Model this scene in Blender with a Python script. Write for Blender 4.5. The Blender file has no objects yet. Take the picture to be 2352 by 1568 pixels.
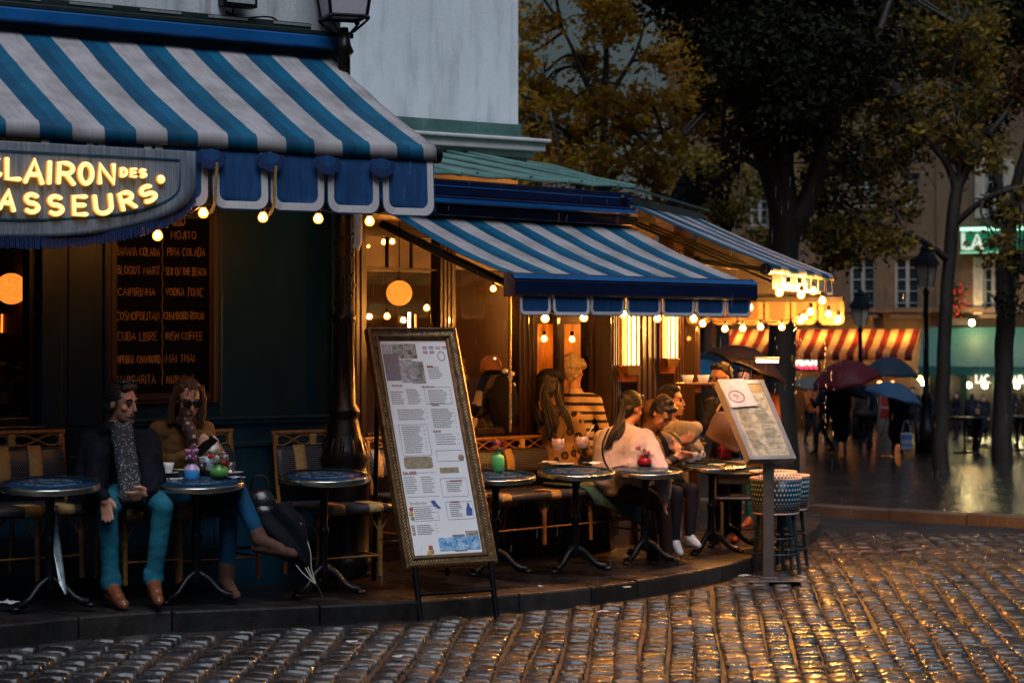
import bpy, bmesh, math, random
import numpy as np
from mathutils import Vector, Matrix, noise
random.seed(7)
R = math.radians
scene = bpy.context.scene
col = scene.collection

# ------------------------------------------------------------------ camera, world, sun, exposure
CAM_Z, FPX, HOR = 1.75, 4700.0, 770.0          # eye height, focal length in 2352-px units, horizon row
cd = bpy.data.cameras.new('camera'); cam = bpy.data.objects.new('camera', cd); col.objects.link(cam)
cam.location = (0, 0, CAM_Z); cam.rotation_euler = (R(90), 0, 0)
cd.sensor_width = 36; cd.lens = FPX / 2352 * 36; cd.shift_y = -(784 - HOR) / 2352
cd.clip_start = .1; cd.clip_end = 2000
cd.dof.use_dof = True; cd.dof.focus_distance = 14.2; cd.dof.aperture_fstop = 3.0
scene.camera = cam
w = bpy.data.worlds.new('World'); scene.world = w; w.use_nodes = True
nt = w.node_tree; bg = nt.nodes['Background']
sky = nt.nodes.new('ShaderNodeTexSky'); sky.sky_type = 'NISHITA'; sky.sun_disc = False
sky.sun_elevation = R(4); sky.sun_rotation = R(200); sky.air_density = 1.6; sky.dust_density = 1.0; sky.ozone_density = 3.0
tc = nt.nodes.new('ShaderNodeTexCoord'); sp = nt.nodes.new('ShaderNodeSeparateXYZ')
mr = nt.nodes.new('ShaderNodeMapRange'); mr.inputs[1].default_value = .15; mr.inputs[2].default_value = .85
mr.inputs[3].default_value = .03; mr.inputs[4].default_value = 1.7
# roofs behind the eye are unbuilt: low sky darkened here instead; lighter over square
yr = nt.nodes.new('ShaderNodeMapRange'); yr.inputs[1].default_value = .2; yr.inputs[2].default_value = .75; yr.inputs[3].default_value = .0; yr.inputs[4].default_value = .34
mxm = nt.nodes.new('ShaderNodeMath'); mxm.operation = 'MAXIMUM'; nt.links.new(sp.outputs[1], yr.inputs[0])
mx = nt.nodes.new('ShaderNodeMixRGB'); mx.blend_type = 'MULTIPLY'; mx.inputs[0].default_value = 1
nt.links.new(tc.outputs['Generated'], sp.inputs[0]); nt.links.new(sp.outputs[2], mr.inputs[0])
nt.links.new(sky.outputs[0], mx.inputs[1]); nt.links.new(mr.outputs[0], mxm.inputs[0]); nt.links.new(yr.outputs[0], mxm.inputs[1]); nt.links.new(mxm.outputs[0], mx.inputs[2])
hs = nt.nodes.new('ShaderNodeHueSaturation'); hs.inputs['Saturation'].default_value = .35   # rain clouds grey the sky
tn = nt.nodes.new('ShaderNodeMixRGB'); tn.blend_type = 'MULTIPLY'; tn.inputs[0].default_value = 1; tn.inputs[2].default_value = (.72, .92, 1.12, 1)
nt.links.new(mx.outputs[0], hs.inputs['Color']); nt.links.new(hs.outputs[0], tn.inputs[1]); nt.links.new(tn.outputs[0], bg.inputs[0])
bg.inputs[1].default_value = .06
sl = bpy.data.lights.new('sun', 'SUN'); sl.energy = .84; sl.angle = R(36); sl.color = (.8, .88, 1.0)
so = bpy.data.objects.new('sun', sl); col.objects.link(so); so.rotation_euler = (R(32), 0, R(14)); so.location = (0, 0, 30)
vs = scene.view_settings; vs.view_transform = 'Standard'; vs.look = 'None'; vs.exposure = 1.3; vs.gamma = 1.0
scene.cycles.use_denoising = True
scene.cycles.max_bounces = 5; scene.cycles.diffuse_bounces = 2; scene.cycles.sample_clamp_indirect = 4.0
scene.cycles.caustics_reflective = False; scene.cycles.caustics_refractive = False

# ------------------------------------------------------------------ places: photograph rays and building frames
def at(px, py, Y):
    return Vector(((px - 1176) / FPX * Y, Y, CAM_Z + (HOR - py) / FPX * Y))
def gz(X, Y):
    "street level: falls to the right and, past the cafe, away"
    Xc = max(-5, min(2.6, X))
    return -.75 - .095 * Xc + .04 * min(Y, 17.5) - .02 * max(0, Y - 17.5)
KERB = .11
def swz(X, Y): return gz(X, Y) + KERB
def on_ground(px, py, h=0.0):
    Y = 11.0
    for _ in range(60):
        X = (px - 1176) / FPX * Y
        Y = (CAM_Z - gz(X, Y) - h) * FPX / (py - HOR)
    return Vector(((px - 1176) / FPX * Y, Y, gz((px - 1176) / FPX * Y, Y) + h))
class Frame:
    "x runs along the facade to the right, y into the building, z up"
    def __init__(s, ox, oy, deg):
        s.o = Vector((ox, oy, 0)); s.a = R(deg)
        s.u = Vector((math.cos(s.a), math.sin(s.a), 0)); s.n = Vector((-math.sin(s.a), math.cos(s.a), 0))
    def W(s, x, y, z): return s.o + s.u * x + s.n * y + Vector((0, 0, z))
    def inv(s, px, py, y=0.0):
        d = Vector(((px - 1176) / FPX, 1, (HOR - py) / FPX)); c = Vector((0, 0, CAM_Z)) - s.o
        t = (y - c.dot(s.n)) / d.dot(s.n); p = c + d * t
        return p.dot(s.u), p.z
    def x(s, px, y=0.0): return s.inv(px, 770, y)[0]
    def loc(s, P):
        d = Vector(P) - s.o; return Vector((d.dot(s.u), d.dot(s.n), P[2]))
F = Frame(-1.223, 14.70, 34)          # blue shopfront on the left
T = Frame(-1.165, 15.765, 45)         # glazed terrace, front
S = Frame(.87, 17.80, 71.3)           # glazed terrace, side round the corner

# ------------------------------------------------------------------ materials
MATS = {}
def _new(name):
    m = bpy.data.materials.new(name); m.use_nodes = True; MATS[name] = m
    return m, m.node_tree, m.node_tree.nodes['Principled BSDF']
def N(t, kind, **kw):
    n = t.nodes.new('ShaderNode' + kind)
    for k, v in kw.items():
        if k in n.inputs.keys(): n.inputs[k].default_value = v
        else: setattr(n, k, v)
    return n
def ramp(t, stops, interp='LINEAR'):
    n = t.nodes.new('ShaderNodeValToRGB'); e = n.color_ramp.elements; n.color_ramp.interpolation = interp
    while len(e) < len(stops): e.new(.5)
    for el, (p, c) in zip(e, stops):
        el.position = p; el.color = (*c, 1) if len(c) == 3 else c
    return n
def rgba(c): return (*c, 1)
def add_bump(t, b, scale, strength, dist=.01, detail=4, coords='Object', stretch=None):
    tcn = N(t, 'TexCoord'); src = tcn.outputs[coords]
    if stretch:
        mp = N(t, 'Mapping'); mp.inputs['Scale'].default_value = stretch; t.links.new(src, mp.inputs[0]); src = mp.outputs[0]
    n = N(t, 'TexNoise', Scale=scale, Detail=detail); t.links.new(src, n.inputs['Vector'])
    bp = N(t, 'Bump', Strength=strength, Distance=dist)
    t.links.new(n.outputs[0], bp.inputs['Height']); t.links.new(bp.outputs[0], b.inputs['Normal'])
    return bp
def mat(name, c, rough=.5, metal=0, var=.2, vs=9, bump=0, bs=60, stretch=None, spec=.5, c2=None, coat=0, sheen=0):
    "plain coloured surface with uneven tone"
    if name in MATS: return MATS[name]
    m, t, b = _new(name)
    tcn = N(t, 'TexCoord'); src = tcn.outputs['Object']
    if stretch:
        mp = N(t, 'Mapping'); mp.inputs['Scale'].default_value = stretch; t.links.new(src, mp.inputs[0]); src = mp.outputs[0]
    n = N(t, 'TexNoise', Scale=vs, Detail=5, Roughness=.6); t.links.new(src, n.inputs['Vector'])
    lo = tuple(x * (1 - var) for x in c); hi = c2 or tuple(min(1, x * (1 + var)) for x in c)
    r = ramp(t, [(.3, lo), (.7, hi)]); t.links.new(n.outputs[0], r.inputs[0]); t.links.new(r.outputs[0], b.inputs['Base Color'])
    mrn = N(t, 'MapRange'); mrn.inputs[3].default_value = max(.02, rough - .08); mrn.inputs[4].default_value = min(1, rough + .1)
    t.links.new(n.outputs[0], mrn.inputs[0]); t.links.new(mrn.outputs[0], b.inputs['Roughness'])
    b.inputs['Metallic'].default_value = metal; b.inputs['Specular IOR Level'].default_value = spec
    b.inputs['Coat Weight'].default_value = coat; b.inputs['Sheen Weight'].default_value = sheen
    if bump: add_bump(t, b, bs, bump, stretch=stretch)
    return m
def emit(name, c, s, base=(.8, .7, .5)):
    if name in MATS: return MATS[name]
    m, t, b = _new(name)
    b.inputs['Base Color'].default_value = rgba(base); b.inputs['Emission Color'].default_value = rgba(c); b.inputs['Emission Strength'].default_value = s
    return m
def glass(name, c=(1, 1, 1), rough=.02, alpha=.12):
    if name in MATS: return MATS[name]
    m, t, b = _new(name); t.nodes.remove(b)
    tr = N(t, 'BsdfTransparent', Color=rgba(c)); g = N(t, 'BsdfGlossy', Roughness=rough); fr = N(t, 'Fresnel', IOR=1.45)
    mul = N(t, 'Math', operation='MULTIPLY_ADD'); mul.inputs[1].default_value = 1.0; mul.inputs[2].default_value = alpha * .25; gm_ = N(t, 'NewGeometry'); fb_ = N(t, 'Math', operation='SUBTRACT', use_clamp=True)
    t.links.new(fr.outputs[0], fb_.inputs[0]); t.links.new(gm_.outputs['Backfacing'], fb_.inputs[1]); t.links.new(fb_.outputs[0], mul.inputs[0])
    mxs = N(t, 'MixShader'); t.links.new(mul.outputs[0], mxs.inputs[0]); t.links.new(tr.outputs[0], mxs.inputs[1]); t.links.new(g.outputs[0], mxs.inputs[2])
    t.links.new(mxs.outputs[0], t.nodes['Material Output'].inputs[0])
    return m
def stripe_fabric(name, ca, cb, duty, cc=None, transl=.12, streak=1.0, offs=0.0):
    "awning cloth: UV x counts stripe periods, UV y runs down the cloth in metres"
    if name in MATS: return MATS[name]
    m, t, b = _new(name); uv = N(t, 'UVMap')
    sx = N(t, 'SeparateXYZ'); t.links.new(uv.outputs[0], sx.inputs[0])
    ad = N(t, 'Math', operation='ADD'); ad.inputs[1].default_value = offs; t.links.new(sx.outputs[0], ad.inputs[0])
    fr = N(t, 'Math', operation='FRACT'); t.links.new(ad.outputs[0], fr.inputs[0])
    r = ramp(t, [(0, ca), (duty, cb), (duty + (1 - duty) * .5, cc or cb)], 'CONSTANT'); t.links.new(fr.outputs[0], r.inputs[0])
    mp = N(t, 'Mapping'); mp.inputs['Scale'].default_value = (26, 1.1, 1); t.links.new(uv.outputs[0], mp.inputs[0])
    n = N(t, 'TexNoise', Scale=2.2, Detail=6, Roughness=.65); t.links.new(mp.outputs[0], n.inputs['Vector'])
    rs = ramp(t, [(.25, (1 - .38 * streak,) * 3), (.65, (1, 1, 1))]); t.links.new(n.outputs[0], rs.inputs[0])
    mp2 = N(t, 'Mapping'); mp2.inputs['Scale'].default_value = (1.1, 2.2, 1); t.links.new(uv.outputs[0], mp2.inputs[0])
    n2 = N(t, 'TexNoise', Scale=1.6, Detail=5, Roughness=.6); t.links.new(mp2.outputs[0], n2.inputs['Vector'])
    rs2 = ramp(t, [(.3, (.62, .6, .58)), (.6, (1, 1, 1))]); t.links.new(n2.outputs[0], rs2.inputs[0])
    vo = N(t, 'TexVoronoi', Scale=5.5); t.links.new(uv.outputs[0], vo.inputs['Vector'])
    rv = ramp(t, [(.018, (.25, .22, .2)), (.045, (1, 1, 1))]); t.links.new(vo.outputs['Distance'], rv.inputs[0])
    src = r.outputs[0]
    for q in (rs, rs2, rv):
        mxn = N(t, 'MixRGB', blend_type='MULTIPLY'); mxn.inputs[0].default_value = 1
        t.links.new(src, mxn.inputs[1]); t.links.new(q.outputs[0], mxn.inputs[2]); src = mxn.outputs[0]
    t.links.new(src, b.inputs['Base Color']); b.inputs['Roughness'].default_value = .6; b.inputs['Specular IOR Level'].default_value = .3
    bp = N(t, 'Bump', Strength=.15, Distance=.004); t.links.new(n.outputs[0], bp.inputs['Height']); t.links.new(bp.outputs[0], b.inputs['Normal'])
    tl = N(t, 'BsdfTranslucent'); t.links.new(src, tl.inputs[0]); mxs = N(t, 'MixShader'); mxs.inputs[0].default_value = transl
    t.links.new(b.outputs[0], mxs.inputs[1]); t.links.new(tl.outputs[0], mxs.inputs[2]); t.links.new(mxs.outputs[0], t.nodes['Material Output'].inputs[0])
    return m
def weave(name, base, dot, n=1.0, rough=.35):
    "rattan weave: light dots on a dark ground, UV in dot pitches, staggered rows"
    if name in MATS: return MATS[name]
    m, t, b = _new(name); uv = N(t, 'UVMap'); sx = N(t, 'SeparateXYZ'); t.links.new(uv.outputs[0], sx.inputs[0])
    fl = N(t, 'Math', operation='FLOOR'); t.links.new(sx.outputs[1], fl.inputs[0])
    hf = N(t, 'Math', operation='MULTIPLY_ADD'); hf.inputs[1].default_value = .5; t.links.new(fl.outputs[0], hf.inputs[0]); t.links.new(sx.outputs[0], hf.inputs[2])
    fx = N(t, 'Math', operation='FRACT'); t.links.new(hf.outputs[0], fx.inputs[0]); fy = N(t, 'Math', operation='FRACT'); t.links.new(sx.outputs[1], fy.inputs[0])
    cx = N(t, 'CombineXYZ'); t.links.new(fx.outputs[0], cx.inputs[0]); t.links.new(fy.outputs[0], cx.inputs[1])
    ds = N(t, 'VectorMath', operation='DISTANCE'); ds.inputs[1].default_value = (.5, .5, 0); t.links.new(cx.outputs[0], ds.inputs[0])
    r = ramp(t, [(.19, dot), (.27, base)]); t.links.new(ds.outputs['Value'], r.inputs[0]); t.links.new(r.outputs[0], b.inputs['Base Color'])
    b.inputs['Roughness'].default_value = rough
    bp = N(t, 'Bump', Strength=.5, Distance=.003, invert=True); t.links.new(ds.outputs['Value'], bp.inputs['Height']); t.links.new(bp.outputs[0], b.inputs['Normal'])
    return m
def leafmat(name, cols, transl=.3):
    if name in MATS: return MATS[name]
    m, t, b = _new(name); g = N(t, 'NewGeometry')
    r = ramp(t, [(i / max(1, len(cols) - 1), c) for i, c in enumerate(cols)]); t.links.new(g.outputs['Random Per Island'], r.inputs[0])
    t.links.new(r.outputs[0], b.inputs['Base Color']); b.inputs['Roughness'].default_value = .7; b.inputs['Specular IOR Level'].default_value = .12
    tl = N(t, 'BsdfTranslucent'); t.links.new(r.outputs[0], tl.inputs[0]); mxs = N(t, 'MixShader'); mxs.inputs[0].default_value = transl
    t.links.new(b.outputs[0], mxs.inputs[1]); t.links.new(tl.outputs[0], mxs.inputs[2]); t.links.new(mxs.outputs[0], t.nodes['Material Output'].inputs[0])
    return m

navy = lambda: mat('navy paint', (.006, .02, .042), .35, var=.35, vs=3, bump=.06, bs=30)
teal = lambda: mat('teal wood paint', (.001, .042, .085), .38, var=.45, vs=2.2, bump=.08, bs=14, stretch=(1, 1, .25))
black_iron = lambda: mat('black iron', (.006, .006, .008), .38, .6, bump=.1, bs=80)
dark_wood = lambda: mat('dark varnished wood', (.016, .0065, .0035), .3, var=.45, vs=5, bump=.12, bs=20, stretch=(6, 6, .6), coat=.3)
brown_wood = lambda: mat('brown wood panel', (.075, .026, .009), .4, var=.4, vs=4, bump=.1, bs=16, stretch=(7, 7, .5))
bamboo = lambda: mat('bamboo cane', (.26, .115, .028), .4, var=.4, vs=30, bump=.15, bs=90, coat=.2)
cream_weave = lambda: mat('cream rattan binding', (.42, .26, .09), .5, var=.3, vs=120, bump=.5, bs=160, stretch=(.2, .2, 1))
black_weave = lambda: weave('black and white rattan weave', (.003, .003, .007), (.24, .24, .28))
brass = lambda: mat('aged brass', (.45, .26, .09), .3, .9, bump=.1, bs=60)
steel = lambda: mat('ribbed metal rim', (.55, .5, .42), .22, 1.0, var=.15)
bulb_mat = lambda: emit('bulb glow', (1, .46, .12), 1150)
white_china = lambda: mat('white china', (.75, .74, .72), .15, var=.04)

# ------------------------------------------------------------------ mesh helpers
class MB:
    "collects faces, then links them as ONE mesh object"
    def __init__(s): s.v, s.f, s.m, s.sm, s.uv = [], [], [], [], []
    def add(s, vs, fs, m=0, smooth=False, uvs=None, M=None):
        k = len(s.v)
        s.v += [tuple(M @ Vector(p)) for p in vs] if M else [tuple(p) for p in vs]
        for i, f in enumerate(fs):
            s.f.append(tuple(k + q for q in f)); s.m.append(m); s.sm.append(smooth); s.uv.append(uvs[i] if uvs else None)
        return s
    def box(s, c, d, m=0, M=None):
        x, y, z = c; a, b, e = d[0] / 2, d[1] / 2, d[2] / 2
        vs = [(x + i * a, y + j * b, z + k * e) for k in (-1, 1) for j in (-1, 1) for i in (-1, 1)]
        return s.add(vs, [(0, 2, 3, 1), (4, 5, 7, 6), (0, 1, 5, 4), (2, 6, 7, 3), (0, 4, 6, 2), (1, 3, 7, 5)], m, M=M)
    def span(s, x0, x1, y0, y1, z0, z1, m=0, M=None):
        return s.box(((x0 + x1) / 2, (y0 + y1) / 2, (z0 + z1) / 2), (abs(x1 - x0), abs(y1 - y0), abs(z1 - z0)), m, M)
    def tube(s, pts, r, n=8, m=0, closed=False, caps=True, M=None, flat=1.0):
        P = [Vector(p) for p in pts]; k = len(P); rr = r if isinstance(r, (list, tuple)) else [r] * k
        vs, fs = [], []; up = None
        for i, p in enumerate(P):
            a = P[(i - 1) % k] if (i or closed) else p; b = P[(i + 1) % k] if (i < k - 1 or closed) else p
            t = (b - a); t = t.normalized() if t.length > 1e-9 else Vector((0, 0, 1))
            if up is None: up = Vector((0, 0, 1)) if abs(t.z) < .9 else Vector((0, 1, 0))
            sd = t.cross(up); sd = sd.normalized() if sd.length > 1e-6 else t.orthogonal().normalized(); up = sd.cross(t).normalized()
            for j in range(n):
                q = 2 * math.pi * j / n; vs.append(p + (sd * math.cos(q) + up * math.sin(q) * flat) * rr[i])
        for i in range(k if closed else k - 1):
            for j in range(n):
                A, B = i * n, ((i + 1) % k) * n; fs.append((A + j, A + (j + 1) % n, B + (j + 1) % n, B + j))
        s.add(vs, fs, m, True, M=M)
        if caps and not closed:
            s.add(vs[:n], [tuple(range(n))[::-1]], m, M=M); s.add(vs[-n:], [tuple(range(n))], m, M=M)
        return s
    def lathe(s, prof, n=20, m=0, M=None, a0=0, a1=2 * math.pi, smooth=True, uvs=None):
        k = len(prof); full = abs(a1 - a0 - 2 * math.pi) < 1e-6; cols_ = n if full else n + 1; vs, fs, uu = [], [], []
        for i in range(cols_):
            q = a0 + (a1 - a0) * i / n
            vs += [(r * math.cos(q), r * math.sin(q), z) for r, z in prof]
        for i in range(n):
            A, B = i * k, ((i + 1) % cols_) * k
            for j in range(k - 1):
                fs.append((A + j, B + j, B + j + 1, A + j + 1))
                if uvs: uu.append([(uvs[0] * i / n, uvs[1] * j / (k - 1)), (uvs[0] * (i + 1) / n, uvs[1] * j / (k - 1)), (uvs[0] * (i + 1) / n, uvs[1] * (j + 1) / (k - 1)), (uvs[0] * i / n, uvs[1] * (j + 1) / (k - 1))])
        return s.add(vs, fs, m, smooth, uu if uvs else None, M)
    def ball(s, c, r, m=0, nu=12, nv=8, M=None):
        rx, ry, rz = r if isinstance(r, (tuple, list)) else (r, r, r)
        vs = [(c[0] + rx * math.sin(math.pi * j / nv) * math.cos(2 * math.pi * i / nu), c[1] + ry * math.sin(math.pi * j / nv) * math.sin(2 * math.pi * i / nu), c[2] + rz * math.cos(math.pi * j / nv)) for j in range(1, nv) for i in range(nu)]
        vs += [(c[0], c[1], c[2] + rz), (c[0], c[1], c[2] - rz)]; T_, B_ = len(vs) - 2, len(vs) - 1
        fs = [(j * nu + i, (j + 1) * nu + i, (j + 1) * nu + (i + 1) % nu, j * nu + (i + 1) % nu) for j in range(nv - 2) for i in range(nu)]
        fs += [(T_, i, (i + 1) % nu) for i in range(nu)] + [(B_, (nv - 2) * nu + (i + 1) % nu, (nv - 2) * nu + i) for i in range(nu)]
        return s.add(vs, fs, m, True, M=M)
    def prism(s, poly, y0, y1, m=0, M=None, m_side=None):
        "polygon in x,z pushed from y0 to y1"
        n = len(poly); vs = [(x, y0, z) for x, z in poly] + [(x, y1, z) for x, z in poly]
        s.add(vs, [tuple(range(n)), tuple(range(2 * n - 1, n - 1, -1))], m, M=M)
        return s.add(vs, [(i, (i + 1) % n, n + (i + 1) % n, n + i) for i in range(n)], m if m_side is None else m_side, M=M)
    def grid(s, fn, nu, nv, m=0, smooth=True, uvfn=None, M=None):
        vs = [fn(i / nu, j / nv) for j in range(nv + 1) for i in range(nu + 1)]
        ix = lambda i, j: j * (nu + 1) + i
        fs = [(ix(i, j), ix(i + 1, j), ix(i + 1, j + 1), ix(i, j + 1)) for j in range(nv) for i in range(nu)]
        uu = None
        if uvfn: uu = [[uvfn(a / nu, b / nv) for a, b in ((i, j), (i + 1, j), (i + 1, j + 1), (i, j + 1))] for j in range(nv) for i in range(nu)]
        return s.add(vs, fs, m, smooth, uu, M)
    def build(s, name, mats, parent=None, loc=None, rotz=0, off=None, bevel=0, solid=0, fix=True):
        vs = s.v if off is None else [(x - off[0], y - off[1], z - off[2]) for x, y, z in s.v]
        me = bpy.data.meshes.new(name); me.from_pydata(vs, [], s.f)
        for q in (mats if isinstance(mats, (list, tuple)) else [mats]): me.materials.append(q)
        me.polygons.foreach_set('material_index', s.m); me.polygons.foreach_set('use_smooth', s.sm)
        if any(u is not None for u in s.uv):
            L = me.uv_layers.new(name='UVMap'); flat = []
            for f, u in zip(s.f, s.uv):
                for i in range(len(f)): flat += list(u[i]) if u else [0.0, 0.0]
            L.data.foreach_set('uv', flat)
        me.update()
        if fix or bevel:
            b = bmesh.new(); b.from_mesh(me)
            if bevel:
                bmesh.ops.remove_doubles(b, verts=b.verts, dist=1e-5)
                ed = [e for e in b.edges if len(e.link_faces) == 2 and e.calc_face_angle(0) > .7]
                bmesh.ops.bevel(b, geom=ed, offset=bevel, segments=2, profile=.5, affect='EDGES', clamp_overlap=True)
            bmesh.ops.recalc_face_normals(b, faces=b.faces); b.to_mesh(me); b.free()
        o = bpy.data.objects.new(name, me); col.objects.link(o)
        if solid:
            md = o.modifiers.new('thickness', 'SOLIDIFY'); md.thickness = solid; md.offset = 0
        if parent: o.parent = parent
        if loc is not None: o.location = loc
        o.rotation_euler.z = rotz
        return o

def tag(o, label, cat, group=None, kind=None):
    if label: o['label'] = label
    if cat: o['category'] = cat
    if group: o['group'] = group
    if kind: o['kind'] = kind
    return o
def thing(name, label, cat, loc=(0, 0, 0), rotz=0, group=None):
    o = bpy.data.objects.new(name, None); col.objects.link(o); o.location = loc; o.rotation_euler.z = rotz
    o.empty_display_size = .1
    return tag(o, label, cat, group)
def fthing(fr, name, label, cat, group=None):
    return thing(name, label, cat, fr.o, fr.a, group)
KIDS = {}
def dup(o, loc=None, rotz=None, label=None, group=None, parent=None, rot=None):
    c = o.copy(); col.objects.link(c)
    if parent: c.parent = parent
    if loc is not None: c.location = loc
    if rotz is not None: c.rotation_euler.z = rotz
    if rot is not None: c.rotation_euler = rot
    if label: c['label'] = label
    if group: c['group'] = group
    if o.name not in KIDS: KIDS[o.name] = list(o.children)
    for ch in KIDS[o.name]: dup(ch, parent=c)
    return c
def structure(o): o['kind'] = 'structure'; return o

def openings_wall(mb, x0, x1, z0, z1, y0, y1, holes, m=0):
    "a wall slab cut into blocks round rectangular openings"
    xs = sorted({x0, x1, *[min(max(h[0], x0), x1) for h in holes], *[min(max(h[1], x0), x1) for h in holes]})
    zs = sorted({z0, z1, *[min(max(h[2], z0), z1) for h in holes], *[min(max(h[3], z0), z1) for h in holes]})
    inside = lambda cx, cz: any(h[0] < cx < h[1] and h[2] < cz < h[3] for h in holes)
    for i in range(len(xs) - 1):
        j = 0
        while j < len(zs) - 1:
            if inside((xs[i] + xs[i + 1]) / 2, (zs[j] + zs[j + 1]) / 2): j += 1; continue
            k = j
            while k < len(zs) - 1 and not inside((xs[i] + xs[i + 1]) / 2, (zs[k] + zs[k + 1]) / 2): k += 1
            mb.span(xs[i], xs[i + 1], y0, y1, zs[j], zs[k], m); j = k

# ------------------------------------------------------------------ a stroke alphabet for painted and lit lettering
def arc(cx, cy, rx, ry, a0, a1, n=9):
    return [(cx + rx * math.cos(R(a0 + (a1 - a0) * i / n)), cy + ry * math.sin(R(a0 + (a1 - a0) * i / n))) for i in range(n + 1)]
GLYPH = {
 'A': (.8, [[(0, 0), (.4, 1), (.8, 0)], [(.16, .36), (.64, .36)]]),
 'B': (.62, [[(0, 0), (0, 1), (.3, 1)] + arc(.32, .76, .24, .24, 90, -90) + [(0, .52)], [(.3, .52)] + arc(.34, .26, .28, .26, 90, -90) + [(0, 0)]]),
 'C': (.75, [arc(.42, .5, .42, .5, 48, 312, 16)]),
 'D': (.7, [[(0, 0), (0, 1), (.25, 1)] + arc(.25, .5, .45, .5, 90, -90, 12) + [(0, 0)]]),
 'E': (.58, [[(.58, 1), (0, 1), (0, 0), (.58, 0)], [(0, .52), (.5, .52)]]),
 'F': (.56, [[(.56, 1), (0, 1), (0, 0)], [(0, .52), (.48, .52)]]),
 'G': (.78, [arc(.42, .5, .42, .5, 48, 360, 16) + [(.5, .48)]]),
 'H': (.68, [[(0, 0), (0, 1)], [(.68, 0), (.68, 1)], [(0, .52), (.68, .52)]]),
 'I': (.06, [[(.03, 0), (.03, 1)]]),
 'J': (.45, [[(.45, 1), (.45, .22)] + arc(.23, .22, .22, .22, 0, -160, 8)]),
 'K': (.65, [[(0, 0), (0, 1)], [(.62, 1), (0, .45)], [(.2, .62), (.65, 0)]]),
 'L': (.52, [[(0, 1), (0, 0), (.52, 0)]]),
 'M': (.86, [[(0, 0), (.05, 1), (.43, .25), (.81, 1), (.86, 0)]]),
 'N': (.7, [[(0, 0), (0, 1), (.7, 0), (.7, 1)]]),
 'O': (.8, [arc(.4, .5, .4, .5, 90, 450, 20)]),
 'P': (.6, [[(0, 0), (0, 1), (.3, 1)] + arc(.32, .73, .27, .27, 90, -90) + [(0, .46)]]),
 'R': (.66, [[(0, 0), (0, 1), (.3, 1)] + arc(.32, .74, .28, .26, 90, -90) + [(0, .48)], [(.3, .48), (.66, 0)]]),
 'S': (.62, [arc(.31, .75, .29, .25, 40, 250, 10) + arc(.31, .26, .31, .26, 75, -140, 11)]),
 'T': (.66, [[(0, 1), (.66, 1)], [(.33, 1), (.33, 0)]]),
 'U': (.7, [[(0, 1), (0, .34)] + arc(.35, .34, .35, .34, 180, 360, 10) + [(.7, 1)]]),
 'V': (.7, [[(0, 1), (.35, 0), (.7, 1)]]),
 'W': (1., [[(0, 1), (.25, 0), (.5, .8), (.75, 0), (1, 1)]]),
 'X': (.65, [[(0, 0), (.65, 1)], [(0, 1), (.65, 0)]]),
 'Y': (.68, [[(0, 1), (.34, .5), (.68, 1)], [(.34, .5), (.34, 0)]]),
 'Z': (.62, [[(0, 1), (.62, 1), (0, 0), (.62, 0)]]),
 "'": (.06, [[(.03, 1.1), (.0, .85)]]), '.': (.1, [[(.03, 0), (.06, .04)]]), ' ': (.3, []),
 '1': (.3, [[(0, .8), (.2, 1), (.2, 0)]]),
}
def letter(ch, x, z, wd, h, rot=0, jit=0, rnd=random):
    "strokes of one letter in a box centred on x,z"
    gw, st = GLYPH[ch]; out = []; ca, sa = math.cos(rot), math.sin(rot)
    for s_ in st:
        q = []
        for a, b in s_:
            px_ = (a / max(gw, .1) - .5) * wd + rnd.uniform(-jit, jit) * wd; pz = (b - .5) * h + rnd.uniform(-jit, jit) * h * .5
            q.append((x + px_ * ca - pz * sa, z + px_ * sa + pz * ca))
        out.append(q)
    return out
def words(text, x0, x1, zc, h, jit=0, gap=.22, rnd=random):
    "fit a line of capitals between x0 and x1"
    ws = [max(GLYPH[c][0], .1) for c in text]; tot = sum(ws) + gap * (len(text) - 1); k = (x1 - x0) / tot; x = x0; out = []
    for c, g in zip(text, ws):
        hh = h * (1 + rnd.uniform(-jit, jit) * 2)
        out += letter(c, x + g * k / 2, zc + rnd.uniform(-jit, jit) * h * .6, g * k, hh, rnd.uniform(-jit, jit), jit * .6, rnd); x += (g + gap) * k
    return out
def ribbon(mb, strokes, y, wdt, th, m=0, M=None, n=6):
    "strokes in the x,z plane as flattened round-ended bars standing proud of y"
    for s_ in strokes:
        pts = [(a, y, b) for a, b in s_]
        if len(pts) < 2: continue
        k = len(pts); rr = [wdt] * k
        P = [Vector(p) for p in pts]; a = P[0] + (P[0] - P[1]).normalized() * wdt * .6; b = P[-1] + (P[-1] - P[-2]).normalized() * wdt * .6
        P = [a] + P + [b]; rr = [wdt * .55] + rr + [wdt * .55]
        vs, fs = [], []
        for i, p in enumerate(P):
            t = (P[min(i + 1, len(P) - 1)] - P[max(i - 1, 0)]).normalized(); sd = Vector((-t.z, 0, t.x))
            # mitre the outside of the turn a little
            vs += [p + sd * rr[i], p - sd * rr[i], p + sd * rr[i] * .75 + Vector((0, -th, 0)), p - sd * rr[i] * .75 + Vector((0, -th, 0))]
        for i in range(len(P) - 1):
            A, B = 4 * i, 4 * i + 4
            fs += [(A + 2, A + 3, B + 3, B + 2), (A, A + 2, B + 2, B), (A + 3, A + 1, B + 1, B + 3)]
        fs += [(0, 1, 3, 2), (len(vs) - 4, len(vs) - 2, len(vs) - 1, len(vs) - 3)]
        mb.add(vs, fs, m, M=M)

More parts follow.
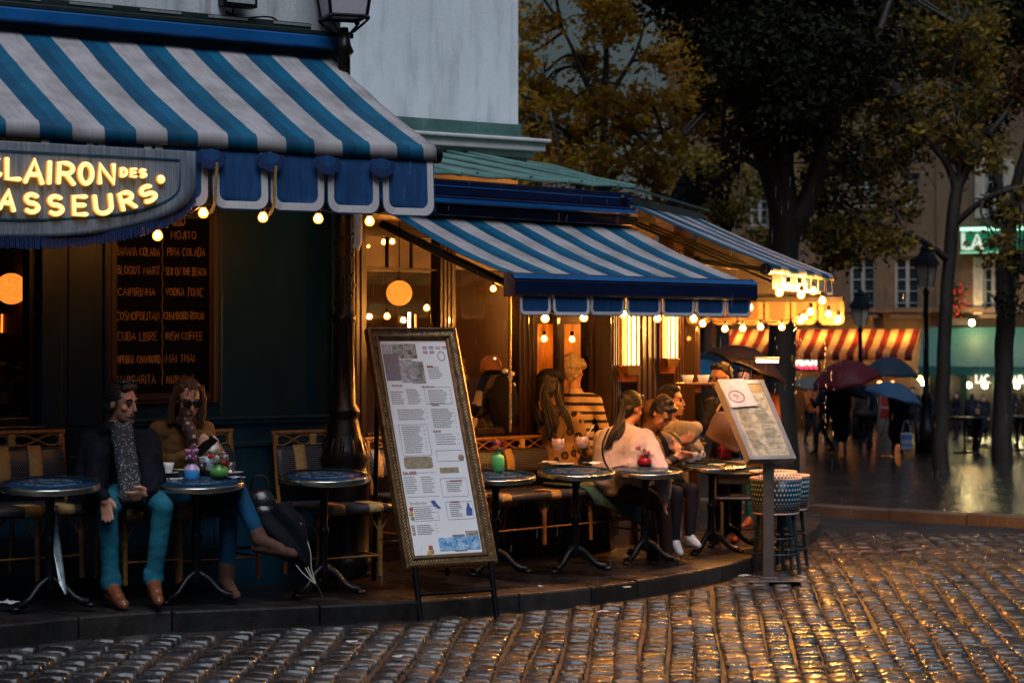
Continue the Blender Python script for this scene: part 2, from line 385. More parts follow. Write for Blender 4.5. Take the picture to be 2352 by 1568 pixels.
# ------------------------------------------------------------------ street, pavement, square
def wet(name, c, r0, r1, bscale, bstr, stretch=(1, 1, 1), bscale2=None, dist=.01):
    m, t, b = _new(name); tcn = N(t, 'TexCoord')
    n = N(t, 'TexNoise', Scale=.9, Detail=6, Roughness=.6); t.links.new(tcn.outputs['Object'], n.inputs['Vector'])
    r = ramp(t, [(.3, tuple(x * .6 for x in c)), (.7, tuple(x * 1.5 for x in c))]); t.links.new(n.outputs[0], r.inputs[0]); t.links.new(r.outputs[0], b.inputs['Base Color'])
    n2 = N(t, 'TexNoise', Scale=2.3, Detail=5); t.links.new(tcn.outputs['Object'], n2.inputs['Vector'])
    q = N(t, 'MapRange'); q.inputs[1].default_value = .35; q.inputs[2].default_value = .65; q.inputs[3].default_value = r0; q.inputs[4].default_value = r1
    t.links.new(n2.outputs[0], q.inputs[0]); t.links.new(q.outputs[0], b.inputs['Roughness'])
    mp = N(t, 'Mapping'); mp.inputs['Scale'].default_value = stretch; t.links.new(tcn.outputs['Object'], mp.inputs[0])
    n3 = N(t, 'TexNoise', Scale=bscale, Detail=4, Roughness=.55); t.links.new(mp.outputs[0], n3.inputs['Vector'])
    bp = N(t, 'Bump', Strength=bstr, Distance=dist); t.links.new(n3.outputs[0], bp.inputs['Height']); t.links.new(bp.outputs[0], b.inputs['Normal'])
    b.inputs['Specular IOR Level'].default_value = .6
    return m, t, b
m_street = wet('rain soaked asphalt', (.008, .007, .007), .45, .75, 60, 1.0, (1, .8, 1))[0]
m_plaza, t, b = wet('rain soaked paving', (.022, .018, .016), .05, .2, 4.5, .9, (1, .8, 1), None, .035)
tcn = N(t, 'TexCoord'); bk = N(t, 'TexBrick', Scale=1.0); bk.inputs['Mortar Size'].default_value = .014; bk.inputs['Brick Width'].default_value = .2; bk.inputs['Row Height'].default_value = .15; bk.inputs['Color1'].default_value = (.5, .5, .5, 1); bk.inputs['Color2'].default_value = (1, 1, 1, 1); bk.inputs['Mortar'].default_value = (0, 0, 0, 1); t.links.new(tcn.outputs['Object'], bk.inputs['Vector'])
bp2 = N(t, 'Bump', Strength=.35, Distance=.01); t.links.new(bk.outputs['Color'], bp2.inputs['Height']); old_ = [l for l in t.links if l.to_socket == b.inputs['Normal']][0].from_socket; t.links.new(old_, bp2.inputs['Normal']); t.links.new(bp2.outputs[0], b.inputs['Normal'])
m_walk = wet('rain soaked pavement', (.012, .011, .011), .12, .45, 60, .4)[0]
m_kerb, t, b = wet('granite kerb', (.03, .025, .022), .2, .5, 110, .5)
g = N(t, 'NewGeometry'); nn = N(t, 'TexNoise', Scale=6, Detail=7, Roughness=.7); tcn = N(t, 'TexCoord'); t.links.new(tcn.outputs['Object'], nn.inputs['Vector']); ad_ = N(t, 'Math', operation='MULTIPLY_ADD'); ad_.inputs[1].default_value = .45; t.links.new(g.outputs['Random Per Island'], ad_.inputs[0]); t.links.new(nn.outputs['Fac'], ad_.inputs[2]); rr = ramp(t, [(.4, (.006, .0055, .0055)), (.75, (.024, .02, .018)), (.95, (.05, .04, .034))]); t.links.new(ad_.outputs[0], rr.inputs[0]); t.links.new(rr.outputs[0], b.inputs['Base Color'])

def axis(lo, hi, fine0, fine1, d, D):
    a = []; x = fine0
    while x <= fine1: a.append(x); x += d
    s_ = D; x = fine0 - s_
    while x > lo: a.insert(0, x); s_ *= 1.5; x -= s_
    a.insert(0, lo); s_ = D; x = a[-1] + s_
    while x < hi: a.append(x); s_ *= 1.5; x += s_
    a.append(hi); return a
xs = axis(-70, 90, -6, 10, .5, 1.0); ys = axis(-6, 260, 6, 30, .5, 1.0)
mb = MB(); nx = len(xs)
mb.add([(x, y, gz(x, y) - .022) for y in ys for x in xs], [(j * nx + i, j * nx + i + 1, (j + 1) * nx + i + 1, (j + 1) * nx + i) for j in range(len(ys) - 1) for i in range(nx - 1)], smooth=True)
structure(mb.build('street', m_street, fix=False))

# the kerb line bends round the terrace
KP = [(-5.2, 9.4), (-3.9, 10.65), (-2.95, 11.6), (-2.35, 12.3), (-1.5, 13.0), (-.75, 13.62), (-.05, 14.3), (.5, 14.9), (.95, 15.5), (1.38, 16.15), (1.78, 16.85), (2.15, 17.7), (2.5, 18.8), (2.9, 20.3), (3.3, 22.0), (3.6, 24.0)]
def spline(P, k=6):
    out = []; P = [Vector((*p, 0)) if len(p) == 2 else Vector(p) for p in P]
    for i in range(len(P) - 1):
        p0, p1, p2, p3 = P[max(i - 1, 0)], P[i], P[i + 1], P[min(i + 2, len(P) - 1)]
        for j in range(k):
            t = j / k
            out.append(.5 * ((2 * p1) + (p2 - p0) * t + (2 * p0 - 5 * p1 + 4 * p2 - p3) * t * t + (3 * p1 - p0 - 3 * p2 + p3) * t ** 3))
    return out + [P[-1]]
KC = spline(KP)
def inward(i):
    a, b = KC[max(i - 1, 0)], KC[min(i + 1, len(KC) - 1)]; t = (b - a).normalized(); return Vector((-t.y, t.x, 0))
mb = MB()
offs = [.27, .8, 1.5, 2.4, 3.6, 5.0]; vs = []
for i, p in enumerate(KC):
    for d in offs:
        q = p + inward(i) * d; vs.append((q.x, q.y, gz(p.x, p.y) + KERB + .012 * d))
k = len(offs)
mb.add(vs, [(i * k + j, (i + 1) * k + j, (i + 1) * k + j + 1, i * k + j + 1) for i in range(len(KC) - 1) for j in range(k - 1)], smooth=True)
structure(mb.build('pavement', m_walk, fix=False))
mb = MB(); rng = random.Random(3)
i = 0
while i < len(KC) - 1:                                   # kerb stones about a metre long with fine joints
    L = rng.choice([4, 5, 5, 6]); e = min(i + L, len(KC) - 1); vs = []; dz = rng.uniform(-.004, .004)
    for q in range(i, e + 1):
        p = KC[q]; nrm = inward(q); z = gz(p.x, p.y) + KERB + .006 + dz; t = (KC[min(q + 1, len(KC) - 1)] - KC[max(q - 1, 0)]).normalized()
        p = p + t * (.009 if q == i else (-.009 if q == e else 0))
        for d, h in ((0, -.2), (0, z - .016), (.006, z - .004), (.018, z), (.275, z), (.28, -.2)):
            w_ = p + nrm * d; vs.append((w_.x, w_.y, h if h > -.15 or True else h) if h != -.2 else (w_.x, w_.y, z - .3))
    n = e - i + 1
    mb.add(vs, [(a * 6 + b, (a + 1) * 6 + b, (a + 1) * 6 + b + 1, a * 6 + b + 1) for a in range(n - 1) for b in range(5)] + [tuple(range(6)), tuple(range((n - 1) * 6, n * 6))[::-1]], smooth=False)
    i = e
structure(mb.build('kerb', m_kerb))

# cobbles in front of the kerb: each stone a rounded block, rows running away from the eye
def kerb_dist(x, y):
    best = 9
    for i in range(0, len(KC) - 1, 2):
        a = KC[i]; b = KC[min(i + 2, len(KC) - 1)]; ab = b - a; p = Vector((x, y, 0)) - a
        t = max(0, min(1, p.dot(ab) / ab.length_squared)); q = p - ab * t; d = q.length
        if d < abs(best): best = d if ab.cross(p).z < 0 else -d
    return best
m_cob, t, b = wet('wet cobblestone', (.06, .05, .043), .1, .38, 48, 1.0, dist=.016)
b.inputs['Coat Weight'].default_value = .45; b.inputs['Coat Roughness'].default_value = .09; b.inputs['Specular IOR Level'].default_value = .42
g = N(t, 'NewGeometry'); rr = ramp(t, [(0, (.008, .008, .009)), (.25, (.03, .024, .02)), (.45, (.012, .011, .012)), (.65, (.06, .046, .036)), (.85, (.02, .022, .028)), (1, (.1, .085, .07))]); t.links.new(g.outputs['Random Per Island'], rr.inputs[0])
nn = N(t, 'TexNoise', Scale=55, Detail=6); tcn = N(t, 'TexCoord'); t.links.new(tcn.outputs['Object'], nn.inputs['Vector'])
r2 = ramp(t, [(.3, (.45,) * 3), (.7, (1.3,) * 3)]); t.links.new(nn.outputs[0], r2.inputs[0])
mm = N(t, 'MixRGB', blend_type='MULTIPLY'); mm.inputs[0].default_value = 1; t.links.new(rr.outputs[0], mm.inputs[1]); t.links.new(r2.outputs[0], mm.inputs[2]); t.links.new(mm.outputs[0], b.inputs['Base Color'])
A0_, B0_ = Vector((2.2, 26.6, 0)), Vector((8.2, 20.9, 0)); KN_ = Vector((-(B0_ - A0_).y, (B0_ - A0_).x, 0)).normalized()
mb = MB(); rng = random.Random(11); pitch = .17
dirv = Vector((.075, 1, 0)).normalized(); sdv = Vector((1, -.075, 0)).normalized()
for ci in range(-38, 50):
    base = Vector((0, 10, 0)) + sdv * ci * pitch; s_ = rng.uniform(0, .1) - .6
    wob = rng.uniform(-.01, .01)
    while s_ < 12.5:
        L = rng.uniform(.095, .18); c = base + dirv * (s_ + L / 2); c.x += wob + .012 * math.sin(c.y * 2 + ci)
        s_ += L + rng.uniform(.01, .022)
        k_ = (c.x / c.y) * FPX + 1176; row = HOR + (CAM_Z - gz(c.x, c.y)) / c.y * FPX
        if not (-90 < k_ < 2450 and row < 1660): continue
        if c.y > 15.2 and ((c - A0_).dot(KN_) > -.06): continue
        if kerb_dist(c.x, c.y) < .1: continue
        edge = 15.15 + .25 * math.sin(c.x * 2.1) + rng.uniform(-.12, .12)
        far_ = c.y > edge; sink = min(.006, max(0, (c.y - edge + .3)) * .02)
        z0 = gz(c.x, c.y) + (.004 if far_ else .008) + rng.uniform(-.005, .005) - sink
        wd, ln = pitch * rng.uniform(.9, .95) / 2, L / 2; ya = rng.uniform(-.06, .06); tx, ty = rng.uniform(-.07, .07), rng.uniform(-.1, .09)
        ca, sa = math.cos(ya), math.sin(ya); vs = []; UL = [-1, -.93, -.5, .5, .93, 1] if far_ else [-1, -.95, -.78, -.3, .3, .78, .95, 1]; n = len(UL) - 1
        for j in range(n + 1):
            for i in range(n + 1):
                u, v = UL[i], UL[j]
                e = max(abs(u), abs(v)); rr_ = (abs(u) ** 4 + abs(v) ** 4) ** .25
                sh = 1 - .07 * max(0, min(abs(u), abs(v)) - .5) * 2
                h = .006 * (1 - rr_ ** 4) - (.05 if e > .99 else (.003 if e > .9 else 0)); x_ = rng.uniform(-.03, .03) if e > .9 else 0; u += x_; v -= x_
                x, y = u * wd * sh, v * ln * sh
                h += .005 * noise.noise((c.x * 9 + x * 30, c.y * 9 + y * 30, ci)) + .003 * noise.noise((c.x * 50 + x * 70, c.y * 50 + y * 70, ci)) + tx * x + ty * y
                vs.append((c.x + x * ca - y * sa, c.y + x * sa + y * ca, z0 + h))
        mb.add(vs, [(j * (n + 1) + i, j * (n + 1) + i + 1, (j + 1) * (n + 1) + i + 1, (j + 1) * (n + 1) + i) for j in range(n) for i in range(n)], smooth=True)
structure(mb.build('cobblestones', m_cob, fix=False))

# raised square beyond, with its own kerb
A_, B_ = Vector((2.2, 26.6, 0)), Vector((8.2, 20.9, 0))
mb = MB(); rows = []; dz = .1
for i in range(25):
    p = A_.lerp(B_, i / 24); q = Vector((p.x + 26 * i / 24, 66, 0)); rows.append([(p.lerp(q, (j / 12) ** 1.6)) for j in range(13)])
vs = [(p.x, p.y, gz(p.x, p.y) + dz) for r_ in rows for p in r_]
mb.add(vs, [(i * 13 + j, (i + 1) * 13 + j, (i + 1) * 13 + j + 1, i * 13 + j + 1) for i in range(24) for j in range(12)], smooth=True)
structure(mb.build('paved_square', m_plaza, fix=False))
mb = MB(); dvec = (B_ - A_).normalized(); nv = Vector((-dvec.y, dvec.x, 0)); L = (B_ - A_).length; q = 0
m_kerb2 = wet('worn stone kerb', (.085, .06, .042), .3, .6, 90, .5)[0]
while q < L:
    l = rng.uniform(.8, 1.25); a = A_ + dvec * (q + .008); b = A_ + dvec * min(L, q + l - .008); z = gz(*(a.lerp(b, .5)).xy) + dz + .012 + rng.uniform(-.006, .006)
    vs = []
    for p in (a, b):
        for d, h in ((-.02, -.22), (-.02, -.015), (0, 0), (.2, 0), (.2, -.22)): w_ = p + nv * d; vs.append((w_.x, w_.y, z + h))
    mb.add(vs, [(i, i + 1, i + 6, i + 5) for i in range(4)] + [(0, 1, 2, 3, 4), (9, 8, 7, 6, 5)]); q += l
structure(mb.build('square_kerb', m_kerb2))

# ------------------------------------------------------------------ the cafe: left shopfront block
def plaster(name, c, stain):
    m, t, b = _new(name); tcn = N(t, 'TexCoord')
    n = N(t, 'TexNoise', Scale=1.3, Detail=8, Roughness=.65); t.links.new(tcn.outputs['Object'], n.inputs['Vector'])
    mp = N(t, 'Mapping'); mp.inputs['Scale'].default_value = (3, 3, .5); t.links.new(tcn.outputs['Object'], mp.inputs[0])
    n2 = N(t, 'TexNoise', Scale=2.2, Detail=7, Roughness=.7); t.links.new(mp.outputs[0], n2.inputs['Vector'])
    r = ramp(t, [(.32, tuple(x * .86 for x in c)), (.6, c)]); t.links.new(n.outputs[0], r.inputs[0])
    r2 = ramp(t, [(.3, stain), (.52, (1, 1, 1))]); t.links.new(n2.outputs[0], r2.inputs[0])
    q = N(t, 'MixRGB', blend_type='MULTIPLY'); q.inputs[0].default_value = 1; t.links.new(r.outputs[0], q.inputs[1]); t.links.new(r2.outputs[0], q.inputs[2])
    t.links.new(q.outputs[0], b.inputs['Base Color']); b.inputs['Roughness'].default_value = .8; add_bump(t, b, 45, .25)
    return m
m_white = plaster('white render', (.84, .87, .9), (.74, .73, .72))
m_dirty = plaster('weathered white render', (.62, .63, .64), (.42, .38, .36))
m_zinc = mat('green zinc', (.1, .2, .17), .45, .2, var=.35, vs=4, bump=.1, bs=20)
m_trim = mat('white painted cornice', (.7, .62, .6), .5, var=.15, vs=5)
shop = fthing(F, 'cafe_building', 'dark blue cafe shopfront under a white rendered upper wall, on the left', 'building')
WIN = (-3.25, -2.27, 1.16, 2.62)
mb = MB(); openings_wall(mb, -5.2, 0, -.7, 3.86, 0, .3, [WIN])
mb.build('shopfront_wall', teal(), shop, fix=False)
mb = MB(); mb.span(-5.2, 0, .02, .3, 3.861, 6.5); mb.build('upper_wall', m_dirty, shop)
mb = MB(); mb.span(-.3, 0, .302, 3.2, -.6, 6.5); mb.build('side_wall', m_white, shop)
# navy door leaf and pilasters between window and menu board
mb = MB()
mb.span(-2.27, -2.13, -.05, -.002, -.4, 2.75); mb.span(-2.13, -1.83, -.022, -.002, -.4, 2.75); mb.span(-1.83, -1.8, -.045, -.002, -.4, 2.75)
for z0, z1 in ((.2, .95), (1.15, 2.6)): mb.span(-2.08, -1.88, -.034, -.0225, z0, z1)
mb.build('door', navy(), shop, bevel=.006)
mb = MB(); mb.span(-1.8, -.06, -.03, -.002, 1.135, 1.165); mb.span(-1.8, -.06, -.042, -.002, 1.165, 1.185)
for x0, x1 in ((-1.72, -.98), (-.9, -.12)):
    for a in ((x0, x1, .98, 1.01), (x0, x1, .28, .31), (x0, x0 + .03, .31, .98), (x1 - .03, x1, .31, .98)): mb.span(a[0], a[1], -.018, -.002, a[2], a[3])
mb.span(-.98, -.95, -.012, -.002, 1.2, 2.75); mb.span(-.1, -.06, -.03, -.002, 1.19, 2.75)
mb.build('dado_moulding', teal(), shop, bevel=.005)
mb = MB(); mb.span(-5.2, .02, -.14, 0, 3.865, 3.9); mb.span(-5.2, -.3, -.1, 0, 3.901, 3.95)
mb.build('gutter_ledge', mat('dark green ledge', (.01, .02, .02), .4), shop, bevel=.006)
for i in range(9): MB().span(-4.6 + i * .5, -4.6 + i * .5 + .3, -.105, -.1, 3.925, 3.942).build('flashing_strip', mat('grey flashing', (.4, .42, .42), .4, .5), shop)
win = bpy.data.objects.new('window', None); col.objects.link(win); win.parent = shop
x0, x1, z0, z1 = WIN; mb = MB()
for a in ((x0, x0 + .04, z0, z1), (x1 - .05, x1, z0, z1), (x0 + .04, x1 - .05, z0, z0 + .05), (x0 + .04, x1 - .05, z1 - .06, z1)): mb.span(a[0], a[1], .04, .13, a[2], a[3])
mb.build('window_frame', dark_wood(), win, bevel=.005)
mb = MB(); mb.span(x0 + .04, x1 - .05, .08, .086, z0 + .05, z1 - .06); mb.build('pane', glass('window glass', (.86, .82, .78)), win)
mb = MB(); mb.span(x0 - .02, x1 + .02, -.06, .03, z0 - .05, z0 - .001); mb.build('sill', navy(), win, bevel=.006)
# the room behind that window
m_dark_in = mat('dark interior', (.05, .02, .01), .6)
mb = MB(); mb.span(-3.9, -2.0, 2.2, 2.3, -.1, 3.0); mb.build('back_wall', brown_wood(), shop)
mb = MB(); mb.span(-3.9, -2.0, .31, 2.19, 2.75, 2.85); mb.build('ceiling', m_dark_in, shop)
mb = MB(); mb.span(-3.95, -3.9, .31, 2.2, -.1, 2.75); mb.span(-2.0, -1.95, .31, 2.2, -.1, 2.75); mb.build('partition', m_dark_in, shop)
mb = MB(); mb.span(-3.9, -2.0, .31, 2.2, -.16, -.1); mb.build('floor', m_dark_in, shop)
# set-back white wall with its zinc ledge and cornice, behind the terrace
house = fthing(F, 'rendered_house', 'tall white rendered wall with stained corner above the terrace roof', 'building')
xr = F.x(1190, 3.5); zl = F.inv(1190, 287, 3.5)[1]
mb = MB(); mb.span(-3.0, xr, 3.5, 9.0, zl, 8.5); mb.build('upper_wall', m_white, house)
mb = MB(); mb.span(-3.0, xr + .012, 3.46, 9.02, zl - .12, zl - .001); mb.span(-3.0, xr + .05, 3.36, 9.04, zl - .145, zl - .121)
i = 0
while -3 + i * .8 < xr: mb.span(-3 + i * .8, -3 + i * .8 + .03, 3.452, 3.4595, zl - .119, zl - .003); i += 1
mb.build('zinc_ledge', m_zinc, house, bevel=.006)
mb = MB(); zc = zl - .146
for k, (p, h0, h1) in enumerate(((.24, .0, .035), (.2, .036, .12), (.12, .121, .18), (.07, .181, .26), (.03, .261, .34), (.01, .341, 1.3))):
    mb.span(-3.0, xr + p - .01, 3.5 - p, 9.0 + p, zc - h1, zc - h0)
mb.build('cornice', m_trim, house, bevel=.012)
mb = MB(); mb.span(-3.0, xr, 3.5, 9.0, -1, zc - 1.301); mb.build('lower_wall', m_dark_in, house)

# ------------------------------------------------------------------ main striped awning
WHITE, TEAL, TEAL2 = (.53, .47, .475), (.001, .085, .18), (.002, .125, .24)
stripe = stripe_fabric('blue and white awning stripes', TEAL, TEAL2, .25, WHITE, .1)
def awn_mat(name, transl): # white half first, then two blues
    m = stripe_fabric(name, WHITE, TEAL, .5, TEAL2, transl); return m
m_awn = awn_mat('striped awning canvas', .08)
m_blue = mat('blue valance canvas', (.004, .05, .16), .6, var=.3, vs=6, bump=.12, bs=50, stretch=(5, 5, .6))
m_border = mat('white valance border', (.62, .56, .54), .6, var=.14, vs=30, stretch=(8, 8, .8), bump=.1, bs=40)
m_cass = mat('blue painted metal', (.006, .085, .26), .28, var=.25, vs=2, bump=.03, bs=30, coat=.3)
m_navy_metal = mat('navy painted metal', (.004, .009, .04), .3, var=.3, vs=3, coat=.3)
def awning_cloth(x0, x1, ytop, ztop, yfr, zfr, per, off, hang, name, mats, parent, sag=.02, roll=.05, u0=None):
    mb = MB(); pts = []; n = 18
    for i in range(n + 1):
        t = i / n; pts.append((ytop + (yfr + roll - ytop) * t, ztop + (zfr - ztop) * t - sag * math.sin(math.pi * t)))
    if hang:
        for i in range(1, 7):
            q = R(90 * i / 6) ; pts.append((yfr + roll - roll * math.sin(q), zfr - roll + roll * math.cos(q)))
        pts.append((yfr, zfr - roll - hang))
    acc = [0]
    for a, b in zip(pts, pts[1:]): acc.append(acc[-1] + math.hypot(b[0] - a[0], b[1] - a[1]))
    k = len(pts) - 1; nu = max(8, int((x1 - x0) / .05))
    def fn(u, v):
        i = round(v * k); y, z = pts[i]; x = x0 + (x1 - x0) * u
        z += .016 * noise.noise((x * 1.3, acc[i] * 1.1, 3.1)) + .006 * noise.noise((x * 6 + acc[i] * 3, acc[i] * 2.2, 7.7)) * (1 if 0 < i < k else 0) + .004 * math.sin((x - off) / per * 2 * math.pi) * math.sin(math.pi * min(1, v))
        return (x, y, z)
    mb.grid(fn, nu, k, uvfn=lambda u, v: ((x0 + (x1 - x0) * u - off) / per, acc[round(v * k)]))
    return mb.build(name, mats, parent, solid=.004, fix=False)
def scallops(mb, edges, y, ztop, zbot, rad, bw, mi_in=0, mi_out=1, mi_edge=None, wav=0.0):
    "flaps with rounded lower corners: blue field, white border 2 mm proud, dark binding round the outside"
    for a, b in zip(edges, edges[1:]):
        a, b = a + .013, b - .013; rnd = random.uniform(-1, 1); zb = zbot + rnd * .004
        def outline(d, r):
            P = [(a + d, ztop)]; P += [(a + d + r + r * math.cos(R(q)), zb + d + r + r * math.sin(R(q))) for q in range(180, 271, 15)]
            P += [(b - d - r + r * math.cos(R(q)), zb + d + r + r * math.sin(R(q))) for q in range(270, 361, 15)] + [(b - d, ztop)]
            return P
        o0, o1, o2 = outline(-.008, rad + .008), outline(0, rad), outline(bw, max(.01, rad - bw * .55)); n = len(o0)
        yy = lambda p: y + wav * (rnd + math.sin((p[0] - a) / (b - a) * math.pi * 2 + rnd)) * (ztop - p[1]) / (ztop - zbot)
        mb.add([(p[0], yy(p) - .001, p[1]) for p in o2], [(i, i + 1, n - 2 - i, n - 1 - i) for i in range(n // 2 - 1)] + ([(n // 2 - 1, n // 2, n // 2 + 1)] if n % 2 else []), mi_in)
        mb.add([(p[0], yy(p) - .004, p[1]) for p in o1] + [(p[0], yy(p) - .004, p[1]) for p in o2] + [(p[0], yy(p) - .001, p[1]) for p in o2], [(i, i + 1, n + i + 1, n + i) for i in range(n - 1)] + [(n + i, n + i + 1, 2 * n + i + 1, 2 * n + i) for i in range(n - 1)], mi_out)
        e = mi_in if mi_edge is None else mi_edge
        mb.add([(p[0], yy(p) - .002, p[1]) for p in o0] + [(p[0], yy(p) - .002, p[1]) for p in o1], [(i, i + 1, n + i + 1, n + i) for i in range(n - 1)], e)
YF = -1.469
awn = fthing(F, 'striped_awning', 'large blue and white striped awning carrying the lit cafe name', 'awning')
awning_cloth(-5.0, -.113, -.03, 3.735, YF, 3.0, .4025, -2.628, .06, 'canvas', m_awn, awn)
mb = MB(); mb.span(-5.0, -.1, -.16, -.001, 3.775, 3.862); mb.build('cassette', m_cass, awn, bevel=.012)
mb = MB(); mb.span(-5.0, -.113, -.05, -.002, 3.66, 3.774); mb.build('cassette_recess', navy(), awn)
mb = MB(); mb.tube([(-5, YF + .06, 2.935), (-.1, YF + .06, 2.935)], .042, 14); mb.tube([(-.1, YF + .06, 2.935), (-.06, YF + .06, 2.935)], .055, 14); mb.build('roller', black_iron(), awn)
ed = [F.x(p, YF + .015) for p in (90, 220, 352, 482, 617, 748, 873, 997)]
mb = MB(); scallops(mb, ed, YF + .015, 2.9, 2.535, .075, .046, wav=.012); mb.build('valance', [m_blue, m_border], awn, fix=False)
m_fringe = mat('blue fringe', (.004, .022, .1), .8, var=.6, vs=160, stretch=(1, 1, .05))
for px in (482, 617, 748, 873):
    cx = F.x(px, YF); mb = MB(); n = 16; vs = []; fs = []
    P = [(cx + .075 * math.cos(R(180 + 180 * i / n)), 2.87 + .062 * math.sin(R(180 + 180 * i / n))) for i in range(n + 1)]
    mb.add([(x, YF - .02, z) for i, (x, z) in enumerate(P)] + [(cx, YF - .016, 2.89)], [(i, i + 1, n + 1) for i in range(n)], 0, False)
    mb.build('swag', m_blue, awn, solid=.004)
    mb = MB(); rr = random.Random(int(px))
    for i in range(60):
        q = R(182 + 176 * i / 59); x, z = cx + .075 * math.cos(q), 2.87 + .062 * math.sin(q); L = .042 + rr.uniform(-.006, .008)
        mb.tube([(x, YF - .026, z + .008), (x + math.cos(q) * L * .5, YF - .028, z - L * .6 + math.sin(q) * L * .4)], .0042, 4)
    mb.build('fringe', m_fringe, awn, fix=False)
m_cord = mat('gold braided cord', (.3, .2, .05), .5, var=.5, vs=70)
for px, dx in ((492, .0), (627, .0)):
    x = F.x(px, YF - .02); mb = MB(); P = [Vector((x + .012 - .02 * t_ - .05 * max(0, t_ - .75) ** 1 * 2, YF - .035, 2.8 - .33 * t_ + .1 * max(0, t_ - .8))) for t_ in [i / 24 for i in range(25)]]
    for ph in (0, 2.1, 4.2): mb.tube([p + Vector((.006 * math.sin(i * 1.3 + ph), .006 * math.cos(i * 1.3 + ph), 0)) for i, p in enumerate(P)], .0055, 5)
    mb.build('tie_cord', m_cord, awn, fix=False)
for x in (-4.2, -.22):
    mb = MB(); mb.tube([(x, -.02, 3.3), (x, -.7, 3.12), (x, YF + .1, 2.93)], .02, 8); mb.tube([(x, -.02, 3.2), (x, -.7, 3.1)], .015, 8); mb.build('arm', black_iron(), awn)
# lit name panel hanging from the front roller
YP = YF - .035
def signmat():
    m, t, b = _new('grey sign canvas'); tcn = N(t, 'TexCoord'); mp = N(t, 'Mapping'); mp.inputs['Scale'].default_value = (90, 90, 2.5); t.links.new(tcn.outputs['Object'], mp.inputs[0])
    n = N(t, 'TexNoise', Scale=1.5, Detail=5); t.links.new(mp.outputs[0], n.inputs['Vector']); r = ramp(t, [(.3, (.1, .115, .14)), (.7, (.27, .28, .31))]); t.links.new(n.outputs[0], r.inputs[0]); t.links.new(r.outputs[0], b.inputs['Base Color']); b.inputs['Roughness'].default_value = .7; return m
def dshape(d):
    cx, hw, zt, zm, zb = -3.07, 1.213 - d, 2.865 - d * .55, 2.66, 2.31 + d
    P = [(cx - hw, zt)] + [(cx - hw * math.cos(R(q)), zm - (zm - zb) * abs(math.sin(R(q))) ** .92) for q in range(0, 181, 6)] + [(cx + hw, zt)]
    return P
panel = MB(); n_ = 0
o0 = dshape(0); cxp = (-3.07, 2.7); n_ = len(o0)
ring = lambda s_: [(cxp[0] + (x - cxp[0]) * s_, cxp[1] + (z - cxp[1]) * s_) for x, z in o0]
yw = lambda p, s_: YP - .012 * math.sin(p[0] * 9) * max(0, s_ - .75) * 4 * max(0, min(1, (2.7 - p[1]) * 4))
vs = []
for s_ in (1, .93, .86, .6, .3): vs += [(p[0], yw(p, s_), p[1]) for p in ring(s_)]
vs.append((cxp[0], YP, cxp[1]))
panel.add(vs, [(r_ * n_ + i, r_ * n_ + (i + 1) % n_, (r_ + 1) * n_ + (i + 1) % n_, (r_ + 1) * n_ + i) for r_ in range(4) for i in range(n_)] + [(4 * n_ + i, 4 * n_ + (i + 1) % n_, 5 * n_) for i in range(n_)], 0, True)
sign = panel.build('name_panel', signmat(), awn, solid=.006)
mb = MB(); o1 = dshape(.105); o1 = o1 + [o1[0]]; ribbon(mb, [o1], YP - .006, .007, .003); mb.build('outline', mat('petrol blue piping', (.008, .06, .1), .5), sign, fix=False)
mb = MB(); rr = random.Random(5); o2 = dshape(-.005)
for a, b in zip(o2[1:-1], o2[2:-1]):
    L = math.dist(a, b); k = max(2, int(L / .012))
    for i in range(k):
        x, z = a[0] + (b[0] - a[0]) * i / k, a[1] + (b[1] - a[1]) * i / k; l = rr.uniform(.05, .065); mb.tube([(x, YP + .004, z + .01), (x + rr.uniform(-.004, .004), YP + .002, z - l)], .0055, 4)
mb.build('fringe', m_fringe, sign, fix=False)
LET = [('C', -95, 5, 950, 1100, 8), ('L', 20, 125, 962, 1112, 0), ('A', 135, 265, 968, 1135, -2), ('I', 278, 312, 980, 1138, -2), ('R', 338, 458, 988, 1140, -2), ('O', 468, 568, 992, 1140, 0), ('N', 588, 700, 996, 1138, 1),
       ('D', 724, 772, 1024, 1090, 0), ('E', 785, 830, 1028, 1092, 0), ('S', 842, 890, 1032, 1094, 0),
       ('H', -140, -40, 1130, 1290, -4), ('A', -20, 95, 1155, 1300, -6), ('S', 134, 240, 1178, 1314, -3), ('S', 280, 386, 1190, 1326, 0), ('E', 430, 532, 1192, 1328, 2), ('U', 562, 684, 1184, 1322, 7), ('R', 712, 830, 1158, 1300, 16), ('S', 840, 955, 1122, 1256, 24)]
mb = MB(); mh = MB()
for ch, ax, bx, ay, by, rot in LET:
    f_ = .375; xa, _ = F.inv(ax * f_, (ay + by) / 2 * f_, YP); xb, _ = F.inv(bx * f_, (ay + by) / 2 * f_, YP); _, za = F.inv((ax + bx) / 2 * f_, ay * f_, YP); _, zb = F.inv((ax + bx) / 2 * f_, by * f_, YP)
    sw_ = .0135 if ch in 'CLAIRONHSEU' and by - ay > 100 else .0085; wd = max(.001, xb - xa - 2 * sw_); h = za - zb - 2 * sw_
    if rot > 10: wd *= .86; h *= .86
    st = letter(ch, (xa + xb) / 2, (za + zb) / 2, wd, h, R(rot))
    ribbon(mb, st, YP - .024, sw_, .014); ribbon(mh, st, YP - .006, sw_ * 1.25, .016)
x, z = F.inv(977 * .375, 1100 * .375, YP); M_ = Matrix.Translation((x, YP - .026, z)) @ Matrix.Diagonal((1, .5, 1, 1)); mb.ball((0, 0, 0), .026, M=M_); mh.ball((0, .03, 0), .03, M=M_)
mb.build('lettering', emit('lit letter face', (1, .7, .2), .52), sign, fix=False)
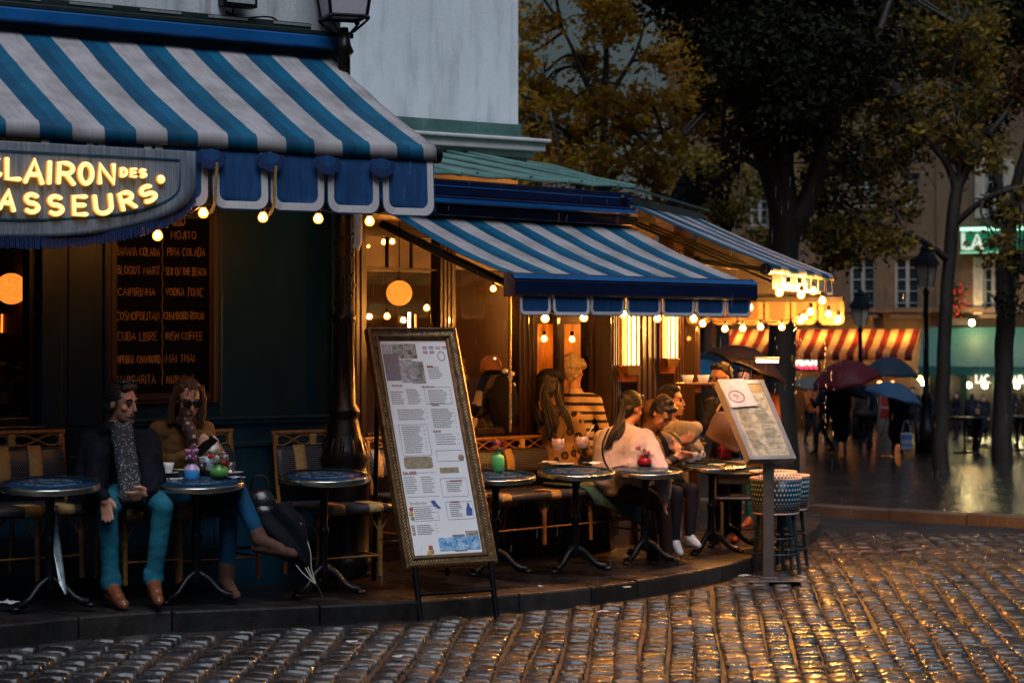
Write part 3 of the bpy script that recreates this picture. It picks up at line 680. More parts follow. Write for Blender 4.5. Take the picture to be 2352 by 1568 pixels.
mh.build('letter_backing', emit('letter side glow', (1, .36, .04), .3, (.4, .2, .05)), sign, fix=False)

# ------------------------------------------------------------------ glazed terrace
ter = fthing(T, 'glazed_terrace', 'dark timber glazed terrace with green zinc roof and lit windows', 'building')
Lg = 2.878; G = .2
zt_ = 2.95      # front posts and transoms
for a, b, d in ((-.02, .19, .1), (.97, 1.14, .12), (1.87, 2.085, .14), (2.372, 2.452, .06), (2.785, 3.0, .18)):
    mb = MB(); mb.span(a, b, G - d / 2, G + d / 2, -.35, zt_)
    for e in (.25, .5, .75): mb.span(a + (b - a) * e - .012, a + (b - a) * e + .012, G - d / 2 - .012, G - d / 2 + .001, .15, 2.6)
    mb.build('post', dark_wood(), ter, bevel=.004)
for a, b in ((.19, .97), (1.14, 1.87), (2.085, 2.372), (2.452, 2.785)):
    mb = MB(); mb.span(a, b, G - .045, G + .045, -.35, .93); mb.span(a, b, G - .06, G + .06, .931, .985)
    for z_ in (.1, .78): mb.span(a + .04, b - .04, G - .06, G - .0455, z_, z_ + .03)
    mb.build('dado_panel', dark_wood(), ter, bevel=.004)
mb = MB(); zt1 = T.inv(900, 618, G)[1]
mb.span(.19, .97, G - .03, G + .03, zt1 - .01, zt1 + .012); mb.span(.19, .97, G - .04, G + .04, 2.53, 2.6)
mb.span(-.1, 3.02, G - .08, G + .06, 2.74, 3.0); mb.span(.44, .452, G - .02, G + .02, zt1 + .013, 2.529); mb.span(.7, .712, G - .02, G + .02, zt1 + .013, 2.529)
for a, b in ((1.14, 1.87), (2.085, 2.372), (2.452, 2.785)): mb.span(a, b, G - .03, G + .03, 2.5, 2.56)
mb.build('transom', dark_wood(), ter, bevel=.003)
gl = glass('window glass')
for a, b, z0, z1 in ((.19, .97, .986, 2.529), (1.14, 1.87, .986, 2.499), (2.085, 2.372, .986, 2.499), (2.452, 2.785, .986, 2.499)):
    mb = MB(); mb.span(a + .001, b - .001, G - .003, G + .003, z0, z1); mb.build('pane', gl, ter)
# inside
mb = MB(); mb.span(-.6, 5.2, 3.0, 3.1, -.6, 3.3); mb.build('back_wall', brown_wood(), ter)
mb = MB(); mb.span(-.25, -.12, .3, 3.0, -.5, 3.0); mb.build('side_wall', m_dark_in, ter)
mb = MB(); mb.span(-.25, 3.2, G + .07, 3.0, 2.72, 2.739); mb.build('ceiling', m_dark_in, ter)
mb = MB(); mb.span(T.x(1036, .9), T.x(1186, .9), .9, .95, .55, 2.32); mb.build('wood_screen', brown_wood(), ter, bevel=.01)
mb = MB()   # amber glass doors seen through the front panes
for a, b in ((T.x(1212, 1.2), T.x(1274, 1.2)), (T.x(1291, 1.2), T.x(1362, 1.2))):
    z1 = T.inv(1280, 744, 1.2)[1]
    mb.span(a, b, 1.2, 1.24, z1, 2.7, 0); mb.span(a - .06, a, 1.18, 1.26, .3, 2.7, 0); mb.span(b, b + .06, 1.18, 1.26, .3, 2.7, 0); mb.span(a, b, 1.215, 1.225, .3, z1, 1)
am, t, b = _new('amber patterned glass'); tcn = N(t, 'TexCoord'); mpn = N(t, 'Mapping'); mpn.inputs['Rotation'].default_value = (0, R(25), 0); mpn.inputs['Scale'].default_value = (9, 9, 2); t.links.new(tcn.outputs['Object'], mpn.inputs[0])
nn = N(t, 'TexNoise', Scale=1.6, Detail=6, Roughness=.7); t.links.new(mpn.outputs[0], nn.inputs['Vector']); rr = ramp(t, [(.35, (.25, .09, .012)), (.6, (.75, .36, .07))]); t.links.new(nn.outputs[0], rr.inputs[0]); t.links.new(rr.outputs[0], b.inputs['Base Color']); b.inputs['Roughness'].default_value = .35
mb.build('inner_door', [dark_wood(), am], ter)
# roof: standing seam zinc, hipped at the corner
roof = MB(); ze, rise, yE, yR = 3.02, .2, -.14, 2.45
zr = lambda y: ze + rise * (y - yE)
def rfn(u, v):
    x1 = 3.02; x = -1.6 + (x1 + 1.6) * u; y = yE + (yR - yE) * v; return (x, y, zr(y) + .015 * math.sin(math.pi * ((x / .62) % 1)) * max(0, 1 - v * 3))
roof.grid(rfn, 46, 8)
hip = [(3.02, yE, ze), (3.02, yR, zr(yR))]
far = T.loc(S.W(3.3, -.1, ze)); far2 = T.loc(S.W(3.3, 1.6, ze + .35))
roof.add([hip[0], (far.x, far.y, ze), (far2.x, far2.y, zr(yR)), hip[1]], [(0, 1, 2, 3)])
ro = roof.build('roof', m_zinc, ter, solid=.02)
mb = MB(); x = -1.55
while x < 3.0:
    mb.tube([(x, yE - .01, ze + .012), (x, yE + .4, zr(yE + .4) + .02), (x, yR, zr(yR) + .02)], .02, 6); x += .62
mb.tube([(3.02, yE - .01, ze + .014), (3.02, yR, zr(yR) + .024)], .026, 8)
mb.build('roof_seam', m_zinc, ro)
mb = MB()
for i in range(5):
    mb.ball((3.02 - .62 * i + .05, yE + .1, ze + .05), .014); mb.ball((3.02 - .62 * i - .2, yE + .3, zr(yE + .3) + .03), .012)
mb.build('roof_fixing', m_zinc, ro)
mb = MB(); mb.span(-1.6, 3.0, -.12, .1, 2.86, 2.99); mb.span(-1.6, 3.02, -.16, .08, 2.79, 2.859)
mb.build('fascia', m_navy_metal, ter, bevel=.012)
mb = MB(); mb.span(-1.6, 3.0, -.19, -.165, 2.80, 2.83); mb.span(-1.6, 3.0, -.125, -.1205, 2.93, 2.94); mb.build('fascia_trim', m_cass, ter, bevel=.004)
# side posts round the corner
def side_part(mbp, nm):
    sp_ = mbp.build(nm, dark_wood(), None, loc=S.o, rotz=S.a, bevel=.004); sp_.parent = ter; sp_.matrix_parent_inverse = (Matrix.Translation(T.o) @ Matrix.Rotation(T.a, 4, 'Z')).inverted()
for a, b, d in ((-.02, .2, .2), (.93, 1.6, .16), (2.3, 2.66, .16), (3.2, 3.35, .15)):
    mbp = MB(); mbp.span(a, b, -d / 2 + .1, d / 2 + .1, -.5, 2.9)
    for e in (.2, .5, .8): mbp.span(a + (b - a) * e - .015, a + (b - a) * e + .015, -d / 2 + .085, -d / 2 + .101, 0, 2.6)
    side_part(mbp, 'side_post')
side_part(MB().span(.2, .93, .06, .14, -.5, .95), 'side_panel'); side_part(MB().span(1.6, 2.3, .06, .14, -.5, .95), 'side_panel'); side_part(MB().span(-.05, 3.4, .02, .2, 2.72, 3.0), 'side_beam')

# ------------------------------------------------------------------ terrace awning, front
aw2 = fthing(T, 'striped_awning', 'blue and white striped awning over the terrace front with a dark blue front bar', 'awning')
X0, X1, YB = .281, 3.087, -1.368
topx = [T.inv(800 + zx / 3.136 - (800 + zx / 3.136) * .02, (300 + 1065 / 3.136) * .98, YB)[0] for zx in (1480, 1780, 2030)]
per2 = (topx[2] - topx[0]) / 2
awning_cloth(X0, X1, .12, 2.765, YB + .02, 2.205, per2, topx[0] - per2 * .47, 0, 'canvas', awn_mat('striped awning canvas lower', .1), aw2, sag=.035)
mb = MB()
prof = [(YB + .06, 2.2), (YB + .02, 2.215), (YB - .03, 2.19), (YB - .045, 2.15), (YB - .045, 2.06), (YB - .03, 2.04), (YB + .06, 2.04)]
mb.add([(X0 - .02, y, z) for y, z in prof] + [(X1 + .02, y, z) for y, z in prof], [(i, (i + 1) % 7, 7 + (i + 1) % 7, 7 + i) for i in range(7)] + [tuple(range(7)), tuple(range(13, 6, -1))])
mb.build('front_bar', m_navy_metal, aw2, bevel=.006)
mb = MB(); mb.add([(X0 - .022, YB + .07, 2.206), (X1 + .022, YB + .07, 2.206), (X1 + .022, YB - .034, 2.196), (X0 - .022, YB - .034, 2.196), (X0 - .022, YB - .049, 2.168), (X1 + .022, YB - .049, 2.168)], [(0, 1, 2, 3), (3, 2, 5, 4)]); mb.build('front_bar_cap', m_cass, aw2, solid=.003)
ed = [T.x(p * .98, YB) for p in (1213, 1290, 1380, 1464, 1548, 1627, 1698, 1759)]
mb = MB(); scallops(mb, ed, YB - .01, 2.04, 1.905, .045, .024, wav=.006); mb.build('valance', [m_blue, m_border], aw2, fix=False)
mb = MB(); mb.tube([(X0 + .03, .1, 2.62), (X0 + .05, -.6, 2.36), (X0 + .08, YB + .05, 2.1)], .035, 8); mb.build('arm', black_iron(), aw2); mb = MB(); mb.tube([(X1 - .1, .1, 2.6), (X1 - .1, -.6, 2.38), (X1 - .1, YB + .05, 2.12)], .03, 8)
mb.build('arm', black_iron(), aw2)
mb = MB(); mb.span(X0 - .1, X1 + .03, -.1, .13, 2.7, 2.785); mb.build('cassette', m_navy_metal, aw2, bevel=.01)
# side awning round the corner, with its end flap
aw3 = fthing(S, 'striped_awning', 'blue and white striped awning over the terrace side, sloping away to the right', 'awning')
YS = -1.404
awning_cloth(0.02, 3.08, -.02, 2.94, YS, 2.36, .8, .42, .03, 'canvas', awn_mat('striped awning canvas side', .25), aw3, sag=.015, roll=.04)
mb = MB(); mb.tube([(-.04, YS + .04, 2.31), (3.14, YS + .04, 2.31)], .035, 12); mb.tube([(-.07, YS + .04, 2.31), (-.02, YS + .04, 2.31)], .05, 12); mb.tube([(3.1, YS + .04, 2.31), (3.16, YS + .04, 2.31)], .05, 12); mb.build('roller', black_iron(), aw3)
mb = MB(); mb.span(-.05, 3.1, -.08, .02, 2.9, 2.99); mb.build('cassette', m_navy_metal, aw3, bevel=.01)
mb = MB(); mb.tube([(-.02, -.05, 2.9), (-.02, -.02, 2.9)], .06, 12); mb.ball((-.03, -.1, 2.93), .05); mb.build('bracket', black_iron(), aw3)
m_lit_border = m_border
ed = [.1 + .37 * i for i in range(9)]
mb = MB(); scallops(mb, ed, YS + .02, 2.3, 2.15, .05, .026, wav=.008); mb.build('valance', [m_blue, m_border], aw3, fix=False)
for x in (.35, 2.6): mb = MB(); mb.tube([(x, 0, 2.5), (x + .5, -.55, 2.42), (x, YS + .08, 2.31)], .028, 8); mb.ball((x + .5, -.55, 2.42), .05); mb.build('arm', black_iron(), aw3)
for x in (.2, .75, 1.3): mb = MB(); mb.tube([(x - .1, -.02, 2.78), (x + .3, YS + .1, 2.22)], .012, 6); mb.build('brace', black_iron(), aw3)
mb = MB(); n = 9; E = 3.06   # end flap closing the far side: dark rail above a row of scallops
mb.add([(E, -.05, 2.88), (E, YS + .1, 2.3), (E, YS + .1, 2.08), (E, .1, 2.08)], [(0, 1, 2, 3)], 0)
mb.build('end_flap', mat('black lining', (.006, .006, .01), .9), aw3, solid=.006)
M_ = Matrix.Translation((E - .012, .1, 0)) @ Matrix.Rotation(R(-90), 4, 'Z')
mb = MB(); scallops(mb, [i * .27 for i in range(7)], 0, 2.09, 1.86, .06, .045)
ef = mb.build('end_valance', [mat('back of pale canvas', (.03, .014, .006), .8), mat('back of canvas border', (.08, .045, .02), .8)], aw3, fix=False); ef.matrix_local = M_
mb = MB(); mb.span(E - .05, E + .05, YS - .1, .15, 2.08, 2.13); mb.build('end_rail', black_iron(), aw3)

# ------------------------------------------------------------------ fixed things on and round the cafe
# street lamp at the corner
lp = at(790, 770, 14.45); lx, ly = lp.x, lp.y; lz = swz(lx, ly)
lamp = thing('street_lamp', 'ornate black cast iron street lamp with unlit square lantern, at the blue shopfront corner', 'street lamp', (lx, ly, lz))
H_ = 3.92 - lz
prof = [(0, .0), (.2, 0), (.2, .14), (.175, .16), (.175, .62), (.19, .64), (.19, .7), (.165, .73), (.16, .8), (.175, .84), (.15, .9), (.12, 1.02), (.1, 1.1), (.095, 1.12), (.115, 1.15), (.11, 1.18), (.085, 1.22), (.075, 1.5), (.07, 1.78), (.085, 1.8), (.085, 1.84), (.062, 1.87), (.058, 2.5), (.062, 2.52), (.062, 2.56), (.05, 2.6), (.045, H_ - .45), (.06, H_ - .44), (.06, H_ - .38), (.045, H_ - .34), (.045, H_ - .2), (.07, H_ - .17), (.05, H_ - .12), (.03, H_), (0, H_)]
mb = MB(); mb.lathe(prof, 20)
for i in range(12):
    q = 2 * math.pi * i / 12
    mb.tube([(.102 * math.cos(q), .102 * math.sin(q), 1.02), (.14 * math.cos(q), .14 * math.sin(q), .93), (.16 * math.cos(q), .16 * math.sin(q), .86)], [.008, .016, .01], 6)
    mb.tube([(.076 * math.cos(q), .076 * math.sin(q), 1.25), (.068 * math.cos(q), .068 * math.sin(q), 1.78)], .007, 5)
    mb.tube([(.06 * math.cos(q), .06 * math.sin(q), 1.9), (.055 * math.cos(q), .055 * math.sin(q), 2.5)], .006, 5)
rr = random.Random(2)
for i in range(60):                                                   # cast vine climbing the shaft
    z_ = 1.86 + i * .011; q = i * .5; mb.ball((.064 * math.cos(q), .064 * math.sin(q), z_), (.012, .012, .016), nu=6, nv=4)
mb.build('post', mat('black cast iron', (.01, .008, .007), .32, .5, bump=.25, bs=70), lamp)
mb = MB(); a, b, z0, z1 = .13, .205, 3.99 - lz, 4.55 - lz
cor = [(-1, -1), (1, -1), (1, 1), (-1, 1)]
rot = Matrix.Rotation(R(20), 4, 'Z')
for i, (sx, sy) in enumerate(cor):
    mb.tube([(sx * a, sy * a, z0), (sx * b, sy * b, z1)], .013, 6, M=rot); nx_, ny_ = cor[(i + 1) % 4]
    mb.tube([(sx * a, sy * a, z0), (nx_ * a, ny_ * a, z0)], .014, 6, M=rot); mb.tube([(sx * b, sy * b, z1), (nx_ * b, ny_ * b, z1)], .02, 6, M=rot)
    mb.tube([(sx * a, sy * a, z0), (sx * a * 1.02, sy * a * 1.02, z0 - .03), (sx * .06, sy * .06, z0 - .1), (0, 0, z0 - .13)], .009, 6, M=rot)
    mb.ball((sx * a * 1.03, sy * a * 1.03, z0 - .012), .02, nu=8, nv=6, M=rot)
mb.lathe([(b * 1.45, z1), (b * 1.2, z1 + .06), (.1, z1 + .28), (.12, z1 + .3), (.05, z1 + .42), (0, z1 + .44)], 4, M=Matrix.Rotation(R(65), 4, 'Z'), smooth=False)
mb.build('lantern_frame', black_iron(), lamp)
frost = mat('frosted lantern glass', (.5, .47, .48), .45, var=.12, vs=90, bump=.3, bs=220, spec=.4)
mb = MB(); e = .985; P0 = [(sx * a * e, sy * a * e, z0 + .008) for sx, sy in cor]; P1 = [(sx * b * e, sy * b * e, z1 - .008) for sx, sy in cor]
mb.add(P0 + P1, [(i, (i + 1) % 4, 4 + (i + 1) % 4, 4 + i) for i in range(4)] + [(0, 1, 2, 3)], M=rot); mb.build('lantern_glass', frost, lamp, fix=True)

# drain pipe beside it
dp = at(822, 770, 14.9); mb = MB()
pz = [at(822, y, 14.9).z for y in (500, 575)]
mb.tube([(0, 0, pz[0] + .6), (0, 0, pz[1] + .05), (-.02, 0, pz[1] + .01)], .032, 10)
o = mb.build('drain_pipe', mat('pale grey pipe', (.32, .27, .24), .4), None, loc=(dp.x, dp.y, 0)); tag(o, 'short pale grey drain pipe end between the street lamp and the glazed terrace', 'pipe')
mb = MB(); mb.tube([(0, 0, -.4), (0, 0, 2.5)], .03, 10)
for z_ in (.5, 1.3, 2.1): mb.tube([(0, 0, z_), (0, 0, z_ + .03)], .038, 10)
q = at(806, 770, 14.95); o = mb.build('drain_pipe', black_iron(), None, loc=(q.x, q.y, 0)); tag(o, 'tall dark pipe running down the corner right behind the street lamp', 'pipe')

# floodlight, junction box and cable over the awning
fl = thing('floodlight', 'small black framed floodlight fixed to the wall above the big awning', 'floodlight', F.W(F.x(546, -.12), -.12, F.inv(546, 8, -.12)[1]), F.a)
mb = MB(); mb.span(-.13, .13, -.05, .05, -.03, .2); mb.span(-.1, .1, .05, .09, 0, .15); mb.build('housing', black_iron(), fl, bevel=.01)
mb = MB(); mb.span(-.105, .105, -.054, -.0505, -.005, .175); mb.build('lens', mat('grey lens', (.35, .37, .38), .15), fl)
mb = MB(); mb.tube([(0, .06, -.02), (0, .09, -.09)], .008, 6); mb.build('bracket', black_iron(), fl)
jb = MB(); jb.span(-.05, .05, -.07, 0, -.12, .15); jb.span(-.055, .055, -.075, -.0705, -.1, .13)
o = jb.build('junction_box', mat('pale grey plastic', (.6, .62, .64), .4, var=.06), None, loc=F.W(F.x(490, 0), -.001, F.inv(490, 8, 0)[1]), rotz=F.a, bevel=.006); tag(o, 'pale grey junction box on the wall left of the floodlight', 'box')
mb = MB(); P = [F.W(*q) for q in [(F.x(512, 0), -.03, F.inv(512, 28, 0)[1]), (F.x(545, 0), -.05, F.inv(545, 44, 0)[1]), (F.x(572, 0), -.03, F.inv(572, 42, 0)[1]), (F.x(620, 0), -.03, F.inv(620, 42, 0)[1]), (F.x(648, 0), -.03, F.inv(648, 66, 0)[1])]]
mb.tube(spline(P), .007, 6); o0_ = P[0]; o = mb.build('cable', black_iron(), None, loc=o0_, off=o0_); tag(o, 'thin black cable sagging along the wall below the floodlight', 'cable')

# chalk menu on the blue wall
cx0, cx1 = F.x(246, -.03), F.x(499, -.03); cz0, cz1 = F.inv(372, 926, -.03)[1], F.inv(372, 478, -.03)[1]
ch = thing('chalkboard', 'tall black chalk cocktail list in a ribbed brown frame on the blue wall', 'chalkboard', F.W((cx0 + cx1) / 2, -.004, cz0), F.a)
hw, hh = (cx1 - cx0) / 2, cz1 - cz0; fw = .066
m_rib, t, b = _new('ribbed brown frame'); tcn = N(t, 'TexCoord'); wv = N(t, 'TexWave', Scale=22, bands_direction='Z'); t.links.new(tcn.outputs['Object'], wv.inputs[0]); rr = ramp(t, [(.3, (.015, .006, .003)), (.8, (.085, .036, .014))]); t.links.new(wv.outputs[0], rr.inputs[0]); t.links.new(rr.outputs[0], b.inputs['Base Color']); b.inputs['Roughness'].default_value = .4
mb = MB()
for a, b_, c, d in ((-hw, -hw + fw, 0, hh), (hw - fw, hw, 0, hh), (-hw + fw, hw - fw, 0, fw), (-hw + fw, hw - fw, hh - fw, hh)):
    mb.span(a, b_, -.04, 0, c, d)
    vert = (b_ - a) < (d - c)
    if vert: mb.span(a + .022, b_ - .022, -.048, -.0405, c, d)
    else: mb.span(a, b_, -.048, -.0405, c + .022, d - .022)
mb.build('frame', m_rib, ch, bevel=.005)
mb = MB(); mb.span(-hw + fw, hw - fw, -.02, -.001, fw, hh - fw); mb.build('slate', mat('slate', (.0035, .003, .004), .7, var=.5, vs=3, spec=.1), ch)
rows = [('IZ', 1080, 1116, 148), ('BANANA COLADA', 805, 1100, 262), ('BLOODY MARY', 810, 1100, 390), ('CAIPIRINHA', 815, 1070, 540), ('COSMOPOLITAN', 803, 1095, 705), ('CUBA LIBRE', 812, 1082, 845), ('IMPERIAL CHAMBORD', 800, 1105, 1003), ('MARGARITA', 810, 1070, 1142),
        ('MOJITO', 1180, 1350, 150), ('PINA COLADA', 1155, 1412, 265), ('SEX ON THE BEACH', 1142, 1418, 400), ('VODKA TONIC', 1145, 1398, 540), ('CHAMBORD ROYAL', 1132, 1410, 703), ('IRISH COFFEE', 1142, 1393, 843), ('MAI THAI', 1145, 1340, 995), ('MANHATTAN', 1150, 1330, 1140)]
mb = MB(); rg = random.Random(9); mid = (cx0 + cx1) / 2; kz = .3338
for tx, a, b_, zy in rows:
    D0, D1, y_ = a * kz, b_ * kz, 490 + zy * kz
    xa, za = F.inv(D0, y_, -.03); xb, zb = F.inv(D1, y_, -.03)
    ribbon(mb, words(tx, xa - mid, xb - mid, (za + zb) / 2 - cz0, .052 if len(tx) < 14 else .048, .07, .3, rg), -.0205, .0036, .0012)
scr = [arc(-.03, .0, .018, .02, 0, 300, 8), [(-.01, .02), (-.012, -.02), (.004, -.018)], [(.012, .05), (.004, -.02), (.018, -.018)], arc(.034, -.004, .014, .02, 80, -200, 8), [(-.04, -.034), (.04, -.03)]]
xa, za = F.inv(1230 * kz, 490 + 50 * kz, -.03); ribbon(mb, [[(x + xa - mid, z + za - cz0) for x, z in s_] for s_ in scr], -.0205, .0042, .0012)
xa, z1_ = F.inv(1120 * kz, 490 + 150 * kz, -.03); z2_ = F.inv(1120 * kz, 490 + 1180 * kz, -.03)[1]
ribbon(mb, [[(xa - mid + .004 * math.sin(i * .9), z1_ - cz0 + (z2_ - z1_) * i / 70) for i in range(71)]], -.0205, .0026, .001)
mb.build('chalk_lettering', mat('orange chalk paint', (.5, .26, .11), .8, var=.3, vs=60), ch, fix=False)

# framed menu leaning back on its stand by the kerb
bx, by, bz = -.722, 13.80, .173; bw, bl, lean = .70, 1.74, math.atan(.627 / 1.617)
mbd = thing('menu_board', 'tall printed menu in an ornate bronze frame leaning on a stand by the kerb', 'menu board', (bx, by, bz), R(29)); mbd.rotation_euler = (0, 0, R(29))
L_ = Matrix.Rotation(-lean, 4, 'X')                                   # local: x across, z up the board, y back
m_bronze, t, b = _new('ribbed bronze frame'); uvn = N(t, 'UVMap'); wv = N(t, 'TexWave', Scale=1.0, bands_direction='X'); wv.wave_profile = 'SIN'; t.links.new(uvn.outputs[0], wv.inputs[0])
rr = ramp(t, [(.2, (.05, .025, .01)), (.75, (.42, .24, .09))]); t.links.new(wv.outputs[0], rr.inputs[0]); nz = N(t, 'TexNoise', Scale=35, Detail=6); rz = ramp(t, [(.35, (.3,) * 3), (.65, (1.1,) * 3)]); t.links.new(nz.outputs[0], rz.inputs[0]); q = N(t, 'MixRGB', blend_type='MULTIPLY'); q.inputs[0].default_value = 1
t.links.new(rr.outputs[0], q.inputs[1]); t.links.new(rz.outputs[0], q.inputs[2]); t.links.new(q.outputs[0], b.inputs['Base Color']); b.inputs['Roughness'].default_value = .38; b.inputs['Metallic'].default_value = .5
bp = N(t, 'Bump', Strength=.6, Distance=.006); t.links.new(wv.outputs[0], bp.inputs['Height']); t.links.new(bp.outputs[0], b.inputs['Normal'])
m_bronze2 = mat('worn bronze edge', (.16, .085, .035), .4, .4, var=.55, vs=22, bump=.3, bs=60)
def profile_side(mb, p0, p1, inn, fw):
    "moulded frame side from p0 to p1 (x,z), inn points to the picture; mitred ends"
    d = Vector((p1[0] - p0[0], p1[1] - p0[1])); L = d.length; d /= L; n_ = Vector(inn)
    pr = [(0, .03, 1), (0, -.03, 1), (.014, -.042, 1), (.026, -.03, 1), (.03, -.026, 0), (.056, -.022, 0), (.058, -.03, 1), (.066, -.034, 1), (.072, -.018, 1), (.082, -.012, 1), (fw, -.004, 1), (fw, .0, 1)]
    for (w0, y0, k0), (w1, y1, k1) in zip(pr, pr[1:]):
        P = [(p0[0] + n_.x * w0 + d.x * w0, y0, p0[1] + n_.y * w0 + d.y * w0), (p1[0] + n_.x * w0 - d.x * w0, y0, p1[1] + n_.y * w0 - d.y * w0),
             (p1[0] + n_.x * w1 - d.x * w1, y1, p1[1] + n_.y * w1 - d.y * w1), (p0[0] + n_.x * w1 + d.x * w1, y1, p0[1] + n_.y * w1 + d.y * w1)]
        rib = (k0 == 0 and k1 == 0)
        mb.add(P, [(0, 1, 2, 3)], 0 if rib else 1, False, [[(0, 0), (L * 13, 0), (L * 13, 1), (0, 1)]], M=L_)
mb = MB(); fw = .09
for p0, p1, inn in (((0, 0), (bw, 0), (0, 1)), ((bw, 0), (bw, bl), (-1, 0)), ((bw, bl), (0, bl), (0, -1)), ((0, bl), (0, 0), (1, 0))): profile_side(mb, p0, p1, inn, fw)
mb.build('frame', [m_bronze, m_bronze2], mbd, fix=False)
mb = MB(); mb.span(.012, bw - .012, .012, .03, .012, bl - .012, M=L_); mb.build('backing', m_dark_in, mbd)
mb = MB(); mb.span(fw - .004, bw - fw + .004, .001, .006, fw - .004, bl - fw + .004, M=L_)
sheet = mb.build('menu_sheet', mat('printed paper', (.88, .83, .82), .5, var=.05, vs=3), mbd)
sx0, sz1, sw, sh = fw, bl - fw, bw - 2 * fw, bl - 2 * fw
U = lambda u: sx0 + u * sw
V_ = lambda v: sz1 - v * sh
ink = MB(); rg = random.Random(21)
def tline(u0, u1, v, th=.0022, brk=True):
    u = u0
    while u < u1 - .004:
        e = min(u1, u + (rg.uniform(.012, .05) if brk else 9)); ink.span(U(u), U(e), -.0006, .0005, V_(v) - th, V_(v) + th, 0, L_); u = e + .006
for u0, u1, v0, v1, n_ in ((.04, .24, .245, .3, 7), (.28, .48, .235, .3, 8), (.6, .9, .24, .3, 7), (.1, .5, .33, .375, 6), (.6, .92, .33, .415, 11), (.12, .42, .41, .53, 14), (.6, .92, .45, .495, 5), (.03, .22, .645, .715, 8), (.28, .48, .645, .715, 8), (.64, .88, .67, .715, 6),
        (.1, .4, .79, .835, 6), (.63, .82, .775, .83, 7), (.1, .36, .865, .905, 6), (.66, .88, .13, .18, 6)):
    for i in range(n_): tline(u0, u1 - rg.uniform(0, .07), v0 + (v1 - v0) * i / (n_ - 1))
    if u1 - u0 > .25:
        for i in range(0, n_, 2): tline(u1 + .02, u1 + .035, v0 + (v1 - v0) * i / (n_ - 1))
ink.build('small_print', mat('dark print', (.1, .09, .1), .6), sheet, fix=False)
lines = MB()
def frame_line(u0, u1, v0, v1):
    P = [(U(u0), V_(v0)), (U(u1), V_(v0)), (U(u1), V_(v1)), (U(u0), V_(v1)), (U(u0), V_(v0))]; ribbon(lines, [P], 0, .0014, .001, M=L_)
for a in ((.08, .5, .4, .545), (.57, .96, .525, .575), (.56, .95, .655, .74), (.07, .45, .78, .845), (.58, .97, .765, .845), (.55, .95, .225, .305)): frame_line(*a)
for v in (.625, .735): ribbon(lines, [[(U(.2 if v < .7 else .03), V_(v)), (U(.5), V_(v))]], 0, .001, .001, M=L_)
P = [(U(.44) + .062 * math.cos(R(q)), V_(.155) + .062 * math.sin(R(q))) for q in range(0, 361, 12)]; ribbon(lines, [P, [(x * .8 + U(.44) * .2, z * .8 + V_(.155) * .2) for x, z in P]], -.002, .003, .001, M=L_)
ribbon(lines, [[(U(.4), V_(.15)), (U(.43), V_(.145)), (U(.43), V_(.165))], [(U(.45), V_(.145)), (U(.45), V_(.168))], [(U(.48), V_(.145)), (U(.48), V_(.16))]], -.002, .002, .001, M=L_)
P = [(U(.9) + .028 * math.cos(R(q)), V_(.075) + .034 * math.sin(R(q))) for q in range(0, 361, 20)]; ribbon(lines, [P], 0, .003, .001, M=L_)
lines.build('ruled_lines', mat('blue grey print', (.2, .22, .3), .6), sheet, fix=False)
tl = MB()
ribbon(tl, words('SALADES', U(.03), U(.22), V_(.625), .02, 0, .2, rg), 0, .0028, .001, M=L_)
ribbon(tl, [[(U(.045) - (z - V_(.885)), V_(.885) + (x - U(.045))) for x, z in s_] for s_ in words('GLACES', U(.045) - .035, U(.045) + .035, V_(.885), .02, 0, .2, rg)], 0, .0022, .001, M=L_)
for uu, vv, wd in ((.16, .215, .16), (.62, .222, .2), (.68, .31, .12), (.64, .435, .12), (.18, .765, .26), (.7, .125, .1)):   # handwritten headings
    P = []; n_ = 26
    for i in range(n_): P.append((U(uu - wd / 2 + wd * i / n_), V_(vv) + .009 * math.sin(i * 1.9) * (1 + .5 * math.sin(i * .7))))
    ribbon(tl, [P], 0, .0016, .001, M=L_)
for uu, vv, wd in ((.66, .765, .12), (.7, .668, .18)): ribbon(tl, [[(U(uu), V_(vv)), (U(uu + wd), V_(vv))]], 0, .005, .001, M=L_)
tl.build('headings', mat('dark red print', (.3, .05, .06), .6), sheet, fix=False)
def photo_mat(name, cols, sc):
    m, t, b = _new(name); tcn = N(t, 'TexCoord'); n = N(t, 'TexNoise', Scale=sc, Detail=8, Roughness=.75); t.links.new(tcn.outputs['Object'], n.inputs['Vector']); r = ramp(t, [(.3 + .4 * i / (len(cols) - 1), c) for i, c in enumerate(cols)]); t.links.new(n.outputs['Fac'], r.inputs[0]); t.links.new(r.outputs[0], b.inputs['Base Color']); b.inputs['Roughness'].default_value = .3; return m
pm = [photo_mat('printed photograph trees', [(.03, .03, .02), (.2, .15, .08), (.5, .45, .4), (.12, .1, .05)], 26), photo_mat('printed photograph square', [(.12, .09, .2), (.45, .3, .25), (.6, .55, .55), (.1, .06, .04)], 34), photo_mat('printed photograph crowd', [(.05, .04, .04), (.35, .2, .1), (.2, .2, .3), (.6, .5, .4)], 40), photo_mat('printed photograph blue', [(.05, .05, .06), (.06, .3, .6), (.6, .7, .8), (.2, .1, .06)], 24)]
ph = MB()
for u0, u1, v0, v1, mi in ((.02, .16, .015, .06, 1), (.17, .34, .015, .085, 0), (.345, .53, .015, .085, 0), (.02, .24, .063, .19, 2), (.245, .45, .09, .2, 1), (.4, .6, .1, .205, 0), (.38, .98, .925, .985, 3), (.6, .78, .915, .99, 2), (.8, .99, .9, .985, 0)): ph.span(U(u0), U(u1), -.0012 - .0004 * mi, .0004, V_(v0), V_(v1), mi, L_)
ph.build('printed_photo', pm, sheet, fix=False)
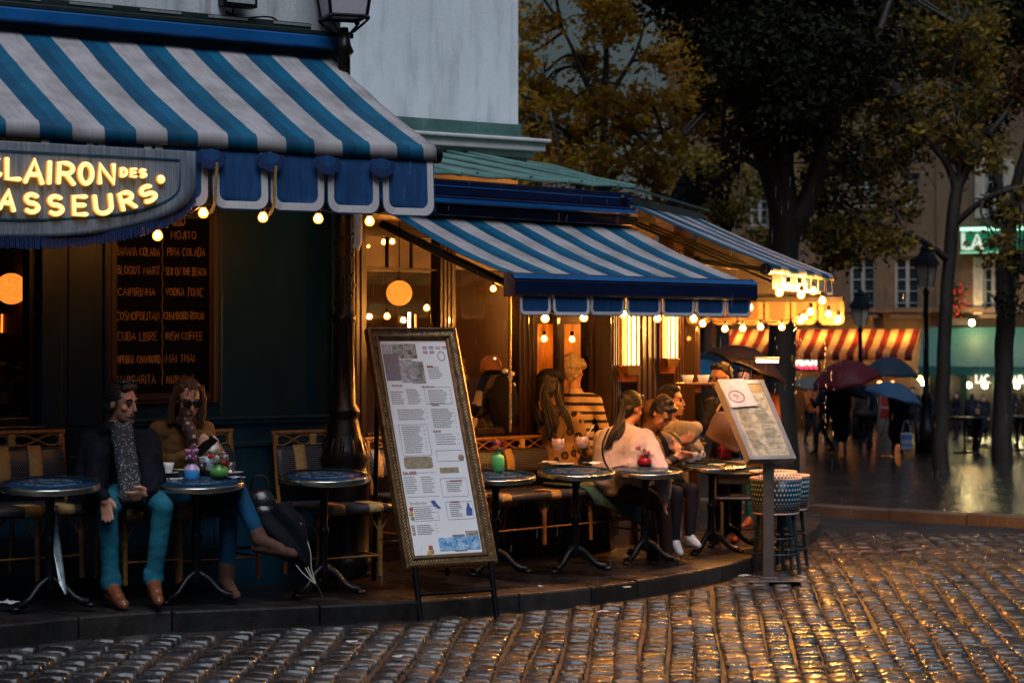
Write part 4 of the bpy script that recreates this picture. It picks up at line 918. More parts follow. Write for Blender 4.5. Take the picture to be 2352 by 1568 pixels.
fg = MB(); fm = [mat('print red', (.5, .06, .05), .5), mat('print yellow', (.6, .35, .06), .5), mat('print blue', (.06, .1, .35), .5), mat('print tan', (.33, .25, .15), .5, var=.3, vs=40)]
for i in range(4):
    for j in range(2 if i < 2 else 1):
        u, v = .63 + i * .1, .028 + j * .022
        fg.span(U(u), U(u + .07), -.001, .0004, V_(v + .004), V_(v), (0, 2, 1, 0)[i], L_); fg.span(U(u), U(u + .07), -.001, .0004, V_(v + .012), V_(v + .0085), (2, 0, 0, 1)[(i + j) % 4], L_)
P = [(.07, .557), (.1, .55), (.46, .55), (.49, .557), (.49, .598), (.46, .605), (.1, .605), (.07, .598)]; fg.prism([(U(a), V_(b_)) for a, b_ in P], -.001, .0004, 3, L_)
for u, v, r_, mi in ((.06, .79, .016, 0), (.05, .81, .018, 1), (.06, .832, .016, 3), (.26, .985, .018, 3), (.22, .99, .018, 1), (.25, .968, .018, 0), (.93, .56, .024, 3)): fg.ball((U(u), 0, V_(v)), (r_, .002, r_), mi, 10, 6, M=L_)
fg.span(U(.58), U(.86), -.001, .0004, V_(.63), V_(.605), 3, L_)
P = [(.86, .83), (.95, .83), (.96, .8), (.93, .79), (.93, .775), (.9, .77), (.89, .785), (.87, .8)]; fg.prism([(U(a), V_(b_)) for a, b_ in P], -.001, .0004, 2, L_)
P = [(.36, .757), (.42, .752), (.46, .775), (.5, .79), (.48, .795), (.4, .78)]; fg.prism([(U(a), V_(b_)) for a, b_ in P], -.001, .0004, 2, L_)
fg.build('printed_emblem', fm, sheet, fix=False)
mb = MB(); mb.span(fw, bw - fw, -.008, -.0065, fw, bl - fw, M=L_); mb.build('glass_cover', glass('cover glass', alpha=-.06), mbd)
mb = MB()
gl_ = gz(bx, by) - bz
for x in (.06, bw - .06): mb.tube([(x, -.03, .02), (x + (.0), -.13, gl_ - .1)], .022, 6); mb.tube([(x, .55, 1.45), (x, .62, swz(bx - .3, by + .6) - bz)], .018, 6)
mb.tube([(.06, -.08, gl_ * .55), (bw - .06, -.08, gl_ * .55)], .012, 6)
mb.build('stand', black_iron(), mbd)

# lectern menu by the corner
lc = on_ground(1765, 1332); px_m = FPX / lc.y
lec = thing('menu_lectern', 'slanted lit menu lectern on a steel post beside the stacked bar stools', 'menu lectern', lc, 0)
mb = MB(); top = CAM_Z + (HOR - 1000) / FPX * lc.y - lc.z
mb.span(-.045, .045, -.02, .02, .03, top - .12); mb.build('post', mat('grey steel post', (.16, .14, .13), .4, .6, bump=.1, bs=40), lec, bevel=.006)
mb = MB(); mb.span(-.3, .26, -.16, .16, 0, .012, M=Matrix.Rotation(R(6), 4, 'Z')); mb.span(-.07, .07, -.05, .05, .0125, .03); mb.build('base_plate', mat('grey steel post', (.16, .14, .13), .4, .6), lec, bevel=.003)
c4 = [at(x, y, Y) - lc for x, y, Y in ((1648, 876, lc.y + .1), (1752, 873, lc.y + .28), (1828, 1054, lc.y - .0), (1722, 1056, lc.y - .2))]
tl_, tr_, br_, bl_ = c4; nrm = (tr_ - tl_).cross(bl_ - tl_).normalized()
if nrm.y > 0: nrm = -nrm
q = lambda u, v, d=0: tl_ * (1 - u) * (1 - v) + tr_ * u * (1 - v) + br_ * u * v + bl_ * (1 - u) * v + nrm * d
mb = MB(); fwu, fwv = .09, .045
mb.add([q(0, 0), q(1, 0), q(1, 1), q(0, 1), q(0, 0, -.07), q(1, 0, -.07), q(1, 1, -.07), q(0, 1, -.07)], [(4, 5, 6, 7), (0, 1, 5, 4), (1, 2, 6, 5), (2, 3, 7, 6), (3, 0, 4, 7)])
for a, b_, c, d in ((0, 1, 0, fwv), (0, 1, 1 - fwv, 1), (0, fwu, fwv, 1 - fwv), (1 - fwu, 1, fwv, 1 - fwv)): mb.add([q(a, c, .012), q(b_, c, .012), q(b_, d, .012), q(a, d, .012), q(a, c), q(b_, c), q(b_, d), q(a, d)], [(0, 1, 2, 3), (0, 1, 5, 4), (1, 2, 6, 5), (2, 3, 7, 6), (3, 0, 4, 7)])
mb.build('case', mat('silver case', (.42, .4, .4), .35, .5, var=.15), lec)
m_lm, t, b = _new('lit menu page'); uvn = N(t, 'UVMap'); nz = N(t, 'TexNoise', Scale=4, Detail=4); t.links.new(uvn.outputs[0], nz.inputs['Vector'])
rr = ramp(t, [(.35, (.32, .33, .22)), (.5, (.5, .48, .36)), (.7, (.6, .57, .47))]); t.links.new(nz.outputs['Fac'], rr.inputs[0]); t.links.new(rr.outputs[0], b.inputs['Base Color']); b.inputs['Roughness'].default_value = .25
mb = MB(); mb.grid(lambda u, v: q(fwu + (1 - 2 * fwu) * u, fwv + (1 - 2 * fwv) * v, .003), 4, 8, 0, False, lambda u, v: (u * 2, v * 4)); pg = mb.build('menu_page', m_lm, lec, fix=False)
ink = MB()
for v in [i * .011 + .3 for i in range(52)]:
    for a, b_ in ((.16, .46), (.54, .84)):
        if rg.random() < .8: e = b_ - rg.uniform(0, .12); ink.add([q(a, v, .0045), q(e, v, .0045), q(e, v + .004, .0045), q(a, v + .004, .0045)], [(0, 1, 2, 3)])
ink.build('small_print', mat('faded print', (.2, .2, .13), .6), pg, fix=False)
em = MB(); em.add([q(.1, .05, .006), q(.9, .05, .006), q(.9, .15, .006), q(.1, .15, .006)], [(0, 1, 2, 3)]); em.build('printed_photo', photo_mat('printed page header', [(.2, .12, .05), (.5, .35, .15), (.15, .12, .06)], 40), pg, fix=False)
cd_ = MB(); ca = lambda u, v, d=.02: q(-.02 + u * .62, -.01 + v * .36, d)
cd_.add([ca(0, 0), ca(.95, -.01), ca(1.05, .95), ca(.1, 1)], [(0, 1, 2, 3)]); cdo = cd_.build('notice', mat('white card', (.6, .56, .58), .5), lec, fix=False, solid=.002)
P3 = [ca(.42 + .26 * math.cos(R(a)), .62 + .2 * math.sin(R(a)), .0225) for a in range(0, 361, 15)]; mb = MB(); mb.tube(P3, .004, 5); mb.tube([ca(.34, .56, .0225), ca(.5, .6, .0225), ca(.4, .7, .0225)], .003, 5); mb.build('printed_emblem', mat('purple grey print', (.2, .17, .25), .6), cdo, fix=False)
mb = MB(); tp = q(.42, 0, 0); P = [tp + Vector((0, .05, -.05)), tp + Vector((-.06, .06, .1)), tp + Vector((.0, .03, .18)), tp + Vector((.16, -.0, .19)), tp + Vector((.28, -.03, .185))]
mb.tube(spline(P), .007, 6); mb.build('lamp_arm', black_iron(), lec)
hd = tp + Vector((.25, -.04, .17)); mb = MB(); mb.tube([hd + Vector((-.1, 0, .015)), hd + Vector((.1, -.0, .01))], .02, 8); sh_ = mb.build('lamp_shade', brass(), lec)
mb = MB(); mb.tube([hd + Vector((-.09, -.015, -.002)), hd + Vector((.09, -.015, -.006))], .012, 8); mb.build('lamp_tube', emit('lectern lamp glow', (1, .72, .36), 16), lec)

# ------------------------------------------------------------------ string lights, wall lanterns, globes
def make_bulb():
    t = thing('light_bulb', 'x', 'light bulb')
    mb = MB(); mb.lathe([(0, -.044), (.012, -.042), (.02, -.033), (.0215, -.024), (.018, -.012), (.01, .0), (0, .004)], 10); fil = mb.build('filament', bulb_mat(), t)
    m, tt, b_ = _new('amber glass with halo glow'); tt.nodes.remove(b_); tr = N(tt, 'BsdfTransparent', Color=(1, .8, .5, 1)); em_ = N(tt, 'Emission', Color=(1, .34, .04, 1), Strength=3.5); mxs = N(tt, 'MixShader'); mxs.inputs[0].default_value = .35; tt.links.new(tr.outputs[0], mxs.inputs[1]); tt.links.new(em_.outputs[0], mxs.inputs[2]); tt.links.new(mxs.outputs[0], tt.nodes['Material Output'].inputs[0])  # shell emission imitates the orange halo round a lit bulb
    mb = MB(); mb.lathe([(0, -.058), (.015, -.056), (.028, -.045), (.034, -.028), (.03, -.012), (.019, .006), (.0125, .012)], 14); mb.build('glass', m, t)
    mb = MB(); mb.lathe([(.0125, .008), (.016, .012), (.016, .045), (.01, .05), (0, .05)], 10); mb.build('socket', black_iron(), t)
    return t
bulb0 = make_bulb(); used_b = []
def weak_bulb():
    "the same bulb with a dimmer filament"
    t = dup(bulb0); f = [c for c in t.children if c.name.startswith('filament')][0]; f.data = f.data.copy(); f.data.materials[0] = emit('dim bulb glow', (1, .45, .1), 120); KIDS[t.name] = list(t.children); return t
weak0 = weak_bulb(); used_w = []
def bulb(px, py, Y, label, group, s_=1.0, weak=False):
    if weak:
        P = at(px, py, Y) + Vector((0, 0, .024 * s_)); b_ = weak0 if not used_w else dup(weak0, P); used_w.append(b_); b_.location = P; b_.scale = (s_,) * 3; b_['label'] = label; b_['group'] = group; return b_
    P = at(px, py, Y) + Vector((0, 0, .024 * s_)); b_ = bulb0 if not used_b else dup(bulb0, P)
    used_b.append(b_); b_.location = P; b_.scale = (s_,) * 3; b_['label'] = label; b_['group'] = group; return b_
def depth(fr, px, y):  # distance along the view at a frame's plane
    x, z = fr.inv(px, HOR, y); return fr.W(x, y, 0).y
g1 = 'bulbs under the big awning'
for px, py, lb in ((467, 489, 'glowing bulb by the braided cord next to the lit name panel'), (604, 499, 'glowing bulb below the second braided cord of the big awning'), (731, 502, 'half hidden glowing bulb under the white scallop right of the cords'), (849, 508, 'glowing bulb under the last scallop but one of the big awning'), (362, 541, 'glowing bulb peeping out under the lit name panel')):
    bulb(px, py, depth(F, px, YF + .05), lb, g1, .95, True)
g2 = 'bulbs under the terrace front awning'
bp_ = [(1252, 731), (1341, 729), (1432, 722), (1510, 731), (1593, 732)]
for (px, py), lb in zip(bp_, ('glowing bulb under the first gap of the terrace awning scallops, from the left', 'glowing bulb in front of the amber door pane', 'glowing bulb in front of the nearer tall wall lantern', 'glowing bulb in front of the farther wall lantern', 'glowing bulb under the last scallop of the terrace front awning')):
    bulb(px, py, depth(T, px, YB + .06), lb, g2, 1.0)
bulb(1133, 663, depth(T, 1133, -1.1), 'glowing bulb under the left arm of the terrace awning', g2, .75, True)
bulb(1039, 565, depth(T, 1039, -.35), 'tiny glowing bulb where the terrace awning arm leaves the post', g2, .6, True)
bulb(961, 561, depth(T, 961, -.1), 'tiny glowing bulb beside the awning arm above the glass', g2, .55, True)
g3 = 'bulbs along the far end flap'
rp = [(1614, 743), (1665, 755), (1706, 754), (1747, 751), (1796, 751), (1838, 737), (1848, 730)]
for i, (px, py) in enumerate(rp):
    bulb(px, py, 20.0, 'glowing bulb %s along the far end flap of the side awning' % ('nearest the terrace', 'second from the terrace', 'third from the terrace', 'in the middle', 'third from the free end', 'second from the free end', 'at the free end')[i], g3, 1.05)
g4 = 'bulbs hanging off the side awning roller'
for px, py, Y, lb in ((1811, 659, 17.9, 'glowing bulb in front of the first pale flap of the side awning'), (1840, 677, 18.3, 'glowing bulb below and right of the first pale flap of the side awning'), (1836, 661, 18.6, 'small glowing bulb just above another under the side awning'), (1903, 722, 20.0, 'glowing bulb hanging low off the side awning end'), (1925, 734, 20.2, 'outermost glowing bulb at the low far corner of the side awning'), (1918, 726, 20.4, 'glowing bulb squeezed between two at the far awning corner'), (1868, 668, 18.9, 'bulb glowing under the middle of the side awning flaps'), (1889, 690, 19.4, 'bulb glowing low between the side awning flaps and its far corner'), (1862, 716, 19.8, 'bulb glowing just above the free end of the far end flap'), (1790, 672, 18.2, 'bulb glowing left of the first pale flap of the side awning'), (1722, 706, 19.6, 'bulb glowing in the shade above the middle of the far end flap')):
    bulb(px, py, Y, lb, g4, 1.15)
g5 = 'bulbs inside the glazed terrace'
for px, py, y, s_, lb in ((882, 556, .9, .8, 'left one of two added bulbs standing in for reflections in the top panes'), (901, 555, .95, .8, 'right one of two added bulbs standing in for reflections in the top panes'), (889, 726, .8, .9, 'bare bulb inside below the orange globe'), (980, 707, .9, .9, 'bare bulb inside right of the orange globe near the post'), (1250, 778, 1.0, 1.0, 'glowing bulb behind the left amber pane'), (1314, 779, 1.0, 1.0, 'glowing bulb behind the right amber pane')):  # the bulb pair behind the top panes stands in for reflections in the glass
    bulb(px, py, depth(T, px, y), lb, g5, s_, True)
def cable_thing(P, label, r_=.006):
    mb = MB(); P = [Vector(p) for p in P]; S_ = []
    for a, b_ in zip(P, P[1:]):
        for i in range(8): t_ = i / 8; S_.append(a.lerp(b_, t_) + Vector((0, 0, -.05 * 4 * t_ * (1 - t_) * min(1, (b_ - a).length))))
    S_.append(P[-1]); mb.tube(S_, r_, 5); o = mb.build('light_cable', black_iron(), None, loc=P[0], off=P[0]); tag(o, label, 'cable', 'cables of the string lights')
cable_thing([at(px, py - 22, depth(F, px, YF + .05)) for px, py in ((90, 556), (362, 545), (467, 489), (604, 497), (731, 502), (849, 508), (985, 505))], 'black string light cable under the scallops of the big awning')
cable_thing([at(px, py - 14, depth(T, px, YB + .06)) for px, py in [(1195, 725)] + bp_ + [(1700, 735)]], 'black string light cable under the terrace front scallops')
cable_thing([at(px, py - 14, 20.0) for px, py in rp], 'black string light cable along the far end flap')

# twisted chain under the awning corner
ct = T.W(X0 + .0, YB + .02, 2.05); mb = MB(); zb_ = at(1185, 990, ct.y).z; n_ = 46
for i in range(n_):
    z_ = -(2.05 - zb_) * i / n_; a = R(90 * (i % 2) + 30)
    mb.tube([(.009 * math.cos(q_) * math.cos(a), .009 * math.cos(q_) * math.sin(a), z_ - .012 + .018 * math.sin(q_)) for q_ in [2 * math.pi * k / 8 for k in range(8)]], .0035, 4, closed=True)
o = mb.build('rain_chain', brass(), None, loc=ct); tag(o, 'thin brass rain chain hanging from the left corner of the terrace awning', 'chain')

# tall wall lanterns on the terrace posts
def make_lantern():
    t = thing('wall_lantern', 'x', 'wall lantern'); h = .62
    mb = MB()
    mb.span(-.085, .085, -.16, .01, -.05, 0); mb.span(-.1, .1, -.17, .015, -.02, -.005); mb.span(-.07, .07, -.14, 0, -.085, -.05); mb.span(-.095, .095, -.165, .01, h, h + .06)
    for x, y in ((-.08, -.15), (.08, -.15), (-.08, 0), (.08, 0)): mb.span(x - .007, x + .007, y - .007, y + .007, 0, h)
    for x in (-.036, .036): mb.span(x - .011, x + .011, -.16, -.146, 0, h)
    for y in (-.1, -.05): mb.span(-.086, -.0735, y - .009, y + .009, 0, h); mb.span(.0735, .086, y - .009, y + .009, 0, h)
    mb.build('brass_frame', brass(), t, bevel=.003)
    mb = MB(); mb.span(-.073, .073, -.145, -.01, .001, h - .001); mb.build('glass', emit('lantern glass glow', (1, .56, .16), 3.0), t)
    mb = MB(); mb.span(-.12, .12, .016, .03, -.15, h + .1); mb.build('back_plate', mat('copper plate', (.25, .075, .02), .35, .4), t, bevel=.003)
    return t
wl = make_lantern()
for i, (px, y, ytop, ybot, lb) in enumerate(((1443, -.06, 700, 838, 'nearer tall brass wall lantern glowing yellow on the terrace corner post'), (1534, -.06, 702, 822, 'farther tall brass wall lantern glowing yellow beside the open side of the terrace'))):
    x = S.x(px, y); z = S.inv(px, ybot, y)[1]; t = wl if i == 0 else dup(wl); t.location = S.W(x, y, z); t.rotation_euler.z = R(22); t['label'] = lb; t['group'] = 'tall wall lanterns'; t.scale = (.74, .74, 1.0) if i == 0 else (.7, .7, .98)

# orange paper globes
def globe(loc, r_, label):
    t = thing('globe_lamp', label, 'lamp', loc, 0, 'orange globe lamps')
    mb = MB(); mb.ball((0, 0, 0), (r_, r_, r_ * .97), nu=24, nv=14)
    if 'globe shade' not in MATS:
        m, tt, b = _new('globe shade'); tcn = N(tt, 'TexCoord'); mp = N(tt, 'Mapping'); mp.inputs['Scale'].default_value = (30, 30, 90); tt.links.new(tcn.outputs['Object'], mp.inputs[0]); n = N(tt, 'TexNoise', Scale=2); tt.links.new(mp.outputs[0], n.inputs['Vector']); rr = ramp(tt, [(.35, (.75, .2, .02)), (.65, (1, .33, .04))]); tt.links.new(n.outputs['Fac'], rr.inputs[0]); tt.links.new(rr.outputs[0], b.inputs['Emission Color']); b.inputs['Emission Strength'].default_value = .75; b.inputs['Base Color'].default_value = (.6, .25, .06, 1)
    mb.build('shade', MATS['globe shade'], t)
    mb = MB(); mb.tube([(0, 0, r_ * .96), (0, 0, r_ + .5)], .006, 6); mb.tube([(0, 0, r_ * .95), (0, 0, r_ * 1.12)], .03, 10); mb.build('cord', black_iron(), t)
globe(at(26, 663, depth(F, 26, 1.0)), 37 / FPX * depth(F, 26, 1.0), 'orange paper globe lamp behind the left shop window')
globe(at(917, 673, depth(T, 917, 1.0)), 30 / FPX * depth(T, 917, 1.0), 'orange paper globe lamp inside the glazed terrace')
# heater tubes and strip light
def tubelamp(P0, P1, r_, label, em_, cat='lamp', nm='tube_lamp'):
    t = thing(nm, label, cat, P0); mb = MB(); d = P1 - P0; mb.tube([d * .03, d * .97], r_, 8); mb.build('glass', em_, t)
    mb = MB(); mb.tube([d * -.03, d * .03], r_ * 1.3, 8); mb.tube([d * .97, d * 1.05], r_ * 1.3, 8); mb.build('cap', black_iron(), t)
Y_ = depth(F, 15, 1.4); tubelamp(at(15, 783, Y_), at(16, 712, Y_), .014, 'glowing orange heater tube under the left globe lamp', emit('heater glow', (1, .22, .03), 5)); tubelamp(at(4, 765, Y_), at(5, 720, Y_), .008, 'thin dim heater tube at the left edge beside a brighter one', emit('dim heater glow', (1, .16, .02), 2))
Y_ = depth(T, 940, 1.3); tubelamp(at(940, 772, Y_), at(940, 716, Y_), .012, 'short greenish white strip light inside the terrace', emit('strip glow', (.75, 1, .55), 6)); tubelamp(at(955, 772, Y_), at(954, 720, Y_), .009, 'short dim orange tube beside the strip light', emit('dim heater glow', (1, .16, .02), 2))
# brass bugle hanging in the left window
Y_ = depth(F, 75, .9); A0 = at(86, 690, Y_)
bg_ = thing('bugle', 'long brass bugle hanging inside the left shop window', 'bugle', A0); q_ = lambda a, b_: at(a, b_, Y_) - A0
mb = MB(); mb.tube([q_(86, 690), q_(64, 770)], .012, 10); mb.tube([q_(91, 712), q_(76, 782)], .008, 8); mb.tube(spline([q_(64, 770), q_(60, 790), q_(70, 792), q_(76, 782)]), .008, 8); mb.tube([q_(86, 690), q_(90, 676)], [.012, .035], 12); mb.build('tubing', mat('polished brass', (.7, .42, .12), .18, 1.0), bg_)

# ------------------------------------------------------------------ bistro tables
m_top = mat('navy enamel table top', (.005, .03, .075), .14, var=.35, vs=4)
m_logo = mat('pale table print', (.1, .15, .2), .4)
def make_table():
    t = thing('bistro_table', 'x', 'table'); h = .745
    mb = MB(); mb.lathe([(0, h - .012), (.272, h - .012), (.276, h - .004), (.274, h), (0, h)], 40); top = mb.build('tabletop', m_top, t)
    mb = MB(); mb.lathe([(.274, h + .003), (.292, h + .003), (.3, h - .003), (.297, h - .01), (.302, h - .014), (.297, h - .021), (.302, h - .026), (.296, h - .036), (.27, h - .036)], 44); mb.build('metal_rim', steel(), t)
    mb = MB(); mb.lathe([(0, h - .04), (.1, h - .04), (.1, h - .06), (.035, h - .09), (.026, h - .14), (.026, .42), (.034, .41), (.04, .39), (.034, .37), (.028, .35), (.03, .2), (.042, .17), (.05, .12), (.04, .1), (0, .08)], 16)
    mb.build('pedestal', black_iron(), t)
    mb = MB()
    for i in range(3):
        q = R(100 + 120 * i); c, s_ = math.cos(q), math.sin(q)
        mb.tube([(c * a, s_ * a, z) for a, z in ((.02, .16), (.08, .13), (.15, .06), (.2, .035), (.25, .03))], [.03, .026, .022, .026, .03], 8); mb.ball((c * .255, s_ * .255, .018), (.035, .035, .018))
    mb.build('foot', black_iron(), t)
    mb = MB(); z = h + .0012
    for r_ in (.085, .15): mb.tube([(r_ * 1.25 * math.cos(R(a)), r_ * math.sin(R(a)), z) for a in range(0, 360, 10)], .0022, 4, closed=True, flat=.3)
    M_ = Matrix.Translation((0, 0, z)) @ Matrix.Rotation(R(-90), 4, 'X')
    def ringword(txt, r_, a0, a1, hh, flip):
        for i, ch_ in enumerate(txt):
            a = a0 + (a1 - a0) * i / (len(txt) - 1); x, y = r_ * 1.25 * math.cos(R(a)), r_ * math.sin(R(a))
            ribbon(mb, letter(ch_, x, y, hh * .75, hh, R(a - 90 + (180 if flip else 0))), 0, .0022, .001, M=Matrix.Translation((0, 0, z)) @ Matrix(((1, 0, 0, 0), (0, 0, 1, 0), (0, -1, 0, 0), (0, 0, 0, 1))))
    ringword('DES CHASSEURS', .118, 200, 340, .03, True); ringword('LE CLAIRON', .118, 150, 30, .03, False)
    mb.tube([(-.06, .01, z), (-.02, .03, z), (.03, -.01, z), (.07, .02, z)], .003, 4, flat=.3); mb.tube([(-.05, -.02, z), (.0, .0, z), (.06, -.02, z)], .003, 4, flat=.3)
    mb.build('printed_emblem', m_logo, top, fix=False)
    return t
TB = []
tb0 = make_table()
for px, py, Y, tilt, lb in ((115, 1106, 12.37, .085, 'empty round bistro table at the left edge in front of the rattan bench'), (450, 1101, 13.05, .095, 'round bistro table holding the coffee cups, blue vase and green vase'), (742, 1088, 13.7, .085, 'empty round blue bistro table in front of the cast iron street lamp'),
        (1135, 1088, 15.3, .085, 'round bistro table with the lime green bottle, half behind the menu board'), (1319, 1079, 15.8, .08, 'round bistro table with two tall cocktail glasses'), (1479, 1077, 16.6, .075, 'round bistro table with the dark red vase'), (1632, 1066, 17.5, .06, 'round bistro table with mugs between the young couple and the lectern'), (1668, 1055, 18.5, .05, 'farther bistro table with red box and wine glasses')):
    P = at(px, py, Y); g_ = swz(P.x, P.y); t = tb0 if not TB else dup(tb0); h = P.z - g_
    t.location = (P.x, P.y, g_ + .0); t.scale = (1, 1, h / .745); t.rotation_euler = (tilt, 0, R(12)); t['label'] = lb; t['group'] = 'round bistro tables'
    TB.append((P, tilt, .745))
def on_table(i, px, py):
    P, tilt, _ = TB[i]; d = Vector(((px - 1176) / FPX, 1, (HOR - py) / FPX)); n_ = Vector((0, -math.sin(tilt), math.cos(tilt)))
    t_ = (P - Vector((0, 0, CAM_Z))).dot(n_) / d.dot(n_); q = Vector((0, 0, CAM_Z)) + d * t_; return q + Vector((0, 0, .0025))

# ------------------------------------------------------------------ rattan seats
def rattan(name, label, cat, wd, loc, rotz, bands, group, backh=.95, seath=.47, dep=.5):
    t = thing(name, label, cat, loc, rotz, group); bm_, cm = bamboo(), cream_weave(); hw = wd / 2; P_ = .0135
    bz0, bz1 = seath + .13, backh - .1
    mb = MB(); mb.grid(lambda u, v: (-hw + wd * u, .02 + .05 * v - .02 * math.sin(math.pi * v), bz0 + (bz1 - bz0) * v), 12, 6, uvfn=lambda u, v: (wd * u / P_, (bz1 - bz0) * v / P_)); mb.build('backrest', black_weave(), t, solid=.018, fix=False)
    for b_ in bands: mb = MB(); mb.grid(lambda u, v: (b_ - .045 + .09 * u, .006 + .05 * v - .02 * math.sin(math.pi * v), bz0 - .005 + (bz1 - bz0 + .012) * v), 3, 6); mb.build('backrest_band', cm, t, solid=.006, fix=False)
    mb = MB(); mb.tube([(-hw - .02, .08, backh - .008), (hw + .02, .08, backh - .008)], .017, 10)
    for x in (-hw, hw): mb.tube([(x, .0, seath), (x, .03, bz0), (x, .075, backh - .01)], .015, 8)
    mb.build('top_rail', bm_, t)
    mb = MB(); nl = max(1, round(wd / .31)); z0, z1 = bz1 + .004, backh - .024
    for i in range(nl):
        a, b_ = -hw + wd * i / nl + .02, -hw + wd * (i + 1) / nl - .02; m_ = (a + b_) / 2; zm = (z0 + z1) / 2; hz = (z1 - z0) / 2; L = (b_ - a) / 2
        mb.tube([(m_ + L * math.cos(q), .076, zm + hz * math.sin(2 * q) * (.98)) for q in [2 * math.pi * k / 28 for k in range(28)]], .0075, 6, closed=True)
    mb.build('cane_loop', bm_, t)
    for i in range(nl + 1):
        x = -hw + wd * i / nl; mb = MB(); mb.span(max(x - .024, -hw - .004), min(x + .024, hw + .004), .058, .092, z0 - .002, z1 + .004); mb.build('loop_binding', cm, t, bevel=.006)
    mb = MB(); mb.grid(lambda u, v: (-hw + wd * u, -dep + dep * min(1, v * 1.25) if v < .8 else 0, 0) if False else (-hw + wd * u, (-dep - .012 * math.sin(math.pi * min(1, v / .22)) if v < .22 else -dep + dep * (v - .22) / .78), seath - .05 + .05 * v / .22 if v < .22 else seath - .01 * math.sin(math.pi * (v - .22) / .78)), 12, 14, uvfn=lambda u, v: (wd * u / P_, .6 * v / P_)); mb.build('seat', black_weave(), t, solid=.02, fix=False)
    for b_ in bands:
        mb = MB(); mb.grid(lambda u, v: (b_ - .055 + .11 * u, (-dep - .006 - .014 * math.sin(math.pi * min(1, v / .3)) if v < .3 else -dep + .2 * (v - .3) / .7), seath - .056 + .066 * v / .3 if v < .3 else seath + .012), 3, 10)
        mb.build('seat_band', cm, t, solid=.006, fix=False)
    xs_ = [-hw + .06, hw - .06] if wd < .8 else [-hw + .08 + (wd - .16) * i / 3 for i in range(4)]
    for x in xs_:
        mb = MB(); mb.tube([(x, -dep + .05, seath - .04), (x, -dep + .04, .0)], .018, 8); mb.tube([(x - .09, -dep + .05, seath - .05), (x, -dep + .045, seath - .2)], .008, 6); mb.tube([(x + .09, -dep + .05, seath - .05), (x, -dep + .045, seath - .2)], .008, 6)
        mb.tube([(x, -dep + .045, seath - .19), (x, -dep + .045, seath - .24)], .022, 8); mb.build('leg', bm_, t)
    for x in xs_: mb = MB(); mb.tube([(x, -.03, seath - .03), (x, .02, .0)], .016, 8); mb.build('rear_leg', bm_, t)
    mb = MB(); mb.tube([(xs_[0], -dep + .045, .14), (xs_[-1], -dep + .045, .14)], .009, 6); mb.tube([(xs_[0], -dep + .045, .14), (xs_[0], 0, .14)], .009, 6); mb.tube([(xs_[-1], -dep + .045, .14), (xs_[-1], 0, .14)], .009, 6); mb.build('stretcher', bm_, t)
    return t
def rat_at(fr, px0, px1, ylocal, pytop, name, label, cat, bandpx, group):
    x0, x1 = fr.x(px0, ylocal), fr.x(px1, ylocal); P = fr.W((x0 + x1) / 2, ylocal, 0); ztop = fr.inv((px0 + px1) / 2, pytop, ylocal)[1]; g_ = swz(P.x, P.y) + .03
    return rattan(name, label, cat, x1 - x0, (P.x, P.y, g_), fr.a, [fr.x(b_, ylocal) - (x0 + x1) / 2 for b_ in bandpx], group, ztop - g_, (ztop - g_) * .5)
gr = 'rattan seats along the cafe front'
rat_at(F, -210, 152, -.22, 994, 'rattan_bench', 'rattan bench with looped cane back under the left shop window', 'bench', (-120, 84, 10), gr)
rat_at(F, 322, 541, -.25, 991, 'rattan_chair', 'rattan chair the woman in the tan coat sits on', 'chair', (345, 502), gr)
rat_at(F, 641, 815, -.2, 990, 'rattan_chair', 'empty rattan chair half hidden behind the cast iron street lamp', 'chair', (694, 780), gr)
rat_at(T, 856, 1010, -.15, 1003, 'rattan_chair', 'rattan chair mostly hidden behind the tall menu board', 'chair', (872, 1000), gr)
rat_at(T, 1030, 1382, 0.0, 1003, 'rattan_bench', 'long rattan bench with cream bands under the terrace windows', 'bench', (1060, 1175, 1287, 1370), gr)
q = F.W(F.x(285, -.3), -.3, 0); rattan('rattan_chair', 'rattan chair the man in the dark coat sits on', 'chair', .5, (q.x, q.y, swz(q.x, q.y) + .03), F.a, [-.15, .2], gr, .92, .47)
q = at(1440, 770, 17.25); rattan('rattan_stool', 'cane seat under the woman in the pink jumper', 'stool', .46, (q.x, q.y, swz(q.x, q.y)), R(215), [-.1], gr, .6, .46)
q = at(1702, 770, 18.1); gq = gz(q.x, q.y); ch_ = rattan('rattan_chair', 'low woven chair turned away beside the lectern post', 'chair', .46, (q.x, q.y, gq + KERB), R(170), [-.18], gr, .78, .45)
# green blanket over the bench end
b0 = T.W(T.x(1390, -.25), -.25, 0); gb = swz(b0.x, b0.y) + .5; mb = MB()
def bl_fn(u, v):
    x = -.55 + 1.15 * u; d = v * .95
    if d < .45: return (x, .2 - d, .02 + .015 * math.sin(x * 9) * (1 - v))
    e = d - .45; return (x * (1 - .2 * e) + .1 * e, -.27 - .05 * math.sin(min(1, e * 3) * 1.5) - .03 * math.sin(x * 14) * e * 2, .02 - e * (.3 + .7 * min(1, max(0, .5 + x))))
mb.grid(bl_fn, 20, 16); o = mb.build('blanket', mat('dark green wool', (.01, .075, .065), .85, var=.25, vs=25, bump=.2, bs=120, sheen=.3), None, loc=(b0.x, b0.y, gb), rotz=T.a, solid=.012, fix=False); tag(o, 'dark green blanket draped over the end of the long rattan bench', 'blanket')

